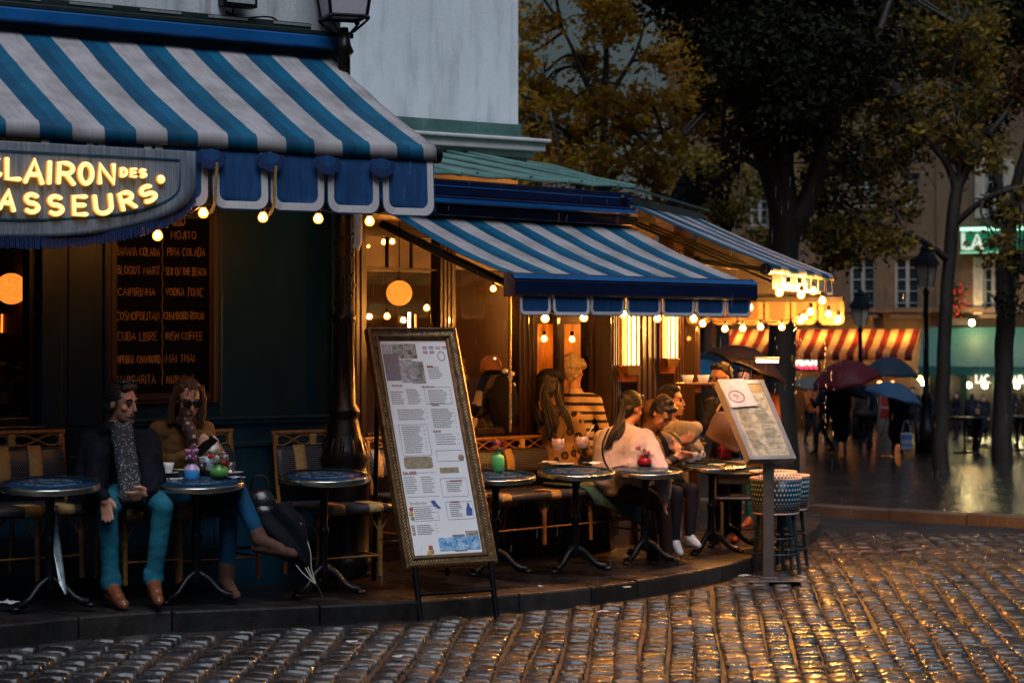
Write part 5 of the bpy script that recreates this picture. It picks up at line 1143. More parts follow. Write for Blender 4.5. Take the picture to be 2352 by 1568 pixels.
# bar stools in teal weave
m_tw = weave('teal and white weave', (.002, .045, .07), (.6, .56, .56)); m_pipe = mat('pale pink piping', (.6, .42, .38), .5, var=.3, vs=60)
def make_barstool():
    t = thing('bar_stool', 'x', 'stool'); z0, z1 = .5, .79; Pp = .03
    mb = MB(); mb.lathe([(.185, z0), (.2, z0 + .1), (.212, z1)], 30, uvs=(2 * math.pi * .2 / Pp, (z1 - z0) / Pp)); mb.build('woven_shell', m_tw, t, solid=.016, fix=False)
    mb = MB(); mb.lathe([(0, z0 + .14), (.195, z0 + .14)], 24); mb.build('seat', black_weave(), t, fix=False)
    for r_, z in ((.214, z1), (.2, z1 - .03), (.187, z0 + .006)): mb = MB(); mb.tube([(r_ * math.cos(R(a)), r_ * math.sin(R(a)), z) for a in range(0, 360, 12)], .01 if z > .6 else .012, 6, closed=True); mb.build('piping', m_pipe, t)
    for i in range(4):
        q = R(45 + 90 * i); mb = MB(); mb.tube([(.15 * math.cos(q), .15 * math.sin(q), z0), (.21 * math.cos(q), .21 * math.sin(q), 0)], .017, 8); mb.build('leg', mat('dark teal cane leg', (.012, .03, .04), .35), t)
    for z, r_ in ((.17, .195), (.3, .178)): mb = MB(); mb.tube([(r_ * math.cos(R(a)), r_ * math.sin(R(a)), z) for a in range(0, 360, 15)], .009, 6, closed=True); mb.build('foot_ring', MATS['dark teal cane leg'], t)
    return t
bs0 = make_barstool()
for i, (px, py, Y, lb) in enumerate(((1782, 1316, 0, 'nearest teal and white woven bar stool behind the lectern post'), (1802, 1302, 0, 'teal and white woven bar stool behind the nearest one'), (1775, 1286, 0, 'farthest teal woven bar stool of the three behind the lectern'))):
    P = on_ground(px, py); t = bs0 if i == 0 else dup(bs0); t.location = P; t.rotation_euler.z = R(20 + 35 * i); t['label'] = lb; t['group'] = 'woven bar stools'
    s_ = 1.0; t.scale = (1.0, 1.0, 1.02)

# ------------------------------------------------------------------ things on the tables
def cup(loc, label, s_=1.0, saucer=True, a=180, tall=1.0):
    t = thing('coffee_cup', label, 'cup', loc, R(a)); z = .008 if saucer else 0
    mb = MB(); mb.lathe([(0, z), (.024, z), (.028, z + .004), (.036, z + .03 * tall), (.043, z + .062 * tall), (.0415, z + .062 * tall), (.034, z + .03 * tall), (.0, z + .012)], 24); mb.build('bowl', white_china(), t)
    mb = MB(); mb.tube([(.036 + .02 * math.sin(R(q)), 0, z + .036 * tall + .018 * math.cos(R(q))) for q in range(0, 181, 20)], .0045, 6); mb.build('handle', white_china(), t)
    t.scale = (s_,) * 3
    if saucer:
        o = MB().lathe([(0, .002), (.04, .002), (.075, .012), (.078, .015), (.04, .006), (0, .006)], 30).build('saucer', white_china(), None, loc=(loc[0], loc[1], loc[2])); tag(o, 'white saucer under the ' + label[:34].rsplit(' ', 1)[0] if False else ('white saucer under the cup by the man' if a == 180 else 'white saucer under the large cup behind the green vase'), 'saucer', 'saucers')
    return t
i = 1; T2 = lambda zx, zy: on_table(1, 313.6 + .25 * zx, 1101 + .8 * (999.6 + .25 * zy - 1101))
cup(T2(282, 350), 'white coffee cup with its handle to the left, on the table by the man', 1.08, True, 180)
cup(T2(650, 315), 'large white cup behind the green vase', 1.35, True, 0)
def vase(loc, prof, col_, label, cat='vase', rough=.4, ribs=0):
    t = thing('vase', label, cat, loc); mb = MB()
    mb.lathe(prof, 26); mb.build('body', col_, t); return t
v_ = vase(T2(507, 408), [(0, 0), (.046, 0), (.05, .004), (.05, .062), (.046, .075), (.03, .09), (.026, .098), (.022, .1), (.02, .09), (0, .06)], mat('blue glazed ceramic', (.06, .33, .75), .3, var=.15), 'sky blue ceramic vase with pink flowers')
mb = MB(); mb.lathe([(.0505, .06), (.0466, .0755), (.0306, .0905), (.0266, .0985)], 26); mb.build('glaze_top', mat('lilac glaze', (.5, .36, .55), .3), v_, fix=False)
def flowers(loc, n_, spread, h0, h1, mats, label, leafn=10, r_=.014, seed=1):
    t = thing('flowers', label, 'flowers', loc); rg = random.Random(seed)
    st = MB(); heads = [MB() for _ in mats]; lv = MB()
    for k in range(n_):
        a = rg.uniform(0, 6.28); d = spread * math.sqrt(rg.random()); z = rg.uniform(h0, h1); c = Vector((d * math.cos(a), d * math.sin(a), z)); st.tube([(0, 0, -.03), c * .6, c], .0015, 4)
        hb = heads[k % len(mats)]
        for j in range(16):
            q = Vector((rg.gauss(0, 1), rg.gauss(0, 1), rg.gauss(0, 1))).normalized() * r_; u_ = q.orthogonal().normalized() * r_ * .55; w_ = q.cross(u_).normalized() * r_ * .55
            p = c + q; hb.add([p + u_, p + w_, p - u_ + q * .3, p - w_], [(0, 1, 2, 3)], 0)
    for k in range(leafn):
        a = rg.uniform(0, 6.28); c = Vector((math.cos(a) * spread * rg.uniform(.3, 1), math.sin(a) * spread * rg.uniform(.3, 1), rg.uniform(.005, h0))); u_ = Vector((math.cos(a), math.sin(a), .4)) * .018; w_ = u_.cross(Vector((0, 0, 1))).normalized() * .009
        lv.add([c - u_, c + w_, c + u_, c - w_], [(0, 1, 2, 3)], 0)
    st.build('stem', mat('flower stem', (.04, .07, .02), .6), t, fix=False)
    for hb, m_ in zip(heads, mats): hb.build('blossom', m_, t, fix=False)
    if leafn: lv.build('leaf', mat('flower leaf', (.03, .07, .02), .5), t, fix=False)
    return t
pk, rd, wh = mat('pink petals', (.6, .25, .5), .6, var=.3, vs=90), mat('red petals', (.55, .02, .03), .6, var=.3, vs=90), mat('white petals', (.65, .62, .55), .6, var=.2, vs=90)
flowers(T2(507, 408) + Vector((0, 0, .1)), 12, .04, .025, .085, [pk], 'pink flowers in the sky blue vase', 6, .013, 3)
vase(T2(757, 395), [(0, 0), (.035, 0), (.055, .02), (.06, .042), (.055, .064), (.034, .08), (.036, .084), (.03, .08), (0, .05)], mat('green ribbed ceramic', (.1, .3, .06), .3, var=.2), 'round green vase with red and white flowers')
flowers(T2(757, 395) + Vector((0, 0, .082)), 14, .065, .02, .075, [rd, wh, wh], 'red and white flowers in the round green vase', 14, .015, 5)
def tumbler(loc, r_, h, m_, label, name='glass_tumbler'):
    o = MB().lathe([(0, 0), (r_ * .8, 0), (r_, h), (r_ * .94, h), (r_ * .74, .006), (0, .006)], 20).build(name, m_, None, loc=loc); return tag(o, label, 'glass')
m_choc = mat('brown tinted glass', (.07, .04, .03), .12)
tumbler(T2(600, 345), .032, .075, m_choc, 'dark brown tumbler behind the sky blue vase')
tg = tumbler(T2(868, 330), .03, .07, m_choc, 'brown tea glass with a teabag tag hanging over its rim')
mb = MB(); mb.tube([(.0, -.033, .072), (-.002, -.036, .04), (.002, -.036, .02)], .001, 4); mb.span(-.009, .011, -.038, -.0365, .004, .02); mb.build('teabag_tag', white_china(), tg)
o = MB().lathe([(0, .002), (.04, .002), (.07, .012), (.073, .015), (.04, .006), (0, .006)], 26).build('saucer', white_china(), None, loc=T2(880, 345)); tag(o, 'white saucer under the brown tea glass', 'saucer', 'saucers')
o = MB().lathe([(0, 0), (.03, 0), (.045, .016), (.043, .017), (.028, .004), (0, .004)], 22).build('small_dish', mat('cream china', (.6, .5, .3), .3), None, loc=T2(400, 312)); tag(o, 'small cream dish between the coffee cup and the sky blue vase', 'dish')
mb = MB(); mb.tube([(-.06, 0, .004), (.03, .004, .006)], .003, 6); mb.ball((-.075, 0, .005), (.02, .012, .004)); o = mb.build('spoon', steel(), None, loc=T2(385, 408), rotz=R(10)); tag(o, 'teaspoon lying on the table left of the sky blue vase', 'spoon')
mb = MB(); mb.grid(lambda u, v: (-.06 + .12 * u, -.03 + .06 * v, .003 + .004 * math.sin(u * 9 + v * 4)), 10, 6); o = mb.build('napkin', white_china(), None, loc=T2(905, 385), rotz=R(-8), solid=.002, fix=False); tag(o, 'white paper napkin right of the round green vase', 'napkin')
# table with the lime bottle
Z3 = lambda i, zx, zy: on_table(i, (1050 + zx / 2.412) * .98, (750 + zy / 2.412) * .98)
vase(Z3(3, 282, 856), [(0, 0), (.042, 0), (.048, .005), (.048, .1), (.04, .118), (.02, .128), (.02, .14), (.024, .146), (.016, .146), (0, .1)], mat('lime glazed ceramic', (.16, .6, .16), .3), 'lime green bottle shaped vase with purple flowers')
flowers(Z3(3, 282, 856) + Vector((.0, 0, .145)), 10, .05, .02, .08, [mat('mauve petals', (.3, .12, .2), .6), rd], 'mauve and red flowers in the lime green vase', 6, .014, 8)
def cocktail(loc, label, straw):
    t = thing('cocktail_glass', label, 'glass', loc); gm = glass('drinking glass', (.97, .95, .93), .03, .1)
    MB().lathe([(.04, .002), (.012, .006), (.006, .02), (.005, .085), (.012, .1), (.05, .118), (.056, .15), (.052, .22), (.0505, .22), (.053, .15), (.047, .121), (.0, .108)], 24).build('glass_bowl', gm, t, fix=False)
    dm = mat('iced pink drink', (.75, .5, .4), .15, var=.35, vs=45, bump=.5, bs=40); MB().lathe([(0, .112), (.044, .122), (.0515, .15), (.0495, .2), (0, .202)], 20).build('drink', dm, t)
    mb = MB(); mb.tube([(-.02, 0, .13), straw], .004, 6); mb.build('straw', white_china() if straw[2] > .26 else black_iron(), t)
cocktail(Z3(4, 622, 818), 'tall stemmed cocktail glass of iced pink drink on the left', (.05, .01, .245)); cocktail(Z3(4, 757, 806), 'stemmed cocktail glass of iced pink drink with a long white straw', (.1, .02, .3))
o = MB().lathe([(0, .003), (.07, .003), (.105, .014), (.108, .017), (.07, .008), (0, .008)], 28).build('plate', white_china(), None, loc=Z3(4, 640, 822)); tag(o, 'white plate under the left cocktail glass', 'plate')
for zx, zy, a, lb in ((565, 808, 30, 'white napkin at the left edge of the cocktail table'), (820, 812, -20, 'white napkin right of the cocktail glass with straw')):
    mb = MB(); mb.grid(lambda u, v: (-.07 + .14 * u, -.035 + .07 * v, .004 + .007 * math.sin(u * 7 + v * 5) + .01 * u * v), 10, 6); o = mb.build('napkin', white_china(), None, loc=Z3(4, zx, zy), rotz=R(a), solid=.002, fix=False); tag(o, lb, 'napkin')
vase(Z3(5, 1110, 828), [(0, 0), (.04, 0), (.06, .025), (.062, .045), (.05, .068), (.026, .08), (.03, .092), (.024, .09), (0, .06)], mat('dark red glass', (.25, .008, .015), .12, var=.3), 'round dark red vase on the table beside the woman in pink')
flowers(Z3(5, 1110, 828) + Vector((0, 0, .09)), 9, .07, .01, .085, [rd, mat('brown petals', (.25, .1, .08), .6)], 'dried red flowers in the round dark red vase', 12, .014, 12)
cup(Z3(6, 1375, 805), 'cream mug with its handle to the right, nearest the young couple', 1.35, False, 0, 1.1); cup(Z3(6, 1412, 792), 'cream mug just behind the other mug', 1.25, False, 20, 1.1)
mb = MB(); mb.box((0, 0, .005), (.14, .07, .01)); o = mb.build('phone', black_iron(), None, loc=Z3(6, 1428, 812), rotz=R(15), bevel=.004); tag(o, 'black phone lying on the table in front of the mugs', 'phone')
mb = MB(); mb.grid(lambda u, v: (-.08 + .16 * u, -.04 + .08 * v, .004 + .006 * math.sin(u * 9 + v * 5)), 10, 6); o = mb.build('napkin', white_china(), None, loc=Z3(6, 1520, 820), rotz=R(10), solid=.002, fix=False); tag(o, 'crumpled white napkin on the table with the mugs', 'napkin')
def wine(loc, label, s_=1):
    t = thing('wine_glass', label, 'glass', loc); gm = glass('drinking glass'); MB().lathe([(.035, .002), (.01, .005), (.004, .02), (.004, .09), (.02, .105), (.036, .135), (.036, .16), (.029, .2), (.028, .2), (.034, .16), (.0, .105)], 22).build('glass_bowl', gm, t, fix=False)
    MB().lathe([(0, .107), (.018, .108), (.033, .133), (.033, .145), (0, .145)], 18).build('wine', mat('white wine', (.55, .35, .06), .08), t); t.scale = (s_,) * 3
wine(Z3(7, 1442, 782), 'wine glass with white wine left of the red box'); wine(Z3(7, 1515, 772), 'half hidden wine glass between the red box and the other glass')
mb = MB(); mb.span(-.055, .055, -.055, .055, 0, .1); o = mb.build('square_vase', mat('dark red box', (.22, .012, .012), .35), None, loc=Z3(7, 1562, 782), rotz=R(15), bevel=.008); tag(o, 'dark red square vase on the farther bistro table', 'vase')
flowers(Z3(7, 1562, 782) + Vector((0, 0, .1)), 5, .03, .01, .04, [rd], 'small red blossom on the dark red square vase', 3, .014, 4)
flowers(Z3(7, 1615, 776) + Vector((0, 0, .03)), 8, .035, .0, .05, [mat('rose petals', (.6, .12, .15), .6)], 'pink rose bunch right of the square vase', 3, .02, 6)

# things on the pavement
hb = thing('handbag', 'black patent handbag hanging on the chair beside the woman', 'handbag', at(596, 1165, 13.35)); mb = MB(); mb.ball((0, 0, 0), (.12, .08, .13), nu=20, nv=14); mb.ball((.02, -.03, -.05), (.11, .07, .09)); mb.build('bag', mat('black patent leather', (.006, .006, .01), .25, bump=.5, bs=14), hb)
mb = MB(); mb.tube(spline([(-.06, 0, .1), (-.04, 0, .19), (.03, .01, .2), (.07, 0, .1)]), .008, 6); mb.build('strap', black_iron(), hb); mb = MB(); mb.span(-.05, -.025, -.085, -.077, .055, .068); mb.span(.06, .07, -.07, -.06, .055, .075); mb.build('buckle', steel(), hb)
ub = thing('folded_umbrella', 'half folded black umbrella with pale ribs leaning tip down under the tables', 'umbrella', at(742, 1372, 13.15)); U0 = at(742, 1372, 13.15); dv = lambda px, py, Y: at(px, py, Y) - U0
mb = MB(); mb.tube([(0, 0, 0), dv(728, 1342, 13.18)], .006, 6); mb.tube([dv(728, 1342, 13.18), dv(640, 1185, 13.3)], .007, 6); mb.build('shaft', black_iron(), ub)
mb = MB()
for (x, y, dy), (x2, y2, dy2) in zip(((676, 1292, 0), (690, 1275, .03), (700, 1272, 0), (712, 1262, -.02)), ((612, 1215, 0), (640, 1195, .05), (665, 1190, -.04), (690, 1200, -.05))): mb.tube(spline([dv(726, 1342, 13.18), dv((x + 726) / 2 + 4 - 8, (y + 1342) / 2, 13.18), dv(x, y, 13.2 + dy), dv(x2, y2, 13.28 + dy2)]), .0035, 5)
mb.build('rib', mat('pale umbrella rib', (.5, .47, .4), .35), ub)
mb = MB(); ax0, ax1 = dv(708, 1300, 13.19), dv(622, 1178, 13.3); n_ = 14
def umf(u, v):
    a = 2 * math.pi * u; c = ax0.lerp(ax1, v); ax = (ax1 - ax0).normalized(); s1 = ax.cross(Vector((0, 1, 0))).normalized(); s2 = ax.cross(s1); r_ = (.015 + .11 * math.sin(min(1, v * 1.15) * math.pi * .62)) * (1 + .28 * math.sin(a * 5 + v * 3)); return c + (s1 * math.cos(a) + s2 * math.sin(a) * .7) * r_
mb.grid(umf, 40, 14); mb.build('canopy', mat('black umbrella cloth', (.004, .004, .008), .75, bump=.3, bs=30, spec=.12), ub, solid=.002, fix=False)
pn0 = at(150, 1362, 12.2); mb = MB(); d = lambda px, py, Y: at(px, py, Y) - pn0; th_ = Vector((.002, .03, 0))
vs = [d(150, 1364, 12.2), d(127, 1180, 12.35), d(123, 1265, 12.3), d(136, 1340, 12.22)]; vs += [p + th_ for p in vs]; mb.add(vs, [(0, 1, 2, 3), (7, 6, 5, 4), (0, 1, 5, 4), (1, 2, 6, 5), (2, 3, 7, 6), (3, 0, 4, 7)]); o = mb.build('furled_parasol', mat('wet clear plastic', (.35, .4, .42), .12, var=.5, vs=14, bump=.4, bs=18), None, loc=pn0); tag(o, 'slim wet transparent umbrella leaning against the left table pedestal', 'umbrella')
rg = random.Random(31)
lt = mat('pale litter', (.5, .48, .46), .7)
for px, py, onw, sz, lb in ((808, 1478, 0, .045, 'flattened pale scrap of paper on the cobbles below the menu board'), (1383, 1408, 0, .05, 'small white scrap of paper lying by the kerb'), (915, 1512, 0, .05, 'bluish white scrap of paper on a cobble'), (1240, 1350, 1, .03, 'cigarette end near the kerb under the cocktail table'), (1440, 1352, 1, .035, 'cigarette end near the kerb under the red vase table'), (2150, 1452, 0, .03, 'tiny orange red wrapper on the wet cobbles'), (1710, 1325, 0, .06, 'crumpled white paper at the foot of the lectern'), (25, 1388, 1, .09, 'pale strip of paper on the pavement at the left edge')):
    P = on_ground(px, py, KERB if onw else .02); mb = MB(); mb.grid(lambda u, v: (sz * (u - .5) * 1.6, sz * (v - .5), .004 + .25 * sz * noise.noise((u * 4 + px, v * 4, 1))), 6, 5); o = mb.build('litter', mat('orange wrapper', (.7, .1, .05), .5) if 'orange' in lb else lt, None, loc=P + Vector((0, 0, .012)), rotz=rg.uniform(0, 3), solid=.003, fix=False); tag(o, lb, 'litter')

# ------------------------------------------------------------------ people
SK = mat('skin', (.5, .25, .16), .5, var=.12, vs=14); SKP = mat('pale skin', (.6, .33, .22), .5, var=.1, vs=14); SKD = mat('ruddy skin', (.42, .19, .12), .5, var=.2, vs=20)
def cloth(name, c, var=.25, rough=.8, bs=18, bump=.5): return mat(name, c, rough, var=var, vs=6, bump=bump, bs=bs, spec=.15)
def caps_mesh(mb, p0, p1, r0, r1, n=12):
    p0, p1 = Vector(p0), Vector(p1); d = p1 - p0; L = d.length
    ax = d.normalized() if L > 1e-6 else Vector((0, 0, 1)); Q = ax.to_track_quat('Z', 'Y').to_matrix().to_4x4(); M_ = Matrix.Translation(p0) @ Q
    k = 5; prof = [(r0 * math.cos(R(-90 + 90 * i / k)), r0 * math.sin(R(-90 + 90 * i / k))) for i in range(k + 1)] + [(r1 * math.cos(R(90 * i / k)), L + r1 * math.sin(R(90 * i / k))) for i in range(k + 1)]
    prof[0] = (1e-4, prof[0][1]); prof[-1] = (1e-4, prof[-1][1]); mb.lathe(prof, n, M=M_)
def fuse(name, prims, mats, parent, origin, voxel, smooth=3, nz=0, nzs=10, fold=0):
    """ONE continuous skin over all shapes: c = (p0,p1,r0,r1,mat), e = (centre,(rx,ry,rz),3x3,mat); faces take the material of the nearest shape"""
    mb = MB()
    for p in prims:
        if p[0] == 'c': caps_mesh(mb, Vector(p[1]) - origin, Vector(p[2]) - origin, p[3], p[4])
        else:
            M_ = Matrix.Translation(Vector(p[1]) - origin) @ (p[3].to_4x4() if p[3] else Matrix()); mb.ball((0, 0, 0), p[2], M=M_, nu=16, nv=10)
    o = mb.build(name, mats, None)
    md = o.modifiers.new('r', 'REMESH'); md.mode = 'VOXEL'; md.voxel_size = voxel; md.use_smooth_shade = True
    ms = o.modifiers.new('s', 'SMOOTH'); ms.factor = .5; ms.iterations = smooth
    dg = bpy.context.evaluated_depsgraph_get(); me = bpy.data.meshes.new_from_object(o.evaluated_get(dg)); o.modifiers.clear(); old = o.data; o.data = me; bpy.data.meshes.remove(old); me.name = name
    me.materials.clear()
    for m_ in mats: me.materials.append(m_)
    nf = len(me.polygons); c = np.empty(nf * 3); me.polygons.foreach_get('center', c); c = c.reshape(-1, 3); best = np.full(nf, 1e9); idx = np.zeros(nf, int)
    for p in prims:
        if p[0] == 'c':
            a = np.array(Vector(p[1]) - origin); b_ = np.array(Vector(p[2]) - origin); ab = b_ - a; L2 = max(1e-9, ab @ ab); t = np.clip(((c - a) @ ab) / L2, 0, 1); d = np.linalg.norm(c - a - t[:, None] * ab, axis=1) - (p[3] + (p[4] - p[3]) * t); mi = p[5]
        else:
            rot = np.array(p[3]) if p[3] else np.eye(3); q = (c - np.array(Vector(p[1]) - origin)) @ rot; r_ = np.array(p[2]); k = np.linalg.norm(q / r_, axis=1); d = (k - 1) * r_.min(); mi = p[4]
        s_ = d < best; best[s_] = d[s_]; idx[s_] = mi
    if fold:
        nv = len(me.vertices); v = np.empty(nv * 3); me.vertices.foreach_get('co', v); nn = np.empty(nv * 3); me.vertices.foreach_get('normal', nn); v = v.reshape(-1, 3); nn = nn.reshape(-1, 3); w_ = np.zeros(nv)
        for p_, i_ in zip(me.polygons, idx):
            if i_ in (1, 2, 4):
                for q_ in p_.vertices: w_[q_] = .45 if i_ == 2 else 1
        h = np.array([noise.noise((x * 7, y * 7, z * 12)) + .6 * noise.noise((x * 17 + 3, y * 17, z * 22)) - .5 * abs(noise.noise((x * 11, y * 11, z * 5))) for x, y, z in v]); v += nn * (h * w_ * fold)[:, None]; me.vertices.foreach_set('co', v.ravel())
    me.polygons.foreach_set('material_index', idx.astype(np.int32)); me.polygons.foreach_set('use_smooth', np.ones(nf, bool))
    if nz:
        nv = len(me.vertices); v = np.empty(nv * 3); me.vertices.foreach_get('co', v); nn = np.empty(nv * 3); me.vertices.foreach_get('normal', nn); v = v.reshape(-1, 3); nn = nn.reshape(-1, 3)
        h = np.array([noise.noise((x * nzs, y * nzs, z * nzs)) for x, y, z in v]); v += nn * (h * nz)[:, None]; me.vertices.foreach_set('co', v.ravel())
    me.update(); o.parent = parent; return o
def basis(f, up=Vector((0, 0, 1))):
    f = Vector(f).normalized(); r_ = f.cross(up).normalized(); u_ = r_.cross(f).normalized(); return f, r_, u_
def head_prims(c, f, S, skin=0, roll=0.0, nose=1.0, up=None):
    "skull, jaw, nose, brows, lips, chin, ears round the head centre c, looking along f"
    f, r_, u_ = basis(f, up or Vector((0, 0, 1))); m3 = Matrix((r_, f, u_)).transposed(); P = lambda a, b_, d: Vector(c) + (r_ * a + f * b_ + u_ * d) * S
    pr = [('e', P(0, -.012, .03), (.076 * S, .094 * S, .09 * S), m3, skin), ('e', P(0, .03, -.045), (.056 * S, .06 * S, .066 * S), m3, skin), ('c', P(0, .066, -.098), P(0, .06, -.09), .02 * S, .02 * S, skin),
          ('c', P(0, .083, .018), P(0, .096 + .006 * nose, -.03), .0085 * S, .0125 * S, skin), ('c', P(-.035, .07, .03), P(.035, .07, .03), .014 * S, .014 * S, skin), ('c', P(-.016, .083, -.064), P(.016, .083, -.064), .0095 * S, .0095 * S, skin),
          ('e', P(-.042, .055, -.022), (.022 * S, .022 * S, .02 * S), m3, skin), ('e', P(.042, .055, -.022), (.022 * S, .022 * S, .02 * S), m3, skin)]
    for s_ in (-1, 1): pr += [('e', P(s_ * .079, -.008, -.008), (.009 * S, .017 * S, .027 * S), m3, skin)]
    return pr, P, m3
def hand_prims(w_, d, side, S, skin=0, curl=.5, spread=.35):
    "palm, four bent fingers of unequal length and a thumb; d points along the fingers, side towards the thumb"
    d = Vector(d).normalized(); side = Vector(side); side = (side - d * side.dot(d)).normalized(); n_ = d.cross(side).normalized(); k = []
    w_ = Vector(w_); pc = w_ + d * .045 * S; k.append(('c', w_, w_ + d * .03 * S, .026 * S, .03 * S, skin))
    for i, (o_, L) in enumerate(((.026, .072), (.009, .08), (-.009, .075), (-.025, .06))):
        b_ = w_ + d * .075 * S + side * o_ * S; k.append(('c', w_ + d * .03 * S + side * o_ * .7 * S, b_, .0145 * S, .012 * S, skin))
        e = b_ + (d + side * o_ * 8 * spread + n_ * curl * .5).normalized() * L * .5 * S; g_ = e + (d + side * o_ * 8 * spread + n_ * curl * 1.3).normalized() * L * .5 * S
        k += [('c', b_, e, .0115 * S, .0098 * S, skin), ('c', e, g_, .0098 * S, .008 * S, skin)]
    t0 = w_ + d * .028 * S + side * .026 * S; t1 = t0 + (d * .7 + side * .7).normalized() * .034 * S; t2 = t1 + (d + side * .25 + n_ * curl * .5).normalized() * .032 * S
    k += [('c', t0, t1, .0145 * S, .0125 * S, skin), ('c', t1, t2, .0125 * S, .0095 * S, skin)]; return k
def person(label, J, mats, S=1.08, voxel=.013, slim=1.0, group=None, hands=None, sleeve=1, shoe=3, extra=(), fem=False, eyes=True, sm=3):
    """J: joints in the world; mats: 0 skin, 1 top, 2 trousers, 3 shoes, more"""
    V = {k: Vector(v) for k, v in J.items() if k not in ('look', 'up')}; o0 = V.get('base', V['pel']); t = thing('person', label, 'person', o0, 0, group)
    hp, HP, m3 = head_prims(V['head'], J['look'], S, 0, up=Vector(J['up']) if 'up' in J else None); pr = list(hp)
    A = lambda a, b_, r0, r1, m_: pr.append(('c', V[a], V[b_], r0 * S, r1 * S, m_))
    nk = V['neck']; pr.append(('c', nk, V['head'] - Vector((0, 0, .05 * S)), .052 * S, .05 * S, 0))
    ch_, pl = V['chest'], V['pel']; sl, sr = V['shL'], V['shR']; mid = (ch_ + pl) / 2
    acr = (sr - sl).normalized(); tor = (nk - pl).normalized(); fw_ = acr.cross(tor).normalized(); m3t = Matrix((acr, fw_, tor)).transposed()
    pr += [('e', ch_, (.165 * S * slim, .115 * S * slim, .19 * S), m3t, 1), ('e', mid, (.145 * S * slim, .11 * S * slim, .2 * S), m3t, 1), ('e', pl + tor * .04 * S, (.165 * S * slim, .125 * S, .15 * S), m3t, 1), ('c', sl.lerp(sr, .12), sl.lerp(sr, .88), .07 * S, .07 * S, 1), ('c', nk - tor * .05 * S, nk, .085 * S, .058 * S, 1)]
    for s_ in 'LR':
        A('sh' + s_, 'el' + s_, .066 * slim, .05 * slim, 1); A('el' + s_, 'wr' + s_, .05 * slim, .038 * slim, 1)
        if 'hip' + s_ in V:
            A('hip' + s_, 'kn' + s_, .086 * slim, .06 * slim, 2); A('kn' + s_, 'an' + s_, .059 * slim, .047 * slim, 2); a, b_ = V['an' + s_], V['to' + s_]; d = (b_ - a)
            hl = a - Vector((d.x, d.y, 0)).normalized() * .025 * S - Vector((0, 0, .045 * S)); pr += [('c', a, hl, .046 * S, .036 * S, shoe), ('c', hl, b_, .038 * S, .034 * S, shoe), ('c', a, b_.lerp(a, .35), .044 * S, .036 * S, shoe), ('c', b_, b_ + d.normalized() * .02 * S, .034 * S, .026 * S, shoe)]
        if hands and s_ in hands: pr += hand_prims(V['wr' + s_], *hands[s_][:2], S, 0, *hands[s_][2:])
        else: pr.append(('c', V['wr' + s_], V['wr' + s_] + (V['wr' + s_] - V['el' + s_]).normalized() * .08 * S, .034 * S, .028 * S, 0))
    if 'hipL' in V: pr.append(('c', V['hipL'], V['hipR'], .105 * S, .105 * S, 2))
    pr += list(extra); fuse('body', pr, mats, t, o0, voxel * S, sm, fold=.007 * S)
    if eyes:
        mb = MB()
        for s_ in (-1, 1): mb.ball(HP(s_ * .032, .077, .008) - o0, .0115 * S, nu=8, nv=6)
        mb.build('eyes', mat('dark eyes', (.02, .012, .01), .1), t)
    return t, HP, m3, o0
def hair_cap(t, HP, m3, o0, S, m_, back=0.0, top=0.0, fringe=0.0, extra=(), voxel=.012, nz=.008, name='hair', nzs=38):
    pr = [('e', HP(0, -.03 - back * .3, .052 + top), (.084 * S, .088 * S, .083 * S), m3, 0), ('e', HP(0, -.055, -.005), (.08 * S, .06 * S, .075 * S), m3, 0), ('c', HP(-.04, .045 + fringe, .1), HP(.04, .045 + fringe, .1), .026 * S, .026 * S, 0)] + list(extra)
    return fuse(name, pr, [m_], t, o0, voxel, 1, nz, nzs)
def comb(t, HP, m3, o0, S, m_, n=260, L=.09, back=1.0, name='hair_locks', seed=3, r_=.0035, low=-.03, side=0.0):
    "short locks lying along the skull, swept back from the brow"
    mb = MB(); rg = random.Random(seed); C_ = Vector((0, -.02, .045)); E = (.087, .1, .09)
    for k in range(n):
        th = rg.uniform(0, 6.283); ph = rg.uniform(.0, 1.75); d = Vector((math.cos(th) * math.sin(ph), math.sin(th) * math.sin(ph), math.cos(ph)))
        p = Vector((C_.x + E[0] * d.x, C_.y + E[1] * d.y, C_.z + E[2] * d.z))
        if p.z < low or (p.y > .045 and p.z < .085): continue
        P = []; q = p.copy(); v = Vector((side + rg.uniform(-.3, .3), -back, rg.uniform(-.3, .1)))
        for i in range(5):
            P.append(HP(q.x, q.y, q.z) - o0); q = q + v.normalized() * L * S / 5; w_ = Vector(((q.x - C_.x) / E[0], (q.y - C_.y) / E[1], (q.z - C_.z) / E[2])); q = Vector((C_.x + w_.x / w_.length * E[0] * 1.03, C_.y + w_.y / w_.length * E[1] * 1.03, C_.z + w_.z / w_.length * E[2] * 1.03)); v = v + Vector((0, 0, -.35))
        mb.tube(P, [r_, r_ * 1.2, r_, r_ * .8, r_ * .3], 4)
    return mb.build(name, m_, t, fix=False)
def brows(t, HP, o0, S, m_):
    mb = MB()
    for s_ in (-1, 1): mb.tube([HP(s_ * .015, .087, .03) - o0, HP(s_ * .034, .084, .036) - o0, HP(s_ * .054, .07, .03) - o0], [.004 * S, .005 * S, .003 * S], 6)
    mb.build('eyebrow', m_, t); mb = MB(); mb.tube([HP(-.024, .084, -.063) - o0, HP(0, .0945, -.06) - o0, HP(.024, .084, -.063) - o0], [.003, .0065 * S, .003], 6); mb.build('lips', mat('dull lips', (.25, .07, .05), .5), t)
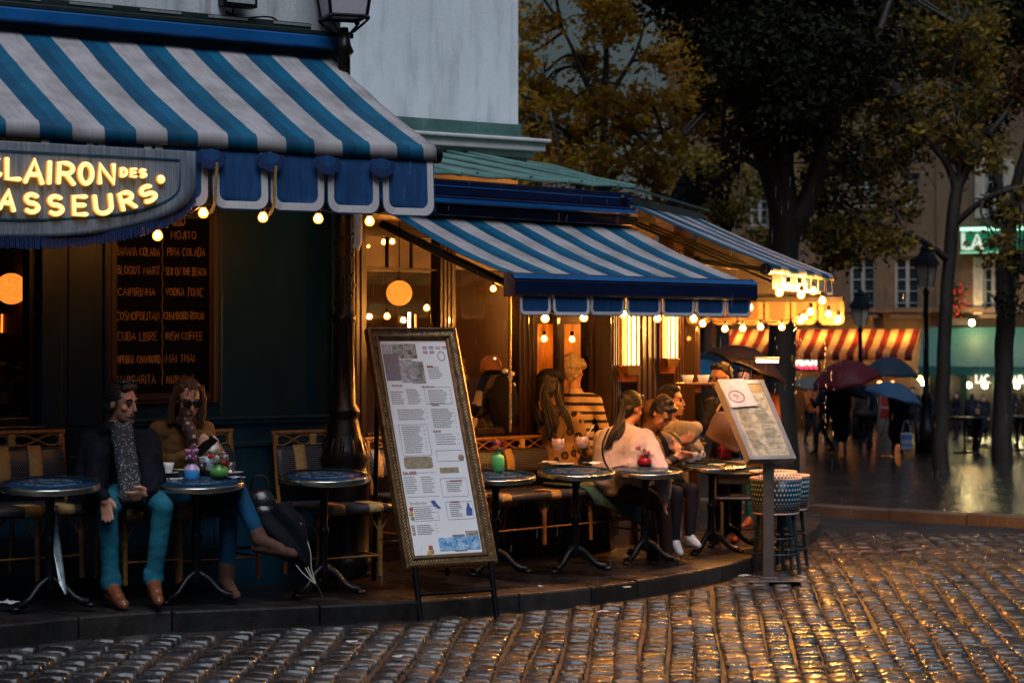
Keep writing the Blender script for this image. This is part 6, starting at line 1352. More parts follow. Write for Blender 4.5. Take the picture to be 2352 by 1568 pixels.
def strands(t, o0, roots, m_, name='long_hair', r_=.006, seed=1, wob=.012):
    "locks: each root is a list of points the lock follows"
    mb = MB(); rg = random.Random(seed)
    for pts, n_, sp in roots:
        for k in range(n_):
            of = Vector((rg.uniform(-sp, sp), rg.uniform(-sp, sp) * .6, rg.uniform(-sp, sp) * .3)); ph = rg.uniform(0, 6); P = spline([Vector(p) - o0 + of * (.5 + .5 * i / len(pts)) + Vector((math.sin(ph + i * 2) * wob, math.cos(ph + i) * wob, 0)) for i, p in enumerate(pts)], 4)
            L = len(P); mb.tube(P, [r_ * (1 - .75 * (i / L) ** 2) for i in range(L)], 5)
    return mb.build(name, m_, t, fix=False)
H_dark, H_blk, H_brn, H_bld = mat('dark brown hair', (.009, .005, .004), .6, var=.5, vs=60, bump=.6, bs=140), mat('black hair', (.009, .007, .007), .4, var=.5, vs=60, bump=.6, bs=140), mat('mid brown hair', (.1, .05, .022), .45, var=.5, vs=60, bump=.6, bs=140), mat('grey blond hair', (.38, .27, .16), .5, var=.5, vs=40, bump=.8, bs=90)
S8 = 1.08
# man in the dark coat
jean_l = cloth('light blue jeans', (.014, .115, .165), .3, .8, 16, .7); coat_n = cloth('dark navy coat', (.004, .005, .01), .3); boot_b = mat('brown leather boots', (.16, .05, .02), .3, var=.35, vs=20, bump=.2, bs=40)
p = at; J = dict(base=p(300, 1393, 12.6), head=p(279, 926, 12.95), look=(.9, -.42, -.12), neck=p(268, 984, 13.0), chest=p(278, 1035, 13.0), pel=p(305, 1125, 13.05), shL=p(207, 1012, 12.92), shR=p(342, 1010, 13.08), elL=p(190, 1108, 12.8), wrL=p(238, 1140, 12.52), elR=p(362, 1098, 12.95), wrR=p(345, 1128, 12.68),
     hipL=p(275, 1135, 13.0), hipR=p(335, 1130, 13.05), knL=p(246, 1172, 12.58), knR=p(374, 1164, 12.62), anL=p(255, 1346, 12.62), anR=p(352, 1336, 12.66), toL=p(283, 1387, 12.42), toR=p(364, 1378, 12.45))
col_x = [('c', p(238, 1345, 12.6), p(272, 1342, 12.6), .03, .03, 2)]
man, HP, m3, o0 = person('grey stubbled man in dark coat and light jeans turning to the woman beside him', J, [SKD, coat_n, jean_l, boot_b], S8, .0068, 1.05, hands=dict(L=((.25, -.25, -.95), (.95, -.2, .1), .25, .5), R=((-.85, -.35, -.3), (-.1, -.5, .85), .7)),
    extra=[('c', p(225, 1040, 12.85), p(215, 1150, 12.75), .09, .08, 1), ('c', p(335, 1050, 12.98), p(345, 1130, 12.85), .085, .08, 1), ('c', p(250, 985, 12.9), p(225, 1000, 12.95), .05, .06, 1), ('c', J['anL'] + Vector((0, 0, .02)), J['anL'] + Vector((0, 0, .05)), .068, .066, 2), ('c', J['anR'] + Vector((0, 0, .02)), J['anR'] + Vector((0, 0, .05)), .066, .064, 2)])
brows(man, HP, o0, S8, H_dark); comb(man, HP, m3, o0, S8, H_dark, 420, .1)
hair_cap(man, HP, m3, o0, S8, mat('dark greying hair', (.018, .015, .014), .45, var=.6, vs=50, bump=.6, bs=120), extra=[('c', HP(-.074, .02, .02), HP(-.072, .024, -.03), .01, .006, 0), ('c', HP(.074, .02, .02), HP(.072, .024, -.03), .01, .006, 0)])
m_st, t_, b_ = _new('grey stubble'); b_.inputs['Base Color'].default_value = (.09, .05, .038, 1); b_.inputs['Roughness'].default_value = .8
fuse('beard', [('c', HP(0, .077, -.1), HP(0, .07, -.112), .024, .024, 0), ('c', HP(-.04, .05, -.085), HP(0, .076, -.1), .02, .022, 0), ('c', HP(.04, .05, -.085), HP(0, .076, -.1), .02, .022, 0), ('c', HP(-.02, .089, -.052), HP(.02, .089, -.052), .008, .008, 0)], [m_st], man, o0, .008, 2)
mb = MB(); fs_ = [HP(s_ * .045, .03, .13) for s_ in (-1, 1)]
for q in fs_: mb.ball(q - o0, (.03, .028, .012), nu=10, nv=6)
mb.tube([fs_[0] - o0, HP(0, .045, .135) - o0, fs_[1] - o0], .004, 5); mb.build('glasses', mat('dark lens', (.02, .03, .04), .05), man)
def pattern(name, c1, c2, sc, kind='v'):
    m, t, b = _new(name); tcn = N(t, 'TexCoord'); n = N(t, 'TexVoronoi', Scale=sc); t.links.new(tcn.outputs['Object'], n.inputs['Vector']); r_ = ramp(t, [(.2, c1), (.34, c2)] if kind == 'v' else [(.14, (.12, .05, .02)), (.2, c1), (.4, c1), (.46, c2)]); t.links.new(n.outputs['Distance'], r_.inputs[0]); t.links.new(r_.outputs[0], b.inputs['Base Color']); b.inputs['Roughness'].default_value = .8; add_bump(t, b, 25, .3); return m
m_sc = pattern('grey patterned scarf', (.26, .26, .28), (.018, .018, .024), 62)
wr = [('c', HP(.05 * math.cos(R(a)), .055 * math.sin(R(a)) + .0, -.155 + .012 * math.sin(R(a * 2))), HP(.06 * math.cos(R(a + 45)), .06 * math.sin(R(a + 45)), -.16), .034, .034, 0) for a in range(0, 360, 45)]
ends = [p(270, 985, 12.83), p(276, 1030, 12.8), p(285, 1085, 12.76), p(290, 1128, 12.7), p(286, 1140, 12.68)]
fuse('scarf', wr + [('c', a, b_, .045, .047, 0) for a, b_ in zip(ends, ends[1:])] + [('c', a + Vector((.06, .015, .01)), b_ + Vector((.06, .015, .01)), .035, .035, 0) for a, b_ in zip(ends[:3], ends[1:4])], [m_sc], man, o0, .011, 2, .006, 26)
# woman in the tan coat
coat_t = cloth('tan wool coat', (.2, .1, .035), .25); jean_d = cloth('dark blue jeans', (.004, .05, .11), .3); boot_t = mat('brown suede boots', (.07, .026, .012), .8, var=.3, vs=25, bump=.3, bs=60)
J = dict(base=p(530, 1372, 13.15), head=p(431, 918, 13.45), look=(.45, -.82, -.33), neck=p(424, 968, 13.55), chest=p(418, 1020, 13.6), pel=p(440, 1130, 13.65), shL=p(364, 990, 13.5), shR=p(470, 988, 13.62), elL=p(356, 1072, 13.55), wrL=p(440, 1043, 13.32), elR=p(488, 1062, 13.55), wrR=p(500, 1035, 13.22),
     hipL=p(415, 1145, 13.6), hipR=p(465, 1140, 13.62), knL=p(527, 1166, 13.2), knR=p(541, 1116, 13.12), anL=p(520, 1338, 13.2), anR=p(598, 1240, 12.98), toL=p(541, 1366, 13.02), toR=p(668, 1270, 12.86))
wom, HP, m3, o0 = person('woman in a tan coat and big sunglasses looking down at her phone', J, [SK, coat_t, jean_d, boot_t], 1.04, .0068, 1.02, hands=dict(L=((.75, -.4, .35), (.1, -.6, .8), .9), R=((-.45, -.5, .4), (-.2, -.5, .8), .9)),
    extra=[('c', p(366, 1000, 13.55), p(374, 1075, 13.58), .075, .085, 1), ('c', p(470, 1000, 13.6), p(478, 1070, 13.58), .07, .08, 1), ('c', J['anL'] + Vector((0, 0, .02)), J['anL'] + Vector((0, 0, .11)), .056, .058, 3), ('c', J['anR'], J['anR'].lerp(J['knR'], .16), .055, .052, 3)])
brows(wom, HP, o0, 1.04, H_dark); comb(wom, HP, m3, o0, 1.04, H_brn, 380, .12, .5, r_=.0045); hair_cap(wom, HP, m3, o0, 1.04, H_brn, top=.004, fringe=-.05)
hl_, hr_ = [HP(-.078, -.01, .09), HP(-.098, .01, .0), HP(-.1, .02, -.09), HP(-.098, .03, -.15)], [HP(.078, -.01, .09), HP(.098, .0, .0), HP(.1, .0, -.09), HP(.095, .01, -.15)]
strands(wom, o0, [(hl_, 60, .022), (hr_, 50, .02), ([HP(0, -.09, .1), HP(0, -.12, 0), HP(0, -.11, -.1), HP(0, -.1, -.15)], 60, .06)], H_brn, r_=.008, seed=4, wob=.006)
mb = MB(); f_, r_, u_ = basis(J['look'])
for s_ in (-1, 1): mb.add([], []); M_ = Matrix.Translation(HP(s_ * .034, .093, .01) - o0) @ m3.to_4x4(); mb.ball((0, 0, 0), (.033, .012, .029), nu=14, nv=8, M=M_)
mb.tube([HP(-.066, .085, .02) - o0, HP(-.082, .0, .015) - o0], .005, 5); mb.tube([HP(.066, .085, .02) - o0, HP(.082, .0, .015) - o0], .005, 5); mb.tube([HP(-.03, .1, .022) - o0, HP(.03, .1, .022) - o0], .005, 5); mb.build('sunglasses', mat('black lens', (.008, .006, .006), .06), wom)
m_sf = pattern('cream silk scarf', (.5, .36, .26), (.06, .03, .03), 22)
sc_ = [p(427, 968, 13.44), p(434, 985, 13.4), p(441, 1005, 13.4), p(443, 1022, 13.42)]
fuse('scarf', [('c', HP(.048 * math.cos(R(a)), .05 * math.sin(R(a)), -.145), HP(.05 * math.cos(R(a + 45)), .05 * math.sin(R(a + 45)), -.15), .026, .026, 0) for a in range(0, 360, 45)] + [('c', a, b_, .04, .045, 0) for a, b_ in zip(sc_, sc_[1:])], [m_sf], wom, o0, .01, 2, .006, 30)
ph = thing('phone', 'phone with lit blue screen in the hands of the woman in tan', 'phone', p(472, 1024, 13.12)); M_ = Matrix.Rotation(R(-25), 4, 'Y') @ Matrix.Rotation(R(-50), 4, 'X')
mb = MB(); mb.box((0, 0, 0), (.085, .008, .155), M=M_ @ Matrix.Rotation(R(62), 4, 'Y')); mb.build('case', black_iron(), ph); mb = MB(); mb.box((0, .0055, 0), (.075, .002, .14), M=M_ @ Matrix.Rotation(R(62), 4, 'Y')); mb.build('screen', emit('phone screen glow', (.3, .65, 1), 2.5), ph)
# woman in the pink jumper, seen from behind
pinkj = cloth('pale pink jumper', (.5, .43, .46), .2, .85, 22, 1.0); trb = cloth('dark brown trousers', (.03, .014, .01))
J = dict(base=p(1520, 1310, 16.85), head=p(1450, 938, 17.07), look=(.75, .6, -.2), neck=p(1436, 985, 17.03), chest=p(1428, 1025, 16.95), pel=p(1420, 1112, 16.90), shL=p(1382, 1008, 17.07), shR=p(1482, 1006, 16.90), elL=p(1375, 1085, 17.20), wrL=p(1430, 1090, 17.40), elR=p(1522, 1092, 16.75), wrR=p(1528, 1138, 16.70),
     hipL=p(1405, 1125, 17.00), hipR=p(1445, 1125, 16.85), knL=p(1480, 1150, 17.30), knR=p(1525, 1160, 17.00), anL=p(1500, 1275, 17.25), anR=p(1532, 1280, 16.95), toL=p(1525, 1295, 17.25), toR=p(1560, 1300, 16.95))
o_, HP, m3, o0 = person('woman in a pale pink jumper seen from behind with dark tied hair', J, [SK, pinkj, trb, mat('dark shoes', (.02, .015, .015), .5)], S8, .012, 1.1, eyes=False, hands=dict(R=((-.1, -.1, -1), (.3, .9, 0), .5)), extra=[('c', p(1400, 1012, 16.93), p(1392, 1088, 16.90), .115, .13, 1), ('c', p(1460, 1012, 16.87), p(1458, 1088, 16.85), .115, .13, 1), ('c', p(1395, 1095, 16.89), p(1455, 1095, 16.85), .118, .118, 1), ('c', J['shR'], J['elR'], .085, .08, 1), ('c', J['elR'], J['wrR'], .08, .055, 1)])
hair_cap(o_, HP, m3, o0, S8, H_blk, extra=[('e', HP(0, -.085, .07), (.045, .05, .05), None, 0)]); comb(o_, HP, m3, o0, S8, H_blk, 420, .12)
strands(o_, o0, [([HP(0, -.1, .06), p(1425, 965, 16.87), p(1408, 995, 16.81), p(1395, 1032, 16.81)], 60, .028), ([HP(-.05, -.04, -.02), p(1430, 985, 16.85), p(1415, 1010, 16.81)], 14, .02)], H_blk, r_=.007, seed=6)
mb = MB(); mb.tube(spline([p(1398, 985, 16.87), p(1384, 1020, 16.77), p(1388, 1058, 16.75), p(1405, 1085, 16.77)]), .009, 6); mb2 = [tuple(Vector(v) - o0) for v in mb.v]; mb.v = mb2; mb.build('bag_strap', black_iron(), o_)
# girl bending with brown scarf on her hair
brn = cloth('brown shawl', (.1, .05, .025), .3); strp, t_, b_ = _new('cream and black stripes'); tcn = N(t_, 'TexCoord'); wv = N(t_, 'TexWave', Scale=2.6, Distortion=1.5, bands_direction='DIAGONAL'); t_.links.new(tcn.outputs['Object'], wv.inputs[0]); rr = ramp(t_, [(.0, (.02, .015, .012)), (.38, (.45, .3, .17))], 'CONSTANT'); t_.links.new(wv.outputs[0], rr.inputs[0]); t_.links.new(rr.outputs[0], b_.inputs['Base Color']); b_.inputs['Roughness'].default_value = .8
J = dict(base=p(1570, 1285, 17.0), head=p(1520, 950, 17.05), look=(.55, -.45, -.75), up=(.3, -.3, .9), neck=p(1502, 985, 17.2), chest=p(1505, 1030, 17.25), pel=p(1515, 1115, 17.4), shL=p(1478, 1012, 17.1), shR=p(1545, 1008, 17.3), elL=p(1500, 1070, 16.98), wrL=p(1555, 1052, 17.0), elR=p(1565, 1062, 17.15), wrR=p(1560, 1035, 17.05),
     hipL=p(1500, 1125, 17.35), hipR=p(1535, 1125, 17.4), knL=p(1555, 1130, 16.98), knR=p(1590, 1122, 17.1), anL=p(1550, 1245, 17.0), anR=p(1585, 1235, 17.1), toL=p(1562, 1268, 16.88), toR=p(1602, 1250, 17.0))
o_, HP, m3, o0 = person('young woman bending her head under a brown hood over the mugs', J, [SK, strp, cloth('black trousers', (.012, .011, .016)), mat('white trainers', (.5, .48, .48), .5)], 1.02, .012, .92, hands=dict(L=((.8, -.2, .3), (0, -.5, .8), .7), R=((-.5, -.3, .6), (-.5, -.5, .3), .7)))
brows(o_, HP, o0, 1.02, H_blk); comb(o_, HP, m3, o0, 1.02, H_blk, 300, .1); hair_cap(o_, HP, m3, o0, 1.02, H_blk, extra=[('e', HP(.01, -.02, .12), (.05, .05, .04), None, 0)])
fuse('shawl', [('e', HP(-.03, -.06, .03), (.085, .09, .11), m3, 0), ('c', HP(-.07, -.03, -.03), p(1478, 1010, 17.12), .06, .08, 0), ('c', HP(0, -.1, -.05), p(1500, 1015, 17.3), .08, .1, 0), ('c', p(1480, 1010, 17.08), p(1492, 1080, 17.0), .08, .06, 0), ('c', p(1492, 1000, 17.0), p(1520, 1060, 16.96), .05, .04, 0)], [brn], o_, o0, .014, 3, .008, 18)
# young man in profile
bei = cloth('beige knit jumper', (.36, .3, .22), .25, .85, 24, 1.0)
J = dict(base=p(1600, 1260, 17.7), head=p(1543, 922, 17.75), look=(.97, -.2, .04), neck=p(1535, 965, 17.8), chest=p(1545, 1010, 17.85), pel=p(1545, 1105, 17.95), shL=p(1520, 990, 17.7), shR=p(1575, 985, 17.9), elL=p(1592, 1000, 17.6), wrL=p(1560, 1012, 17.5), elR=p(1605, 1035, 17.8), wrR=p(1585, 1022, 17.6))
o_, HP, m3, o0 = person('young dark haired man in a beige jumper looking right in profile', J, [SK, bei, jean_d, boot_b], S8, .012, .98, hands=dict(L=((.6, -.3, .1), (0, .3, .9), .6), R=((-.3, -.5, -.2), (.2, -.3, .9), .7)), extra=[('c', p(1560, 985, 17.65), p(1597, 985, 17.6), .075, .07, 1)])
brows(o_, HP, o0, S8, H_blk); comb(o_, HP, m3, o0, S8, H_dark, 420, .06); hair_cap(o_, HP, m3, o0, S8, H_dark, nz=.006)
# waitress with a tray
blk = cloth('black uniform', (.01, .009, .011))
g_ = gz(2.0, 18.7); J = dict(base=p(1680, 1225, 18.7), head=p(1655, 868, 18.6), look=(-.75, -.62, -.12), neck=p(1664, 905, 18.68), chest=p(1668, 955, 18.7), pel=p(1672, 1045, 18.75), shL=p(1630, 930, 18.55), shR=p(1705, 930, 18.8), elL=p(1610, 985, 18.4), wrL=p(1604, 905, 18.35), elR=p(1715, 1000, 18.65), wrR=p(1680, 1010, 18.4),
     hipL=p(1655, 1050, 18.75), hipR=p(1690, 1050, 18.8), knL=p(1655, 1140, 18.7), knR=p(1690, 1140, 18.8), anL=p(1655, 1225, 18.75), anR=p(1690, 1225, 18.85), toL=p(1645, 1242, 18.6), toR=p(1685, 1242, 18.7))
o_, HP, m3, o0 = person('waitress in black with glasses carrying a tray of cups', J, [SK, blk, blk, mat('red trainers', (.4, .05, .03), .6)], S8, .013, .95)
hair_cap(o_, HP, m3, o0, S8, H_dark, extra=[('e', HP(0, -.1, .05), (.04, .045, .045), None, 0)])
mb = MB()
for s_ in (-1, 1): mb.tube([HP(s_ * .032 + .024 * math.cos(R(a)), .1, .008 + .02 * math.sin(R(a))) - o0 for a in range(0, 360, 30)], .0035, 5, closed=True)
mb.tube([HP(.056, .1, .01) - o0, HP(.08, 0, .01) - o0], .0035, 5); mb.tube([HP(-.056, .1, .01) - o0, HP(-.08, 0, .01) - o0], .0035, 5); mb.build('glasses', black_iron(), o_)
tr0 = p(1600, 884, 18.3); o = MB().lathe([(0, 0), (.17, 0), (.19, .018), (.185, .02), (.168, .006), (0, .006)], 30).build('tray', mat('brown tray', (.2, .09, .03), .35), None, loc=tr0); tag(o, 'round brown tray held up by the waitress', 'tray')
for dx, lb in ((-.08, 'cup standing on the left of the waitress tray'), (.06, 'cup standing on the right of the waitress tray')): cup(tr0 + Vector((dx, 0, .008)), lb, 1.3, False, 90)
tb_ = thing('tote_bag', 'taupe felt shoulder bag on the waitress, behind the lectern', 'bag', p(1655, 975, 18.2)); cs = [p(1620, 1000, 18.25), p(1646, 945, 18.2), p(1706, 952, 18.25), p(1696, 1042, 18.3)]; b0 = p(1655, 975, 18.2); mb = MB()
mb.grid(lambda u, v: (cs[1] * (1 - u) * (1 - v) + cs[2] * u * (1 - v) + cs[3] * u * v + cs[0] * (1 - u) * v) - b0 + Vector((0, -.07 * math.sin(math.pi * u) * math.sin(math.pi * min(1, .15 + v)), 0)), 10, 10); mb.build('bag', cloth('taupe felt', (.2, .12, .08), .2), tb_, solid=.07, fix=False)
mb = MB(); mb.tube(spline([cs[1] - b0, p(1660, 925, 18.4) - b0, p(1690, 915, 18.6) - b0, cs[2] - b0]), .012, 6); mb.build('strap', cloth('taupe felt', (.2, .12, .08), .2), tb_)
# helper for standing figures
def stander(px, pyhead, Y, face, label, mats, S=1.08, slim=1.0, hair=H_dark, voxel=.018, stride=0.0, armout=None, group=None, long_=False, look=None, eyes=False, ground=None):
    hd = at(px, pyhead, Y); a = R(face); f_ = Vector((math.cos(a), math.sin(a), 0)); r_ = Vector((math.sin(a), -math.cos(a), 0)); u_ = Vector((0, 0, 1)); g_ = ground if ground is not None else gz(hd.x, hd.y) + (.1 if Y > 26 else KERB)
    Ht = hd.z - g_ + .11 * S; k = Ht / 1.75; Z = lambda h: Vector((hd.x, hd.y, g_ + h * k)); S = k * 1.0
    J = dict(base=Z(0), head=hd, look=look or (f_ - u_ * .1), neck=Z(1.5), chest=Z(1.3), pel=Z(.95), shL=Z(1.43) - r_ * .19 * k, shR=Z(1.43) + r_ * .19 * k, elL=Z(1.12) - r_ * .24 * k, elR=Z(1.12) + r_ * .24 * k, wrL=Z(.88) - r_ * .23 * k + f_ * .08, wrR=Z(.88) + r_ * .23 * k + f_ * .08,
             hipL=Z(.92) - r_ * .09 * k, hipR=Z(.92) + r_ * .09 * k, knL=Z(.5) - r_ * .1 * k + f_ * (.06 + stride * .5), knR=Z(.5) + r_ * .1 * k + f_ * (.06 - stride * .3), anL=Z(.09) - r_ * .1 * k + f_ * stride * .7, anR=Z(.09 + .05 * stride) + r_ * .1 * k - f_ * stride * .8)
    J['toL'] = J['anL'] + f_ * .15 * k - u_ * .06 * k; J['toR'] = J['anR'] + f_ * .15 * k - u_ * .06 * k
    if armout: J['elR'] = Z(1.1) + r_ * .2 * k + f_ * .12; J['wrR'] = Z(1.3) + r_ * .12 * k + f_ * .25
    ex = []
    if long_: ex = [('c', Z(1.1) , Z(.55), .2 * k, .24 * k, 1)]
    t, HP, m3, o0 = person(label, J, mats, S, voxel, slim, group, extra=ex, eyes=eyes, sm=2)
    if hair: hair_cap(t, HP, m3, o0, S, hair, voxel=.016)
    return t, HP, m3, o0, J
# pair under the big dark umbrella
o_, HP, m3, o0, J = stander(1742, 874, 21.5, 235, 'bearded man in a brown jacket standing behind the lectern', [SK, cloth('rust brown jacket', (.14, .05, .025)), jean_d, boot_b], hair=H_dark, eyes=True)
fuse('beard', [('c', HP(0, .07, -.095), HP(0, .065, -.11), .034, .032, 0), ('c', HP(-.045, .045, -.06), HP(0, .075, -.1), .022, .03, 0), ('c', HP(.045, .045, -.06), HP(0, .075, -.1), .022, .03, 0)], [H_dark], o_, o0, .012, 2)
o_, HP, m3, o0, J = stander(1708, 868, 22.2, 250, 'dark haired woman standing between the waitress and the bearded man', [SKP, cloth('dark red brown coat', (.05, .02, .018)), jean_d, boot_b], hair=H_blk, eyes=True)
strands(o_, o0, [([HP(s_ * .08, -.02, .06), HP(s_ * .095, .0, -.05), HP(s_ * .1, .0, -.17)], 24, .025) for s_ in (-1, 1)], H_blk, r_=.009, seed=8)
# inside the glazed terrace
def insider(px, pyh, Y, face, look, label, mats, S=1.08, slim=1.0, pel_px=None, lean=0.0, eyes=False, voxel=.014, drop=105, shw=58):
    k = 17.2 / Y; px2 = pel_px if pel_px is not None else px
    h_, c_, q_ = at(px, pyh, Y), at(px + (px2 - px) * .45, pyh + 95 * k, Y), at(px2, pyh + 185 * k, Y); a = R(face); r_ = Vector((math.sin(a), -math.cos(a), 0)); f_ = Vector((math.cos(a), math.sin(a), 0))
    nk = at(px + (px2 - px) * .15, pyh + 45 * k, Y); sh = at(px + (px2 - px) * .25, pyh + 68 * k, Y)
    J = dict(base=q_ - Vector((0, 0, .2)), head=h_, look=look, neck=nk, chest=c_, pel=q_, shL=sh - r_ * .19 * S, shR=sh + r_ * .19 * S, elL=sh - r_ * .25 * S - Vector((0, 0, .28)) + f_ * .08, elR=sh + r_ * .25 * S - Vector((0, 0, .28)) + f_ * .08, wrL=sh - r_ * .14 * S - Vector((0, 0, .36)) + f_ * .3, wrR=sh + r_ * .14 * S - Vector((0, 0, .36)) + f_ * .3)
    return person(label, J, mats, S, voxel, slim, eyes=eyes, sm=2) + (J,)
leo = pattern('leopard print coat', (.01, .007, .006), (.3, .17, .08), 12, 'l')
o_, HP, m3, o0, J = insider(1262, 893, 17.35, 70, (.35, .9, -.15), 'woman in a black hat and leopard print coat, seen from behind through the glass', [SK, leo, blk, blk], pel_px=1290)
hair_cap(o_, HP, m3, o0, S8, H_dark)
strands(o_, o0, [([HP(.0, -.08, .05), HP(.0, -.11, -.08), p(1268, 965, 17.12), p(1262, 992, 17.12)], 70, .06), ([HP(-.07, -.03, .04), HP(-.1, -.05, -.1), p(1240, 970, 17.15)], 30, .03), ([HP(.07, -.03, .04), HP(.1, -.05, -.1), p(1300, 955, 17.15), p(1312, 985, 17.15)], 30, .03)], H_dark, r_=.009, seed=11)
fuse('hat', [('e', HP(0, -.01, .105), (.105, .105, .06), m3, 0), ('c', HP(-.1, 0, .075), HP(.1, 0, .075), .03, .03, 0), ('e', HP(0, .06, .08), (.09, .09, .02), m3, 0)], [cloth('black felt', (.008, .008, .009))], o_, o0, .014, 2)
sm_, t_, b_ = _new('cream and black striped jersey'); tcn = N(t_, 'TexCoord'); wv = N(t_, 'TexWave', Scale=4.2, Distortion=.6, bands_direction='Z'); t_.links.new(tcn.outputs['Object'], wv.inputs[0]); rr = ramp(t_, [(0, (.02, .015, .015)), (.3, (.6, .42, .28))], 'CONSTANT'); t_.links.new(wv.outputs[0], rr.inputs[0]); t_.links.new(rr.outputs[0], b_.inputs['Base Color']); b_.inputs['Roughness'].default_value = .8
o_, HP, m3, o0, J = insider(1318, 853, 17.75, 60, (.5, .85, -.1), 'person with curly fair hair and a striped jersey, seen through the glass', [SK, sm_, blk, blk], 1.0, .85, pel_px=1340)
rg = random.Random(3); hair_cap(o_, HP, m3, o0, S8, H_bld, nz=.014, extra=[('e', HP(*(lambda d: (d.x * .09, -.02 + d.y * .1, .045 + d.z * .085))(Vector((rg.gauss(0, 1), rg.gauss(-.5, 1), rg.gauss(.3, 1))).normalized())), (.034, .034, .034), None, 0) for _ in range(44)])
wsh = cloth('white shirt', (.7, .66, .68), .1); vest_b = cloth('black waistcoat', (.005, .004, .006))
J = dict(base=p(1155, 1050, 17.3), head=p(1128, 850, 17.45), look=(-.75, .5, -.45), neck=p(1136, 870, 17.36), chest=p(1148, 905, 17.3), pel=p(1162, 1010, 17.3), shL=p(1122, 868, 17.2), shR=p(1172, 872, 17.4), elL=p(1098, 930, 17.15), wrL=p(1080, 985, 17.1), elR=p(1175, 940, 17.5), wrR=p(1130, 985, 17.5))
o_, HP, m3, o0 = person('bald waiter in a black waistcoat and white shirt leaning over behind the glass', J, [SK, vest_b, blk, blk, wsh], S8, .013, 1.0, eyes=False, sm=2, hands=dict(L=((-.6, -.1, -.4), (0, .9, .2), .5)), extra=[('c', J['shL'], J['elL'], .07, .055, 4), ('c', J['elL'], J['wrL'].lerp(J['elL'], .1), .053, .043, 4), ('e', p(1150, 930, 17.12), (.16, .1, .26), None, 1), ('c', J['shR'], J['elR'], .073, .058, 4)])
mb = MB()
for a, b_ in ((1160, 852), (1170, 868), (1163, 880), (1175, 858), (1178, 884)): q = p(a, b_, 17.12); mb.ball(q - o0, (.028, .012, .022), nu=8, nv=6)
mb.build('satin_back', mat('patterned satin', (.35, .36, .42), .3, var=.8, vs=60), o_)
o_, HP, m3, o0, J = insider(1046, 858, 17.6, 10, (1, .1, -.05), 'fair haired guest raising a glass behind the menu board', [SKP, cloth('blue grey jumper', (.06, .08, .13)), blk, blk], pel_px=1048, eyes=True); hair_cap(o_, HP, m3, o0, S8, H_bld)
# behind the left shop window
o_, HP, m3, o0, J = insider(62, 876, 13.9, 250, (-.35, -.8, -.5), 'long haired woman looking down behind the left shop window', [SK, cloth('dark red top', (.08, .02, .02)), blk, blk], 1.0, .9, pel_px=70, eyes=True); hair_cap(o_, HP, m3, o0, 1.0, H_dark)
strands(o_, o0, [([HP(s_ * .08, -.0, .06), HP(s_ * .1, .02, -.06), HP(s_ * .1, .05, -.24)], 40, .03) for s_ in (-1, 1)], H_dark, r_=.009, seed=15)
o_, HP, m3, o0, J = insider(12, 880, 13.75, 60, (.5, .7, -.3), 'bare shouldered woman in a striped top behind the left shop window', [SK, cloth('dark striped top', (.03, .03, .04)), blk, blk], 1.0, .9, pel_px=10, eyes=False); hair_cap(o_, HP, m3, o0, 1.0, H_brn)
# people crossing the square
crowd = 'people with umbrellas crossing the square'
def open_umbrella(c, r_, h, colr, label, tilt=(0, 0), drop=.75):
    t = thing('umbrella', label, 'umbrella', c, 0, 'open umbrellas'); t.rotation_euler = (tilt[0], tilt[1], 0.3); n_ = 8
    def f(u, v):
        a = 2 * math.pi * u; e = abs(math.sin(a * n_ / 2)); rr_ = r_ * v * (1 - .06 * e * v); return (rr_ * math.cos(a), rr_ * math.sin(a), h * (1 - v ** 1.9) + .02 * e * v * v)
    mb = MB(); mb.grid(f, 48, 10); mb.build('canopy', colr, t, solid=.004, fix=False)
    mb = MB(); mb.tube([(0, 0, h + .05), (0, 0, -drop)], .008, 6); mb.tube([(0, 0, -drop), (0, .03, -drop - .04), (0, .06, -drop)], .01, 6); mb.build('shaft', black_iron(), t)
    mb = MB()
    for k in range(n_):
        a = 2 * math.pi * k / n_; mb.tube([(r_ * v * math.cos(a), r_ * v * math.sin(a), h * (1 - v ** 1.9) - .012) for v in (0, .35, .7, 1)], .004, 4)
    mb.build('rib', steel(), t); return t
um = lambda n_, c: mat(n_, tuple(x * .5 for x in c), .5, var=.2, vs=3, spec=.2)
dk = cloth('dark coat', (.01, .011, .016)); dk2 = cloth('dark navy parka', (.012, .016, .026))
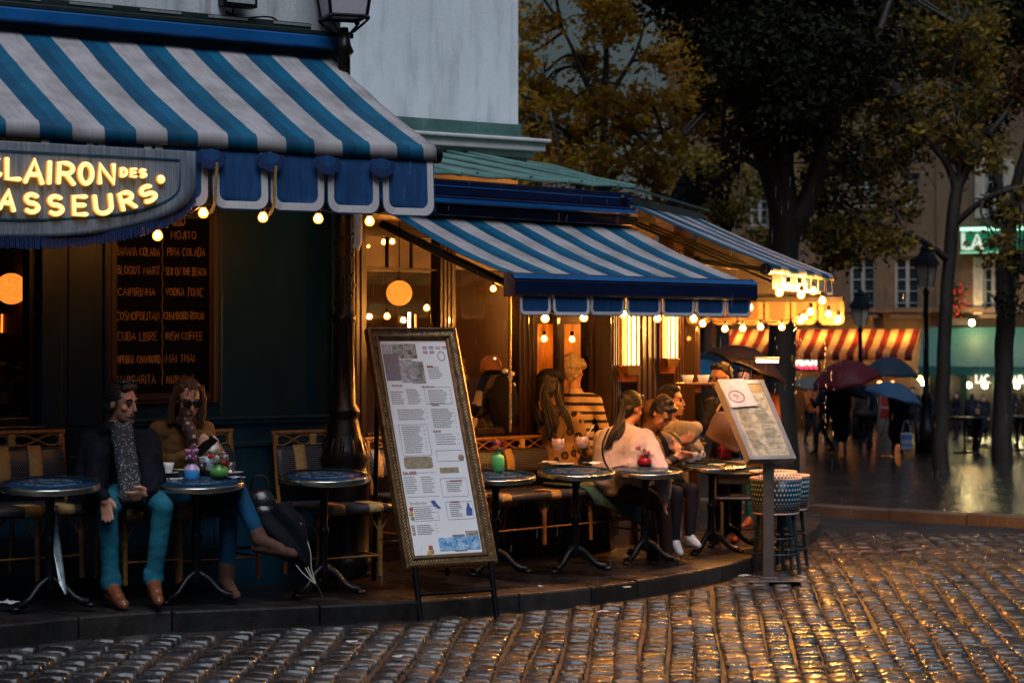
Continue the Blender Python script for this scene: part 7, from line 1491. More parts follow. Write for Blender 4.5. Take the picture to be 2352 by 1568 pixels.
for px, pyh, Y, face, lb, mt, st, lg in ((1893, 885, 42.5, 200, 'pedestrian in black mid stride, left of the one in pale jeans', [SK, dk, cloth('black jeans', (.012, .014, .02)), blk], .32, False), (1932, 888, 41.8, 90, 'pedestrian in a dark parka and pale jeans', [SK, dk2, cloth('pale grey jeans', (.16, .17, .25)), blk], .02, True), (2062, 893, 40.7, 275, 'pedestrian in a long dark coat with a white carrier bag', [SK, dk, dk, blk], .05, True), (1985, 893, 43.5, 80, 'pedestrian in a grey jacket between the two umbrellas', [SK, cloth('grey jacket', (.05, .045, .045)), dk, blk], .1, False),
        (1906, 892, 46, 80, 'dark pedestrian glimpsed between the striding one and the one in pale jeans', [SK, dk, dk, blk], .1, False), (2012, 896, 45, 100, 'dark pedestrian half hidden behind the poster board', [SK, dk2, dk, blk], .1, False), (2096, 898, 47, 260, 'dark pedestrian left of the black lamp post', [SK, dk, dk, blk], .15, False), (2198, 908, 52, 200, 'dark figure right of the thin tree trunk', [SK, dk2, dk, blk], .1, False), (2232, 912, 53, 90, 'dark figure left of the lit doorway', [SK, dk, dk, blk], .1, True), (2330, 910, 50, 120, 'dark figure at the right edge under the lit letters', [SK, dk2, dk, blk], .1, False), (2348, 915, 48, 120, 'brown coated figure cut by the right edge', [SK, cloth('dark brown coat', (.04, .02, .012)), dk, blk], .1, False),
        (2150, 905, 50, 90, 'dark figure by the lamp post under the green awning', [SK, dk2, dk, blk], 0, False), (2258, 915, 50, 250, 'dark figure in front of the lit doorway', [SK, dk, dk, blk], 0, True), (1860, 890, 47, 300, 'pedestrian in an orange jacket far behind the terrace', [SK, cloth('orange jacket', (.4, .09, .02)), dk, blk], .1, False)):
    stander(px, pyh, Y, face, lb, mt, voxel=.03, stride=st, armout=True, group=crowd, long_=lg)
cb = thing('carrier_bag', 'white carrier bag with blue print held by the pedestrian in the long coat', 'bag', at(2082, 1012, 40.2)); mb = MB(); mb.span(-.12, .12, -.05, .05, -.18, .16); mb.build('bag', mat('white plastic bag', (.3, .3, .32), .4, var=.2, vs=5), cb, bevel=.02)
mb = MB(); mb.span(-.1, .1, -.053, -.0505, .02, .12); mb.span(-.12, .12, -.053, -.0505, -.1, -.05); mb.build('print', mat('blue bag print', (.05, .15, .4), .5), cb); mb = MB(); mb.tube(spline([(-.08, 0, .19), (-.04, 0, .36), (.04, 0, .36), (.08, 0, .19)]), .012, 6); mb.build('handle', MATS['white plastic bag'], cb)
open_umbrella(at(1945, 875, 41.2), .72, .42, um('crimson umbrella cloth', (.22, .015, .03)), 'open crimson umbrella under the striped red awning', (.1, -.25))
open_umbrella(at(2042, 866, 42.3), .66, .42, um('slate blue umbrella cloth', (.05, .09, .14)), 'open slate blue umbrella, tallest of those on the square', (0, .05))
open_umbrella(at(2050, 912, 40.3), .6, .3, um('sky blue umbrella cloth', (.09, .22, .42)), 'open bright blue umbrella over the person with the carrier bag', (.15, .22))
open_umbrella(at(1958, 912, 42), .62, .3, um('dark navy umbrella cloth', (.03, .04, .08)), 'open dark navy umbrella over the person in pale jeans', (.05, .18))
open_umbrella(at(1868, 896, 44), .6, .28, um('grey umbrella cloth', (.2, .2, .18)), 'open pale grey umbrella just right of the thick tree trunk', (.0, .1))
open_umbrella(at(1656, 868, 32), .85, .45, um('powder blue umbrella cloth', (.12, .18, .3)), 'open pale blue umbrella behind the tray of cups', (0, .05)); open_umbrella(at(1612, 880, 30), .6, .35, um('azure umbrella cloth', (.03, .25, .5)), 'open bright azure umbrella behind the tray of cups', (0, 0))
open_umbrella(at(1712, 846, 21.2), .47, .22, um('black purple umbrella cloth', (.012, .008, .016)), 'big black umbrella over the bearded man and the dark haired woman', (.12, .38))

# ------------------------------------------------------------------ houses and shops across the square
Bk = Frame(*at(1540, 770, 63).xy, -20)
m_beige = plaster('beige render', (.17, .105, .058), (.6, .55, .5)); m_wframe = mat('white window paint', (.34, .33, .3), .5, var=.15); m_dglass = mat('dark window glass', (.02, .03, .04), .06)
m_shut = mat('white louvred shutter', (.55, .5, .4), .5); m_darkshop = mat('dark shop interior', (.02, .012, .01), .7)
def bx(px, y=0): return Bk.x(px, y)
def bz(px, py, y=0): return Bk.inv(px, py, y)[1]
def house_front(name, label, px0, px1, z0, z1, wins, wallm, y=0.0):
    t = fthing(Bk, name, label, 'building'); mb = MB(); xa, xb = bx(px0, y), bx(px1, y)
    hs = [(bx(a, y), bx(b_, y), bz((a + b_) / 2, d, y), bz((a + b_) / 2, c, y)) for a, b_, c, d, k in wins]
    openings_wall(mb, xa, xb, z0, z1, y, y + .4, hs); mb.build('wall', wallm, t, fix=False)
    mb = MB(); mb.span(xa, xb, y + .41, y + 6, -2, z1); mb.build('inner_wall', m_darkshop, t)
    for (a, b_, c, d), (_, _, _, _, k) in zip(hs, wins):
        wn = bpy.data.objects.new('window', None); col.objects.link(wn); wn.parent = t; mb = MB(); f = .07; m_ = (a + b_) / 2
        for q in ((a, a + f, c, d), (b_ - f, b_, c, d), (a + f, b_ - f, c, c + f), (a + f, b_ - f, d - f, d), (m_ - .05, m_ + .05, c + f, d - f)): mb.span(q[0], q[1], y + .12, y + .2, q[2], q[3])
        for i in range(1, 5):
            zz = c + (d - c) * i / 5
            for s0, s1 in ((a + f, m_ - .05), (m_ + .05, b_ - f)): mb.span(s0, s1, y + .14, y + .18, zz - .015, zz + .015)
        mb.build('window_frame', m_wframe, wn); mb = MB(); mb.span(a + f, b_ - f, y + .19, y + .198, c + f, d - f)
        mb.build('pane', m_dglass if k != 'lit' else emit('lit window', (1, .6, .2), 1.2), wn)
        mb = MB(); mb.span(a - .1, b_ + .1, y - .12, y + .1, c - .1, c - .001); mb.build('sill', wallm, wn)
        if 'sh' in k:
            mb = MB(); w_ = .5 * (b_ - a)
            for s0 in (a - w_, b_):
                mb.span(s0, s0 + w_, y - .05, y - .012, c, d)
                for i in range(int((d - c) / .09)): mb.span(s0 + .04, s0 + w_ - .04, y - .068, y - .0505, c + .05 + i * .09, c + .1 + i * .09)
            mb.build('shutter', m_shut, wn)
    mb = MB(); mb.span(xa, xb, y - .15, y - .001, z0 - .02, z0 + .12); mb.build('string_course', wallm, t)
    return t, xa, xb
zf = 2.45
house_front('beige_house', 'beige rendered house with tall white paned windows above the striped red awning', 1530, 2150, zf, 15, [(1722, 1764, 424, 520, 'p'), (1952, 2010, 588, 722, 'p'), (2054, 2112, 588, 722, 'p'), (1960, 2014, 398, 475, 'p'), (2068, 2112, 398, 475, 'p'), (1722, 1764, 588, 722, 'p')], m_beige)
house_front('shuttered_house', 'beige house with white louvred shutters and a green lit sign, at the right edge', 2150, 2560, zf, 15, [(2258, 2302, 590, 722, 'sh'), (2380, 2420, 590, 722, 'sh'), (2262, 2306, 362, 500, 'sh')], m_beige, -.05)
# ground floor shop fronts
shopf = fthing(Bk, 'restaurant_building', 'dim restaurant front under the striped red awning', 'shop front'); mb = MB(); a, b_ = bx(1380), bx(2150)
mb.span(a, b_, 2.5, 2.7, -3, zf - .05); mb.build('back_wall', mat('warm restaurant wall', (.12, .05, .025), .7, var=.5, vs=2), shopf)
mb = MB()
for i in range(7): x = a + (b_ - a) * i / 6; mb.span(x - .12, x + .12, .0, .3, -3, zf - .05)
mb.span(a, b_, 0, .35, zf - .049, zf - .021); mb.build('pillar', mat('dark brown shop paint', (.03, .014, .009), .5), shopf)
shop2 = fthing(Bk, 'restaurant_building', 'dark green shop front with white lit letters at the right edge', 'shop front'); a2, b2 = bx(2120), bx(2560); mb = MB(); mb.span(a2, b2, 2.0, 2.2, -3, zf - .1); mb.build('back_wall', m_darkshop, shop2)
mb = MB()
for i in range(6): x = a2 + .3 + (b2 - a2) * i / 6; mb.span(x - .1, x + .1, -.1, .2, -3, .9)
mb.span(a2, b2, -.1, .2, .9, 1.1); mb.build('pillar', mat('dark green shop paint', (.008, .03, .026), .5), shop2)
zt, zb = bz(2200, 752, -.4), bz(2200, 842, -1.1); mb = MB(); mb.add([(bx(2118, -.3), -.3, zt), (b2, -.3, zt), (b2, -1.0, zb), (bx(2118, -.3), -1.0, zb)], [(0, 1, 2, 3)]); mb.add([(bx(2118, -.3), -1.0, zb), (b2, -1.0, zb), (b2, -1.0, zb - .25), (bx(2118, -.3), -1.0, zb - .25)], [(0, 1, 2, 3)])
mb.build('awning', mat('dark green canvas', (.012, .085, .07), .6, var=.2), shop2, solid=.02)
def lit_text(t, txt, px0, px1, pyc, hpx, y, m_, nm, wdt=.022):
    x0, z = Bk.inv(px0, pyc, y); x1 = bx(px1, y); h = hpx / FPX * 61; mb = MB(); ribbon(mb, words(txt, x0, x1, z, h, 0, .22), y, wdt, .03); return mb.build(nm, m_, t, fix=False)
wl_ = emit('white sign letters', (1, 1, .72), .6)
lit_text(shop2, 'LAC.', 2242, 2274, 870, 17, -1.1, wl_, 'sign_lettering', .024); lit_text(shop2, 'ALABA', 2302, 2362, 871, 17, -1.1, wl_, 'sign_lettering', .024)
for px0, px1, y0, y1, e in ((2252, 2294, 888, 940, 1.6), (2128, 2136, 890, 960, .5), (2300, 2312, 900, 950, .5), (2262, 2282, 938, 956, 1.0), (2330, 2350, 905, 930, .25)):
    x0, z1_ = Bk.inv(px0, y0, 1.9); x1, z0_ = Bk.inv(px1, y1, 1.9); mb = MB(); mb.span(x0, x1, 1.88, 1.92, z0_, z1_); mb.build('lit_window', emit('warm shop light %s' % e, (1, .56, .13), e * 6), shop2)
for px0, px1, y0, y1, e in ((1862, 1868, 905, 970, .5), (1848, 1856, 900, 925, .8), (2134, 2150, 890, 1010, .16), (1880, 1886, 905, 935, .7), (2130, 2152, 975, 990, .5), (1700, 1712, 900, 960, .3), (2172, 2186, 900, 1000, .1)):
    x0, z1_ = Bk.inv(px0, y0, 2.45); x1, z0_ = Bk.inv(px1, y1, 2.45); mb = MB(); mb.span(x0, x1, 2.44, 2.49, z0_, z1_); mb.build('lit_panel', emit('amber shop light %s' % e, (1, .33, .05), e * 3.0), shopf)
# striped red awning, lit from below by its own tubes
ra = fthing(Bk, 'striped_awning', 'red and white striped awning glowing from below across the square', 'awning'); za, zb_ = bz(1900, 756, 0), bz(1900, 810, -1.6); xa, xb = bx(1668), bx(2116)
m_red = stripe_fabric('red and white awning stripes', (.5, .27, .1), (.13, .018, .009), .5, None, .6, .5)
mb = MB(); mb.grid(lambda u, v: (xa + (xb - xa) * u, -.02 - 1.6 * v, za + (zb_ - za) * v - .05 * math.sin(math.pi * v)), 30, 8, uvfn=lambda u, v: ((xb - xa) * u / .42, v * 1.7)); mb.build('canvas', m_red, ra, fix=False)
mb = MB(); mb.grid(lambda u, v: (xa + (xb - xa) * u, -1.63, zb_ - .22 * v), 30, 2, uvfn=lambda u, v: ((xb - xa) * u / .42, v * .2)); mb.build('valance', m_red, ra, fix=False, solid=.004)
mb = MB()
for x in (xa + .2, (xa + xb) / 2, xb - .2): mb.tube([(x, 0, zb_ + .05), (x, -1.6, zb_ + .03)], .02, 6)
mb.build('arm', black_iron(), ra)
mb = MB()
for i in range(5): x = xa + (xb - xa) * (i + .5) / 5; mb.tube([(x - .35, -.35, zb_ + .12), (x + .35, -.35, zb_ + .12)], .035, 8)
mb.build('lamp_tube', emit('awning tube glow', (1, .5, .13), 95), ra)
ns = fthing(Bk, 'neon_sign', 'white neon sign with a crimson underline below the striped red awning', 'sign'); lit_text(ns, 'ADOT', 1829, 1878, 826, 22, -.6, emit('white neon glow', (.85, 1, .8), .7), 'sign_lettering', .04)
x0, z = Bk.inv(1832, 843, -.6); x1 = bx(1876, -.6); mb = MB(); ribbon(mb, [[(x0 + (x1 - x0) * i / 14, z + .04 * math.sin(i * 1.7)) for i in range(15)]], -.6, .045, .03); mb.build('neon_underline', emit('crimson neon glow', (1, .04, .12), .6), ns, fix=False); mb = MB(); mb.span(x0 - .1, x1 + .1, -.59, -.56, z - .12, z + .42); mb.build('back_board', mat('dark brown shop paint', (.03, .014, .009), .5), ns)
ls = fthing(Bk, 'hanging_sign', 'green lit sign with white capitals above the shutters at the right', 'sign'); x0, z1_ = Bk.inv(2206, 526, -.3); x1, z0_ = Bk.inv(2420, 578, -.3); mb = MB(); mb.span(x0, x1, -.3, -.2, z0_, z1_); mb.build('board', emit('green sign face', (.0, .35, .16), .07, (.01, .2, .1)), ls)
mb = MB(); mb.span(x0, x1, -.36, -.301, z1_ - .06, z1_ + .04); mb.build('light_strip', emit('mint strip glow', (.4, 1, .7), .7), ls); mb = MB(); mb.span(x0, x1, -.36, -.301, z0_ - .02, z0_ + .03); mb.build('lower_strip', emit('green strip glow', (.02, .8, .4), .22), ls)
lit_text(ls, 'LA', 2212, 2256, 554, 34, -.305, emit('soft white letters', (.7, .9, .75), .22), 'sign_lettering', .06); lit_text(ls, 'C', 2290, 2318, 554, 34, -.305, MATS['soft white letters'], 'sign_lettering', .06)
for i, (px, py, y, e, c, lb) in enumerate(((2122, 879, 0, 18, (1, .9, .5), 'round pale lamp left of the black lamp post across the square'), (2159, 881, 0, 18, (1, .9, .5), 'round pale lamp between lamp post and thin tree trunk'), (2225, 884, 0, 16, (1, .9, .5), 'round pale lamp left of the white lit letters'), (2262, 885, -.3, 18, (1, .85, .4), 'round pale lamp right under the first white lit word'), (2336, 886, -.3, 18, (1, .85, .4), 'round pale lamp under the second white lit word'), (2021, 881, 0, 3.5, (1, .2, .05), 'small red orange lamp left of its twin under the umbrellas'), (2050, 881, 0, 3.5, (1, .3, .05), 'small orange lamp right of its twin under the umbrellas'), (2113, 869, -.2, 3, (1, .65, .15), 'yellow lamp by the right end of the striped red awning'), (2232, 741, -.9, 40, (1, .66, .25), 'added unseen lamp on the ledge lighting the shutters'), (2320, 742, -1.2, 16, (1, .75, .4), 'bright spot lamp on the ledge by the dark tree trunk at the right'))):  # ledge lamp below the shutters is unseen, added to brighten them
    P = at(px, py, Bk.W(bx(px, y), y, 0).y); mb = MB(); mb.ball((0, 0, 0), .075, nu=12, nv=8); t = thing('shop_lamp', lb, 'lamp', P, 0, 'lamps along the shops'); mb.build('globe', emit('shop lamp glow %d' % i, c, e * 3), t); mb = MB(); mb.tube([(0, 0, .07), (0, 0, .3)], .012, 6); mb.build('stem', black_iron(), t)
fb = thing('flower_box', 'window box with red flowers left of the lit shutters', 'flower box', Bk.W(bx(2196, -.3), -.3, bz(2196, 735, -.3))); rg = random.Random(4); mb = MB(); mb.span(-.35, .35, -.12, .12, -.15, .05); mb.build('box', m_darkshop, fb)
mb = MB(); m2 = MB()
for k in range(260):
    c = Vector((rg.gauss(0, .16), rg.gauss(0, .08), rg.uniform(0, 1.1))); u_ = Vector((rg.gauss(0, 1), rg.gauss(0, 1), rg.gauss(0, 1))).normalized() * .05; w_ = u_.orthogonal().normalized() * .045; (mb if k % 3 else m2).add([c - u_, c + w_, c + u_, c - w_], [(0, 1, 2, 3)])
mb.build('foliage', leafmat('window box leaves', [(.02, .04, .015), (.04, .05, .015)]), fb, fix=False); m2.build('blossom', mat('bright red petals', (.7, .04, .03), .5), fb, fix=False)
# street lamps and a board on the square
def square_lamp(px, py_lantern, Y, s_, label, post=True):
    c = at(px, py_lantern, Y); g_ = gz(c.x, c.y) + .1; h = c.z - g_; t = thing('street_lamp', label, 'street lamp', (c.x, c.y, g_), 0, 'street lamps on the square'); mb = MB()
    mb.lathe([(0, 0), (.2 * s_, 0), (.2 * s_, .5), (.13 * s_, .6), (.09 * s_, 1.1), (.1 * s_, 1.15), (.055 * s_, 1.25), (.045 * s_, h - .35 * s_), (.07 * s_, h - .3 * s_), (.03 * s_, h - .22 * s_), (0, h - .2 * s_)], 14); mb.build('post', black_iron(), t)
    mb = MB(); z0, z1 = h - .2 * s_, h + .2 * s_; mb.lathe([(.12 * s_, z0), (.2 * s_, z1)], 4, smooth=False); mb.build('lantern_glass', mat('dim lantern glass', (.4, .33, .26), .4), t)
    mb = MB(); mb.lathe([(.26 * s_, z1), (.22 * s_, z1 + .08 * s_), (.1 * s_, z1 + .26 * s_), (.12 * s_, z1 + .29 * s_), (.02 * s_, z1 + .42 * s_)], 4, smooth=False)
    for k in range(4): q = math.pi / 2 * k; mb.tube([(.12 * s_ * math.cos(q), .12 * s_ * math.sin(q), z0), (.2 * s_ * math.cos(q), .2 * s_ * math.sin(q), z1)], .014, 5)
    mb.build('lantern_frame', black_iron(), t)
square_lamp(2127, 634, 42.8, 1.15, 'black street lamp with pale lantern in front of the beige house'); square_lamp(1976, 727, 52, 1.15, 'smaller street lamp with a dull orange lantern over the striped red awning'); square_lamp(1572, 505, 33, 1.2, 'dark street lamp whose roof shows above the terrace awning')
st = thing('sandwich_board', 'white and red poster board on the square behind the carrier bag', 'sign', on_ground(2028, 1046, .1)); mb = MB(); mb.span(-.16, .16, -.05, .05, .02, 1.35, M=Matrix.Rotation(R(4), 4, 'Y')); mb.build('board', mat('white board', (.42, .4, .4), .5), st, bevel=.01)
mb = MB(); M_ = Matrix.Rotation(R(4), 4, 'Y'); mb.span(-.13, .13, -.056, -.0505, .75, .95, 0, M_); mb.span(-.13, .13, -.056, -.0505, 1.0, 1.2, 0, M_); mb.build('poster', mat('red poster', (.45, .04, .03), .5), st)
for i, (px, py, Y, s_, lb) in enumerate(((2216, 1040, 47, 1, 'dark cafe table on the square left of the dark tree trunk'), (2336, 1035, 48, 1, 'dark cafe table on the square at the right edge'))):
    P = on_ground(px, py, .1); t = thing('cafe_table', lb, 'table', P); mb = MB(); mb.lathe([(0, .71), (.4, .71), (.4, .75), (0, .75)], 20); mb.build('tabletop', black_iron(), t); mb = MB(); mb.tube([(0, 0, .7), (0, 0, .0)], .03, 8); mb.lathe([(.25, 0), (.22, .03), (0, .05)], 14); mb.build('pedestal', black_iron(), t)
    stander(px + 30, py - 98, P.y + .3, 200, 'seated guest behind the ' + lb, [SK, dk2, dk, blk], voxel=.03, S=1.0, ground=P.z - .35)

# ------------------------------------------------------------------ trees
m_bark = mat('dark wet bark', (.022, .016, .012), .6, var=.5, vs=6, bump=.7, bs=22, stretch=(3, 3, .5))
def tree(name, label, base, trunk, limbs, clumps, lm, leaf=.1, seed=1):
    """trunk and limbs: lists of (px, py, Y, radius) way points; clumps: (px, py, Y, rx px, ry px, rdepth m, leaves)"""
    rg = random.Random(seed); b0 = base; t = thing(name, label, 'tree', b0)
    W_ = lambda q: at(q[0], q[1], q[2]) - b0
    def bough(mb, q, n=10, k=5):
        P = spline([W_(p) for p in q], k); rr = []
        for i in range(len(P)): f = i / (len(P) - 1) * (len(q) - 1); a = min(int(f), len(q) - 2); rr.append(q[a][3] + (q[a + 1][3] - q[a][3]) * (f - a))
        P = [p + Vector((noise.noise((p.z * 1.3, 0, seed)) * .06, noise.noise((p.z * 1.3, 5, seed)) * .06, 0)) for p in P]; mb.tube(P, rr, n); return P
    mb = MB(); bough(mb, trunk, 14); mb.build('trunk', m_bark, t, fix=False); mb = MB(); tips = []
    for q in limbs:
        P = bough(mb, q); tips += P[len(P) // 3:]
    cl = MB()
    for (px, py, Y, rx, ry, rd, n) in clumps:
        c = at(px, py, Y) - b0; sx, sz = rx / FPX * Y, ry / FPX * Y
        if tips:
            s_ = min(tips, key=lambda p: (p - c).length); m_ = s_.lerp(c, .5) + Vector((rg.uniform(-.2, .2), 0, rg.uniform(-.1, .25))); mb.tube(spline([s_, m_, c], 4), [.035 - .0025 * i for i in range(9)], 5)
            for _ in range(5): e = c + Vector((rg.gauss(0, sx * .6), rg.gauss(0, rd * .5), rg.gauss(0, sz * .6))); mb.tube([m_.lerp(c, rg.random()), m_.lerp(e, .6) + Vector((0, 0, .08)), e], [.014, .009, .004], 4)
        sub = [(Vector((rg.gauss(0, sx * .5), rg.gauss(0, rd * .5), rg.gauss(0, sz * .5))), rg.uniform(.16, .42)) for _ in range(max(4, n // 45))]
        for _ in range(n):
            o_, sr = sub[rg.randrange(len(sub))]; p = c + o_ + Vector((rg.gauss(0, sr * .5), rg.gauss(0, sr * .5), rg.gauss(0, sr * .36)))
            d = Vector((rg.gauss(0, 1), rg.gauss(0, 1), rg.gauss(-.35, .6))).normalized(); L = leaf * rg.uniform(.5, 1.4); sd = d.cross(Vector((rg.gauss(0, 1), rg.gauss(0, 1), rg.gauss(0, 1)))).normalized() * L * .24; d = d * L * .5
            cl.add([p - d, p + sd - d * .1, p + d, p - sd - d * .1], [(0, 1, 2, 3)])
    if limbs: mb.build('limb', m_bark, t, fix=False)
    cl.build('crown', lm, t, fix=False); return t
lf_dark = leafmat('dark green leaves', [(.005, .008, .005), (.011, .015, .006), (.022, .023, .007), (.007, .009, .005), (.036, .034, .009)], .08)
lf_yel = leafmat('golden autumn leaves', [(.46, .24, .025), (.6, .36, .045), (.32, .2, .03), (.5, .3, .035), (.46, .19, .018), (.16, .14, .03)], .6)
lf_grn = leafmat('yellowing green leaves', [(.09, .09, .02), (.3, .2, .03), (.04, .05, .018), (.42, .24, .035), (.06, .065, .02)], .4)
lf_rus = leafmat('rusty brown leaves', [(.22, .08, .018), (.12, .06, .02), (.05, .04, .018), (.03, .03, .015)], .25)
g3 = lambda px, Y: Vector((at(px, 0, Y).x, Y, gz(at(px, 0, Y).x, Y) + .08))
def pb(px, Y): c = g3(px, Y); return (px, HOR + (CAM_Z - c.z) / Y * FPX, Y)
# big dark tree
Yd = 30; b_ = pb(1792, Yd); rg = random.Random(77); cl = []
for _ in range(100):
    px, py = rg.uniform(1500, 2030), rg.uniform(-420, 330)
    lim = 60 + 300 * math.exp(-((px - 1800) / 210.) ** 2)
    if px < 1640: lim = min(lim, 40)
    if py > lim: py = rg.uniform(-400, lim)
    cl.append((px, py, Yd + rg.uniform(-2.5, 3.0), 85, 62, .8, 800))
cl += [(1900, 470, Yd + 1, 60, 34, .6, 260), (1690, 330, Yd, 60, 40, .6, 300), (1960, 380, Yd + 1, 60, 40, .6, 300), (1640, 430, Yd + 2, 50, 40, .5, 220)]
tree('broad_tree', 'big dark tree with thick forked trunk rising behind the lectern', g3(1792, Yd), [(*b_, .29), (1794, 900, Yd, .21), (1800, 700, Yd, .2), (1804, 560, Yd, .23), (1804, 500, Yd, .24)],
     [[(1800, 530, Yd, .2), (1770, 400, Yd, .17), (1715, 250, Yd + .2, .14), (1650, 120, Yd + .5, .1), (1600, -80, Yd + .8, .06)], [(1806, 520, Yd, .18), (1800, 380, Yd, .15), (1812, 200, Yd, .11), (1800, -60, Yd, .06)], [(1812, 540, Yd, .19), (1862, 430, Yd, .14), (1900, 310, Yd - .3, .1), (1990, 140, Yd - .5, .07), (2060, -40, Yd, .04)], [(1780, 420, Yd, .1), (1740, 380, Yd - .5, .06), (1660, 340, Yd - .8, .03)]], cl, lf_dark, .12, 3)
# golden tree behind the terrace roof
Yg = 36; rg = random.Random(5); cl = []
for _ in range(84):
    px, py = rg.uniform(1175, 1640), rg.uniform(-120, 430)
    if px > 1540 and py < 60: px -= 220
    if px > 1560 and py > 300: py -= 120
    cl.append((px, py, Yg + rg.uniform(-1.6, 2.2), 52, 36, .5, 200))
tree('golden_tree', 'golden leaved tree beyond the zinc terrace roof, beside the white wall', g3(1392, Yg), [(*pb(1392, Yg), .2), (1390, 700, Yg, .15), (1388, 430, Yg, .12)],
     [[(1388, 440, Yg, .11), (1385, 300, Yg, .08), (1392, 160, Yg, .055), (1385, 0, Yg, .03)], [(1388, 420, Yg, .09), (1340, 350, Yg, .06), (1280, 290, Yg - .4, .04), (1215, 260, Yg - .6, .02)], [(1390, 430, Yg, .09), (1450, 350, Yg + .3, .06), (1520, 300, Yg + .5, .04), (1600, 270, Yg + .6, .02)], [(1392, 420, Yg, .07), (1430, 380, Yg - .6, .05), (1510, 330, Yg - .9, .035), (1570, 310, Yg - 1, .015)], [(1388, 280, Yg, .06), (1330, 150, Yg, .04), (1290, 60, Yg, .02)], [(1390, 240, Yg, .06), (1450, 140, Yg, .035), (1480, 60, Yg, .02)]], cl, lf_yel, .15, 9)
# slim tree on the right
Ys = 34; rg = random.Random(8)
cl = [(1930, 560, Ys - 1, 60, 40, .5, 420), (1880, 540, Ys - .6, 40, 34, .4, 240), (1990, 545, Ys - .8, 50, 36, .5, 300), (2060, 560, Ys - .5, 46, 30, .5, 180), (1925, 600, Ys - 1, 46, 26, .4, 180), (2040, 470, Ys, 60, 40, .5, 200), (2080, 330, Ys, 60, 60, .6, 240), (2150, 240, Ys, 70, 60, .6, 260), (2050, 230, Ys + .5, 70, 60, .6, 220), (2230, 200, Ys, 70, 60, .6, 220), (2120, 130, Ys + .5, 80, 60, .6, 240), (2240, 90, Ys, 80, 60, .6, 240), (2290, 330, Ys - .4, 60, 50, .5, 140), (2200, 330, Ys, 60, 46, .5, 140), (1985, 330, Ys + .5, 60, 50, .5, 200), (2300, 560, Ys - .7, 50, 46, .4, 160), (2345, 470, Ys - .6, 50, 50, .4, 120), (2040, 60, Ys + 1, 90, 60, .6, 240)]
tree('slim_tree', 'slim tree with thin trunk and sparse yellowing leaves, right of the black lamp post', g3(2162, Ys), [(*pb(2162, Ys), .15), (2164, 950, Ys, .125), (2172, 700, Ys, .11), (2190, 500, Ys, .11), (2198, 430, Ys, .1)],
     [[(2198, 440, Ys, .09), (2170, 370, Ys, .06), (2120, 310, Ys, .04), (2070, 220, Ys, .02)], [(2198, 430, Ys, .09), (2240, 350, Ys, .07), (2310, 260, Ys, .045), (2380, 160, Ys, .03)], [(2180, 600, Ys, .07), (2130, 560, Ys - .3, .05), (2080, 535, Ys - .6, .035), (1960, 500, Ys - .9, .02), (1890, 530, Ys - 1, .012)], [(2190, 520, Ys, .06), (2260, 460, Ys - .3, .05), (2340, 430, Ys - .5, .04), (2420, 420, Ys - .6, .02)], [(2196, 440, Ys, .06), (2205, 320, Ys, .04), (2190, 200, Ys, .025), (2200, 60, Ys, .015)]], [c[:6] + (int(c[6] * 1.7),) for c in cl] + [(rg.uniform(1900, 2260), rg.uniform(-60, 420), Ys + rg.uniform(.6, 2), 70, 55, .6, 260) for _ in range(40)], lf_grn, .13, 12)
# darker tree at the right edge
Ye = 38; rg = random.Random(14); cl = [(rg.uniform(2190, 2460), rg.uniform(-150, 260), Ye + rg.uniform(-1, 2), 75, 62, .7, 330) for _ in range(40)] + [(2345, 610, Ye - .5, 50, 40, .4, 200), (2330, 690, Ye - .5, 40, 30, .4, 120), (2290, 470, Ye, 50, 60, .5, 160)]
tree('dark_trunk_tree', 'dark trunked tree in front of the green shop awning at the right edge', g3(2303, Ye), [(*pb(2303, Ye), .22), (2304, 900, Ye, .17), (2308, 760, Ye, .18), (2312, 600, Ye, .17), (2318, 480, Ye, .14)],
     [[(2316, 500, Ye, .12), (2280, 380, Ye, .08), (2250, 240, Ye, .05), (2230, 60, Ye, .03)], [(2318, 500, Ye, .12), (2350, 360, Ye, .09), (2400, 180, Ye, .05)]], cl, lf_dark, .16, 16)
cl = [(2350, 170, 29, 40, 50, .3, 420), (2330, 230, 29, 30, 36, .3, 200), (2380, 130, 29, 40, 60, .3, 260)]
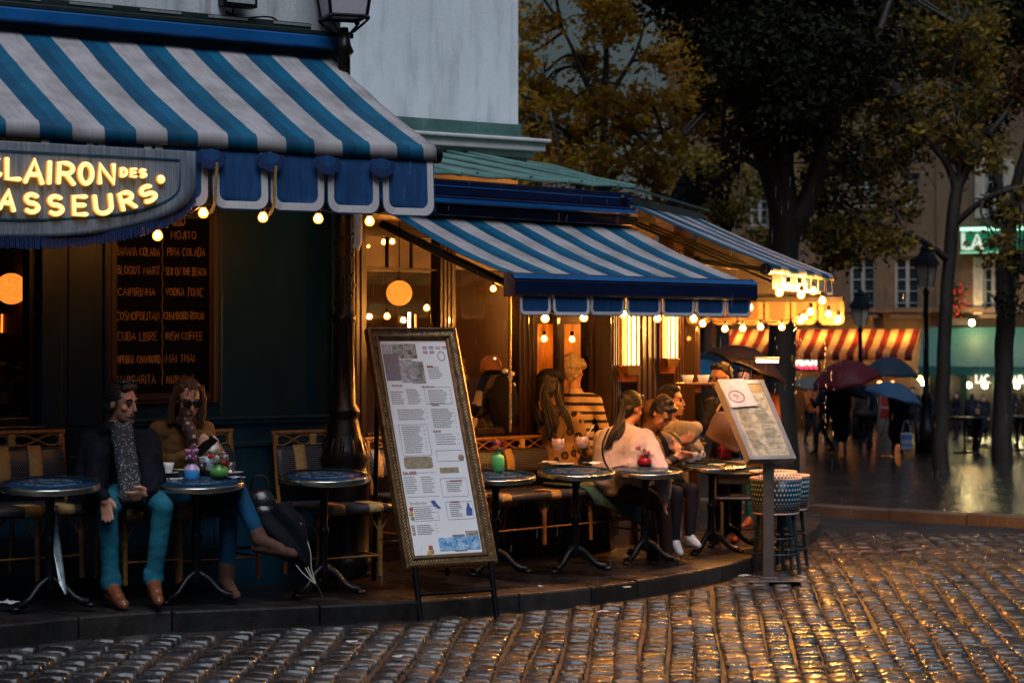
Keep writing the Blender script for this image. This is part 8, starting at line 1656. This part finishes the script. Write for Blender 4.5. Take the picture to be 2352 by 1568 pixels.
tree('rusty_tree', 'rust coloured foliage hanging in at the upper right edge', g3(2520, 29), [(*pb(2520, 29), .2), (2520, 500, 29, .17), (2510, 200, 29, .14)], [[(2512, 260, 29, .1), (2440, 200, 29, .06), (2340, 180, 29, .02)], [(2510, 240, 29, .1), (2440, 140, 29, .05), (2370, 110, 29, .02)]], cl, lf_rus, .11, 18)
rg = random.Random(23); cl = [(rg.uniform(1540, 1760), rg.uniform(360, 560), 44 + rg.uniform(-1, 2), 44, 34, .5, 190) for _ in range(13)] + [(rg.uniform(1840, 1960), rg.uniform(330, 480), 45, 44, 34, .5, 160) for _ in range(6)]
tree('small_tree', 'smaller yellow green tree between the golden tree and the thick trunk', g3(1660, 45), [(*pb(1660, 45), .16), (1662, 640, 45, .12), (1668, 520, 45, .09)], [[(1668, 540, 45, .07), (1620, 460, 45, .04), (1570, 400, 45, .02)], [(1668, 530, 45, .07), (1720, 440, 45, .04), (1760, 380, 45, .02)]], [c[:6] + (int(c[6] * 1.8),) for c in cl], lf_grn, .15, 20)
# drips off the awning corner and rain in the lamplight
drop = MB(); rg = random.Random(42)
for px, Y, y0, y1, n_ in ((1896, 20.0, 740, 1000, 26), (1826, 19.2, 740, 900, 16), (1837, 19.2, 760, 980, 12), (1780, 17.5, 760, 900, 8), (1910, 20.3, 760, 1000, 10)):
    for _ in range(n_): P = at(px + rg.gauss(0, 2.0), rg.uniform(y0, y1), Y); L = rg.uniform(.012, .04); drop.tube([P, P - Vector((0, 0, L * .6)), P - Vector((0, 0, L))], [.001, .0035, .002], 5)
for _ in range(420):
    Y = rg.uniform(11, 24); P = at(rg.uniform(850, 2352), rg.uniform(250, 1400), Y); L = rg.uniform(.03, .09); drop.tube([P, P - Vector((.004, 0, L))], .0008, 3)
wd_, t_, b__ = _new('falling water'); b__.inputs['Base Color'].default_value = (.9, .9, .9, 1); b__.inputs['Roughness'].default_value = .05; b__.inputs['Transmission Weight'].default_value = .6; b__.inputs['IOR'].default_value = 1.33
o = drop.build('rain', wd_, None, fix=False); tag(o, None, None, None, 'stuff')
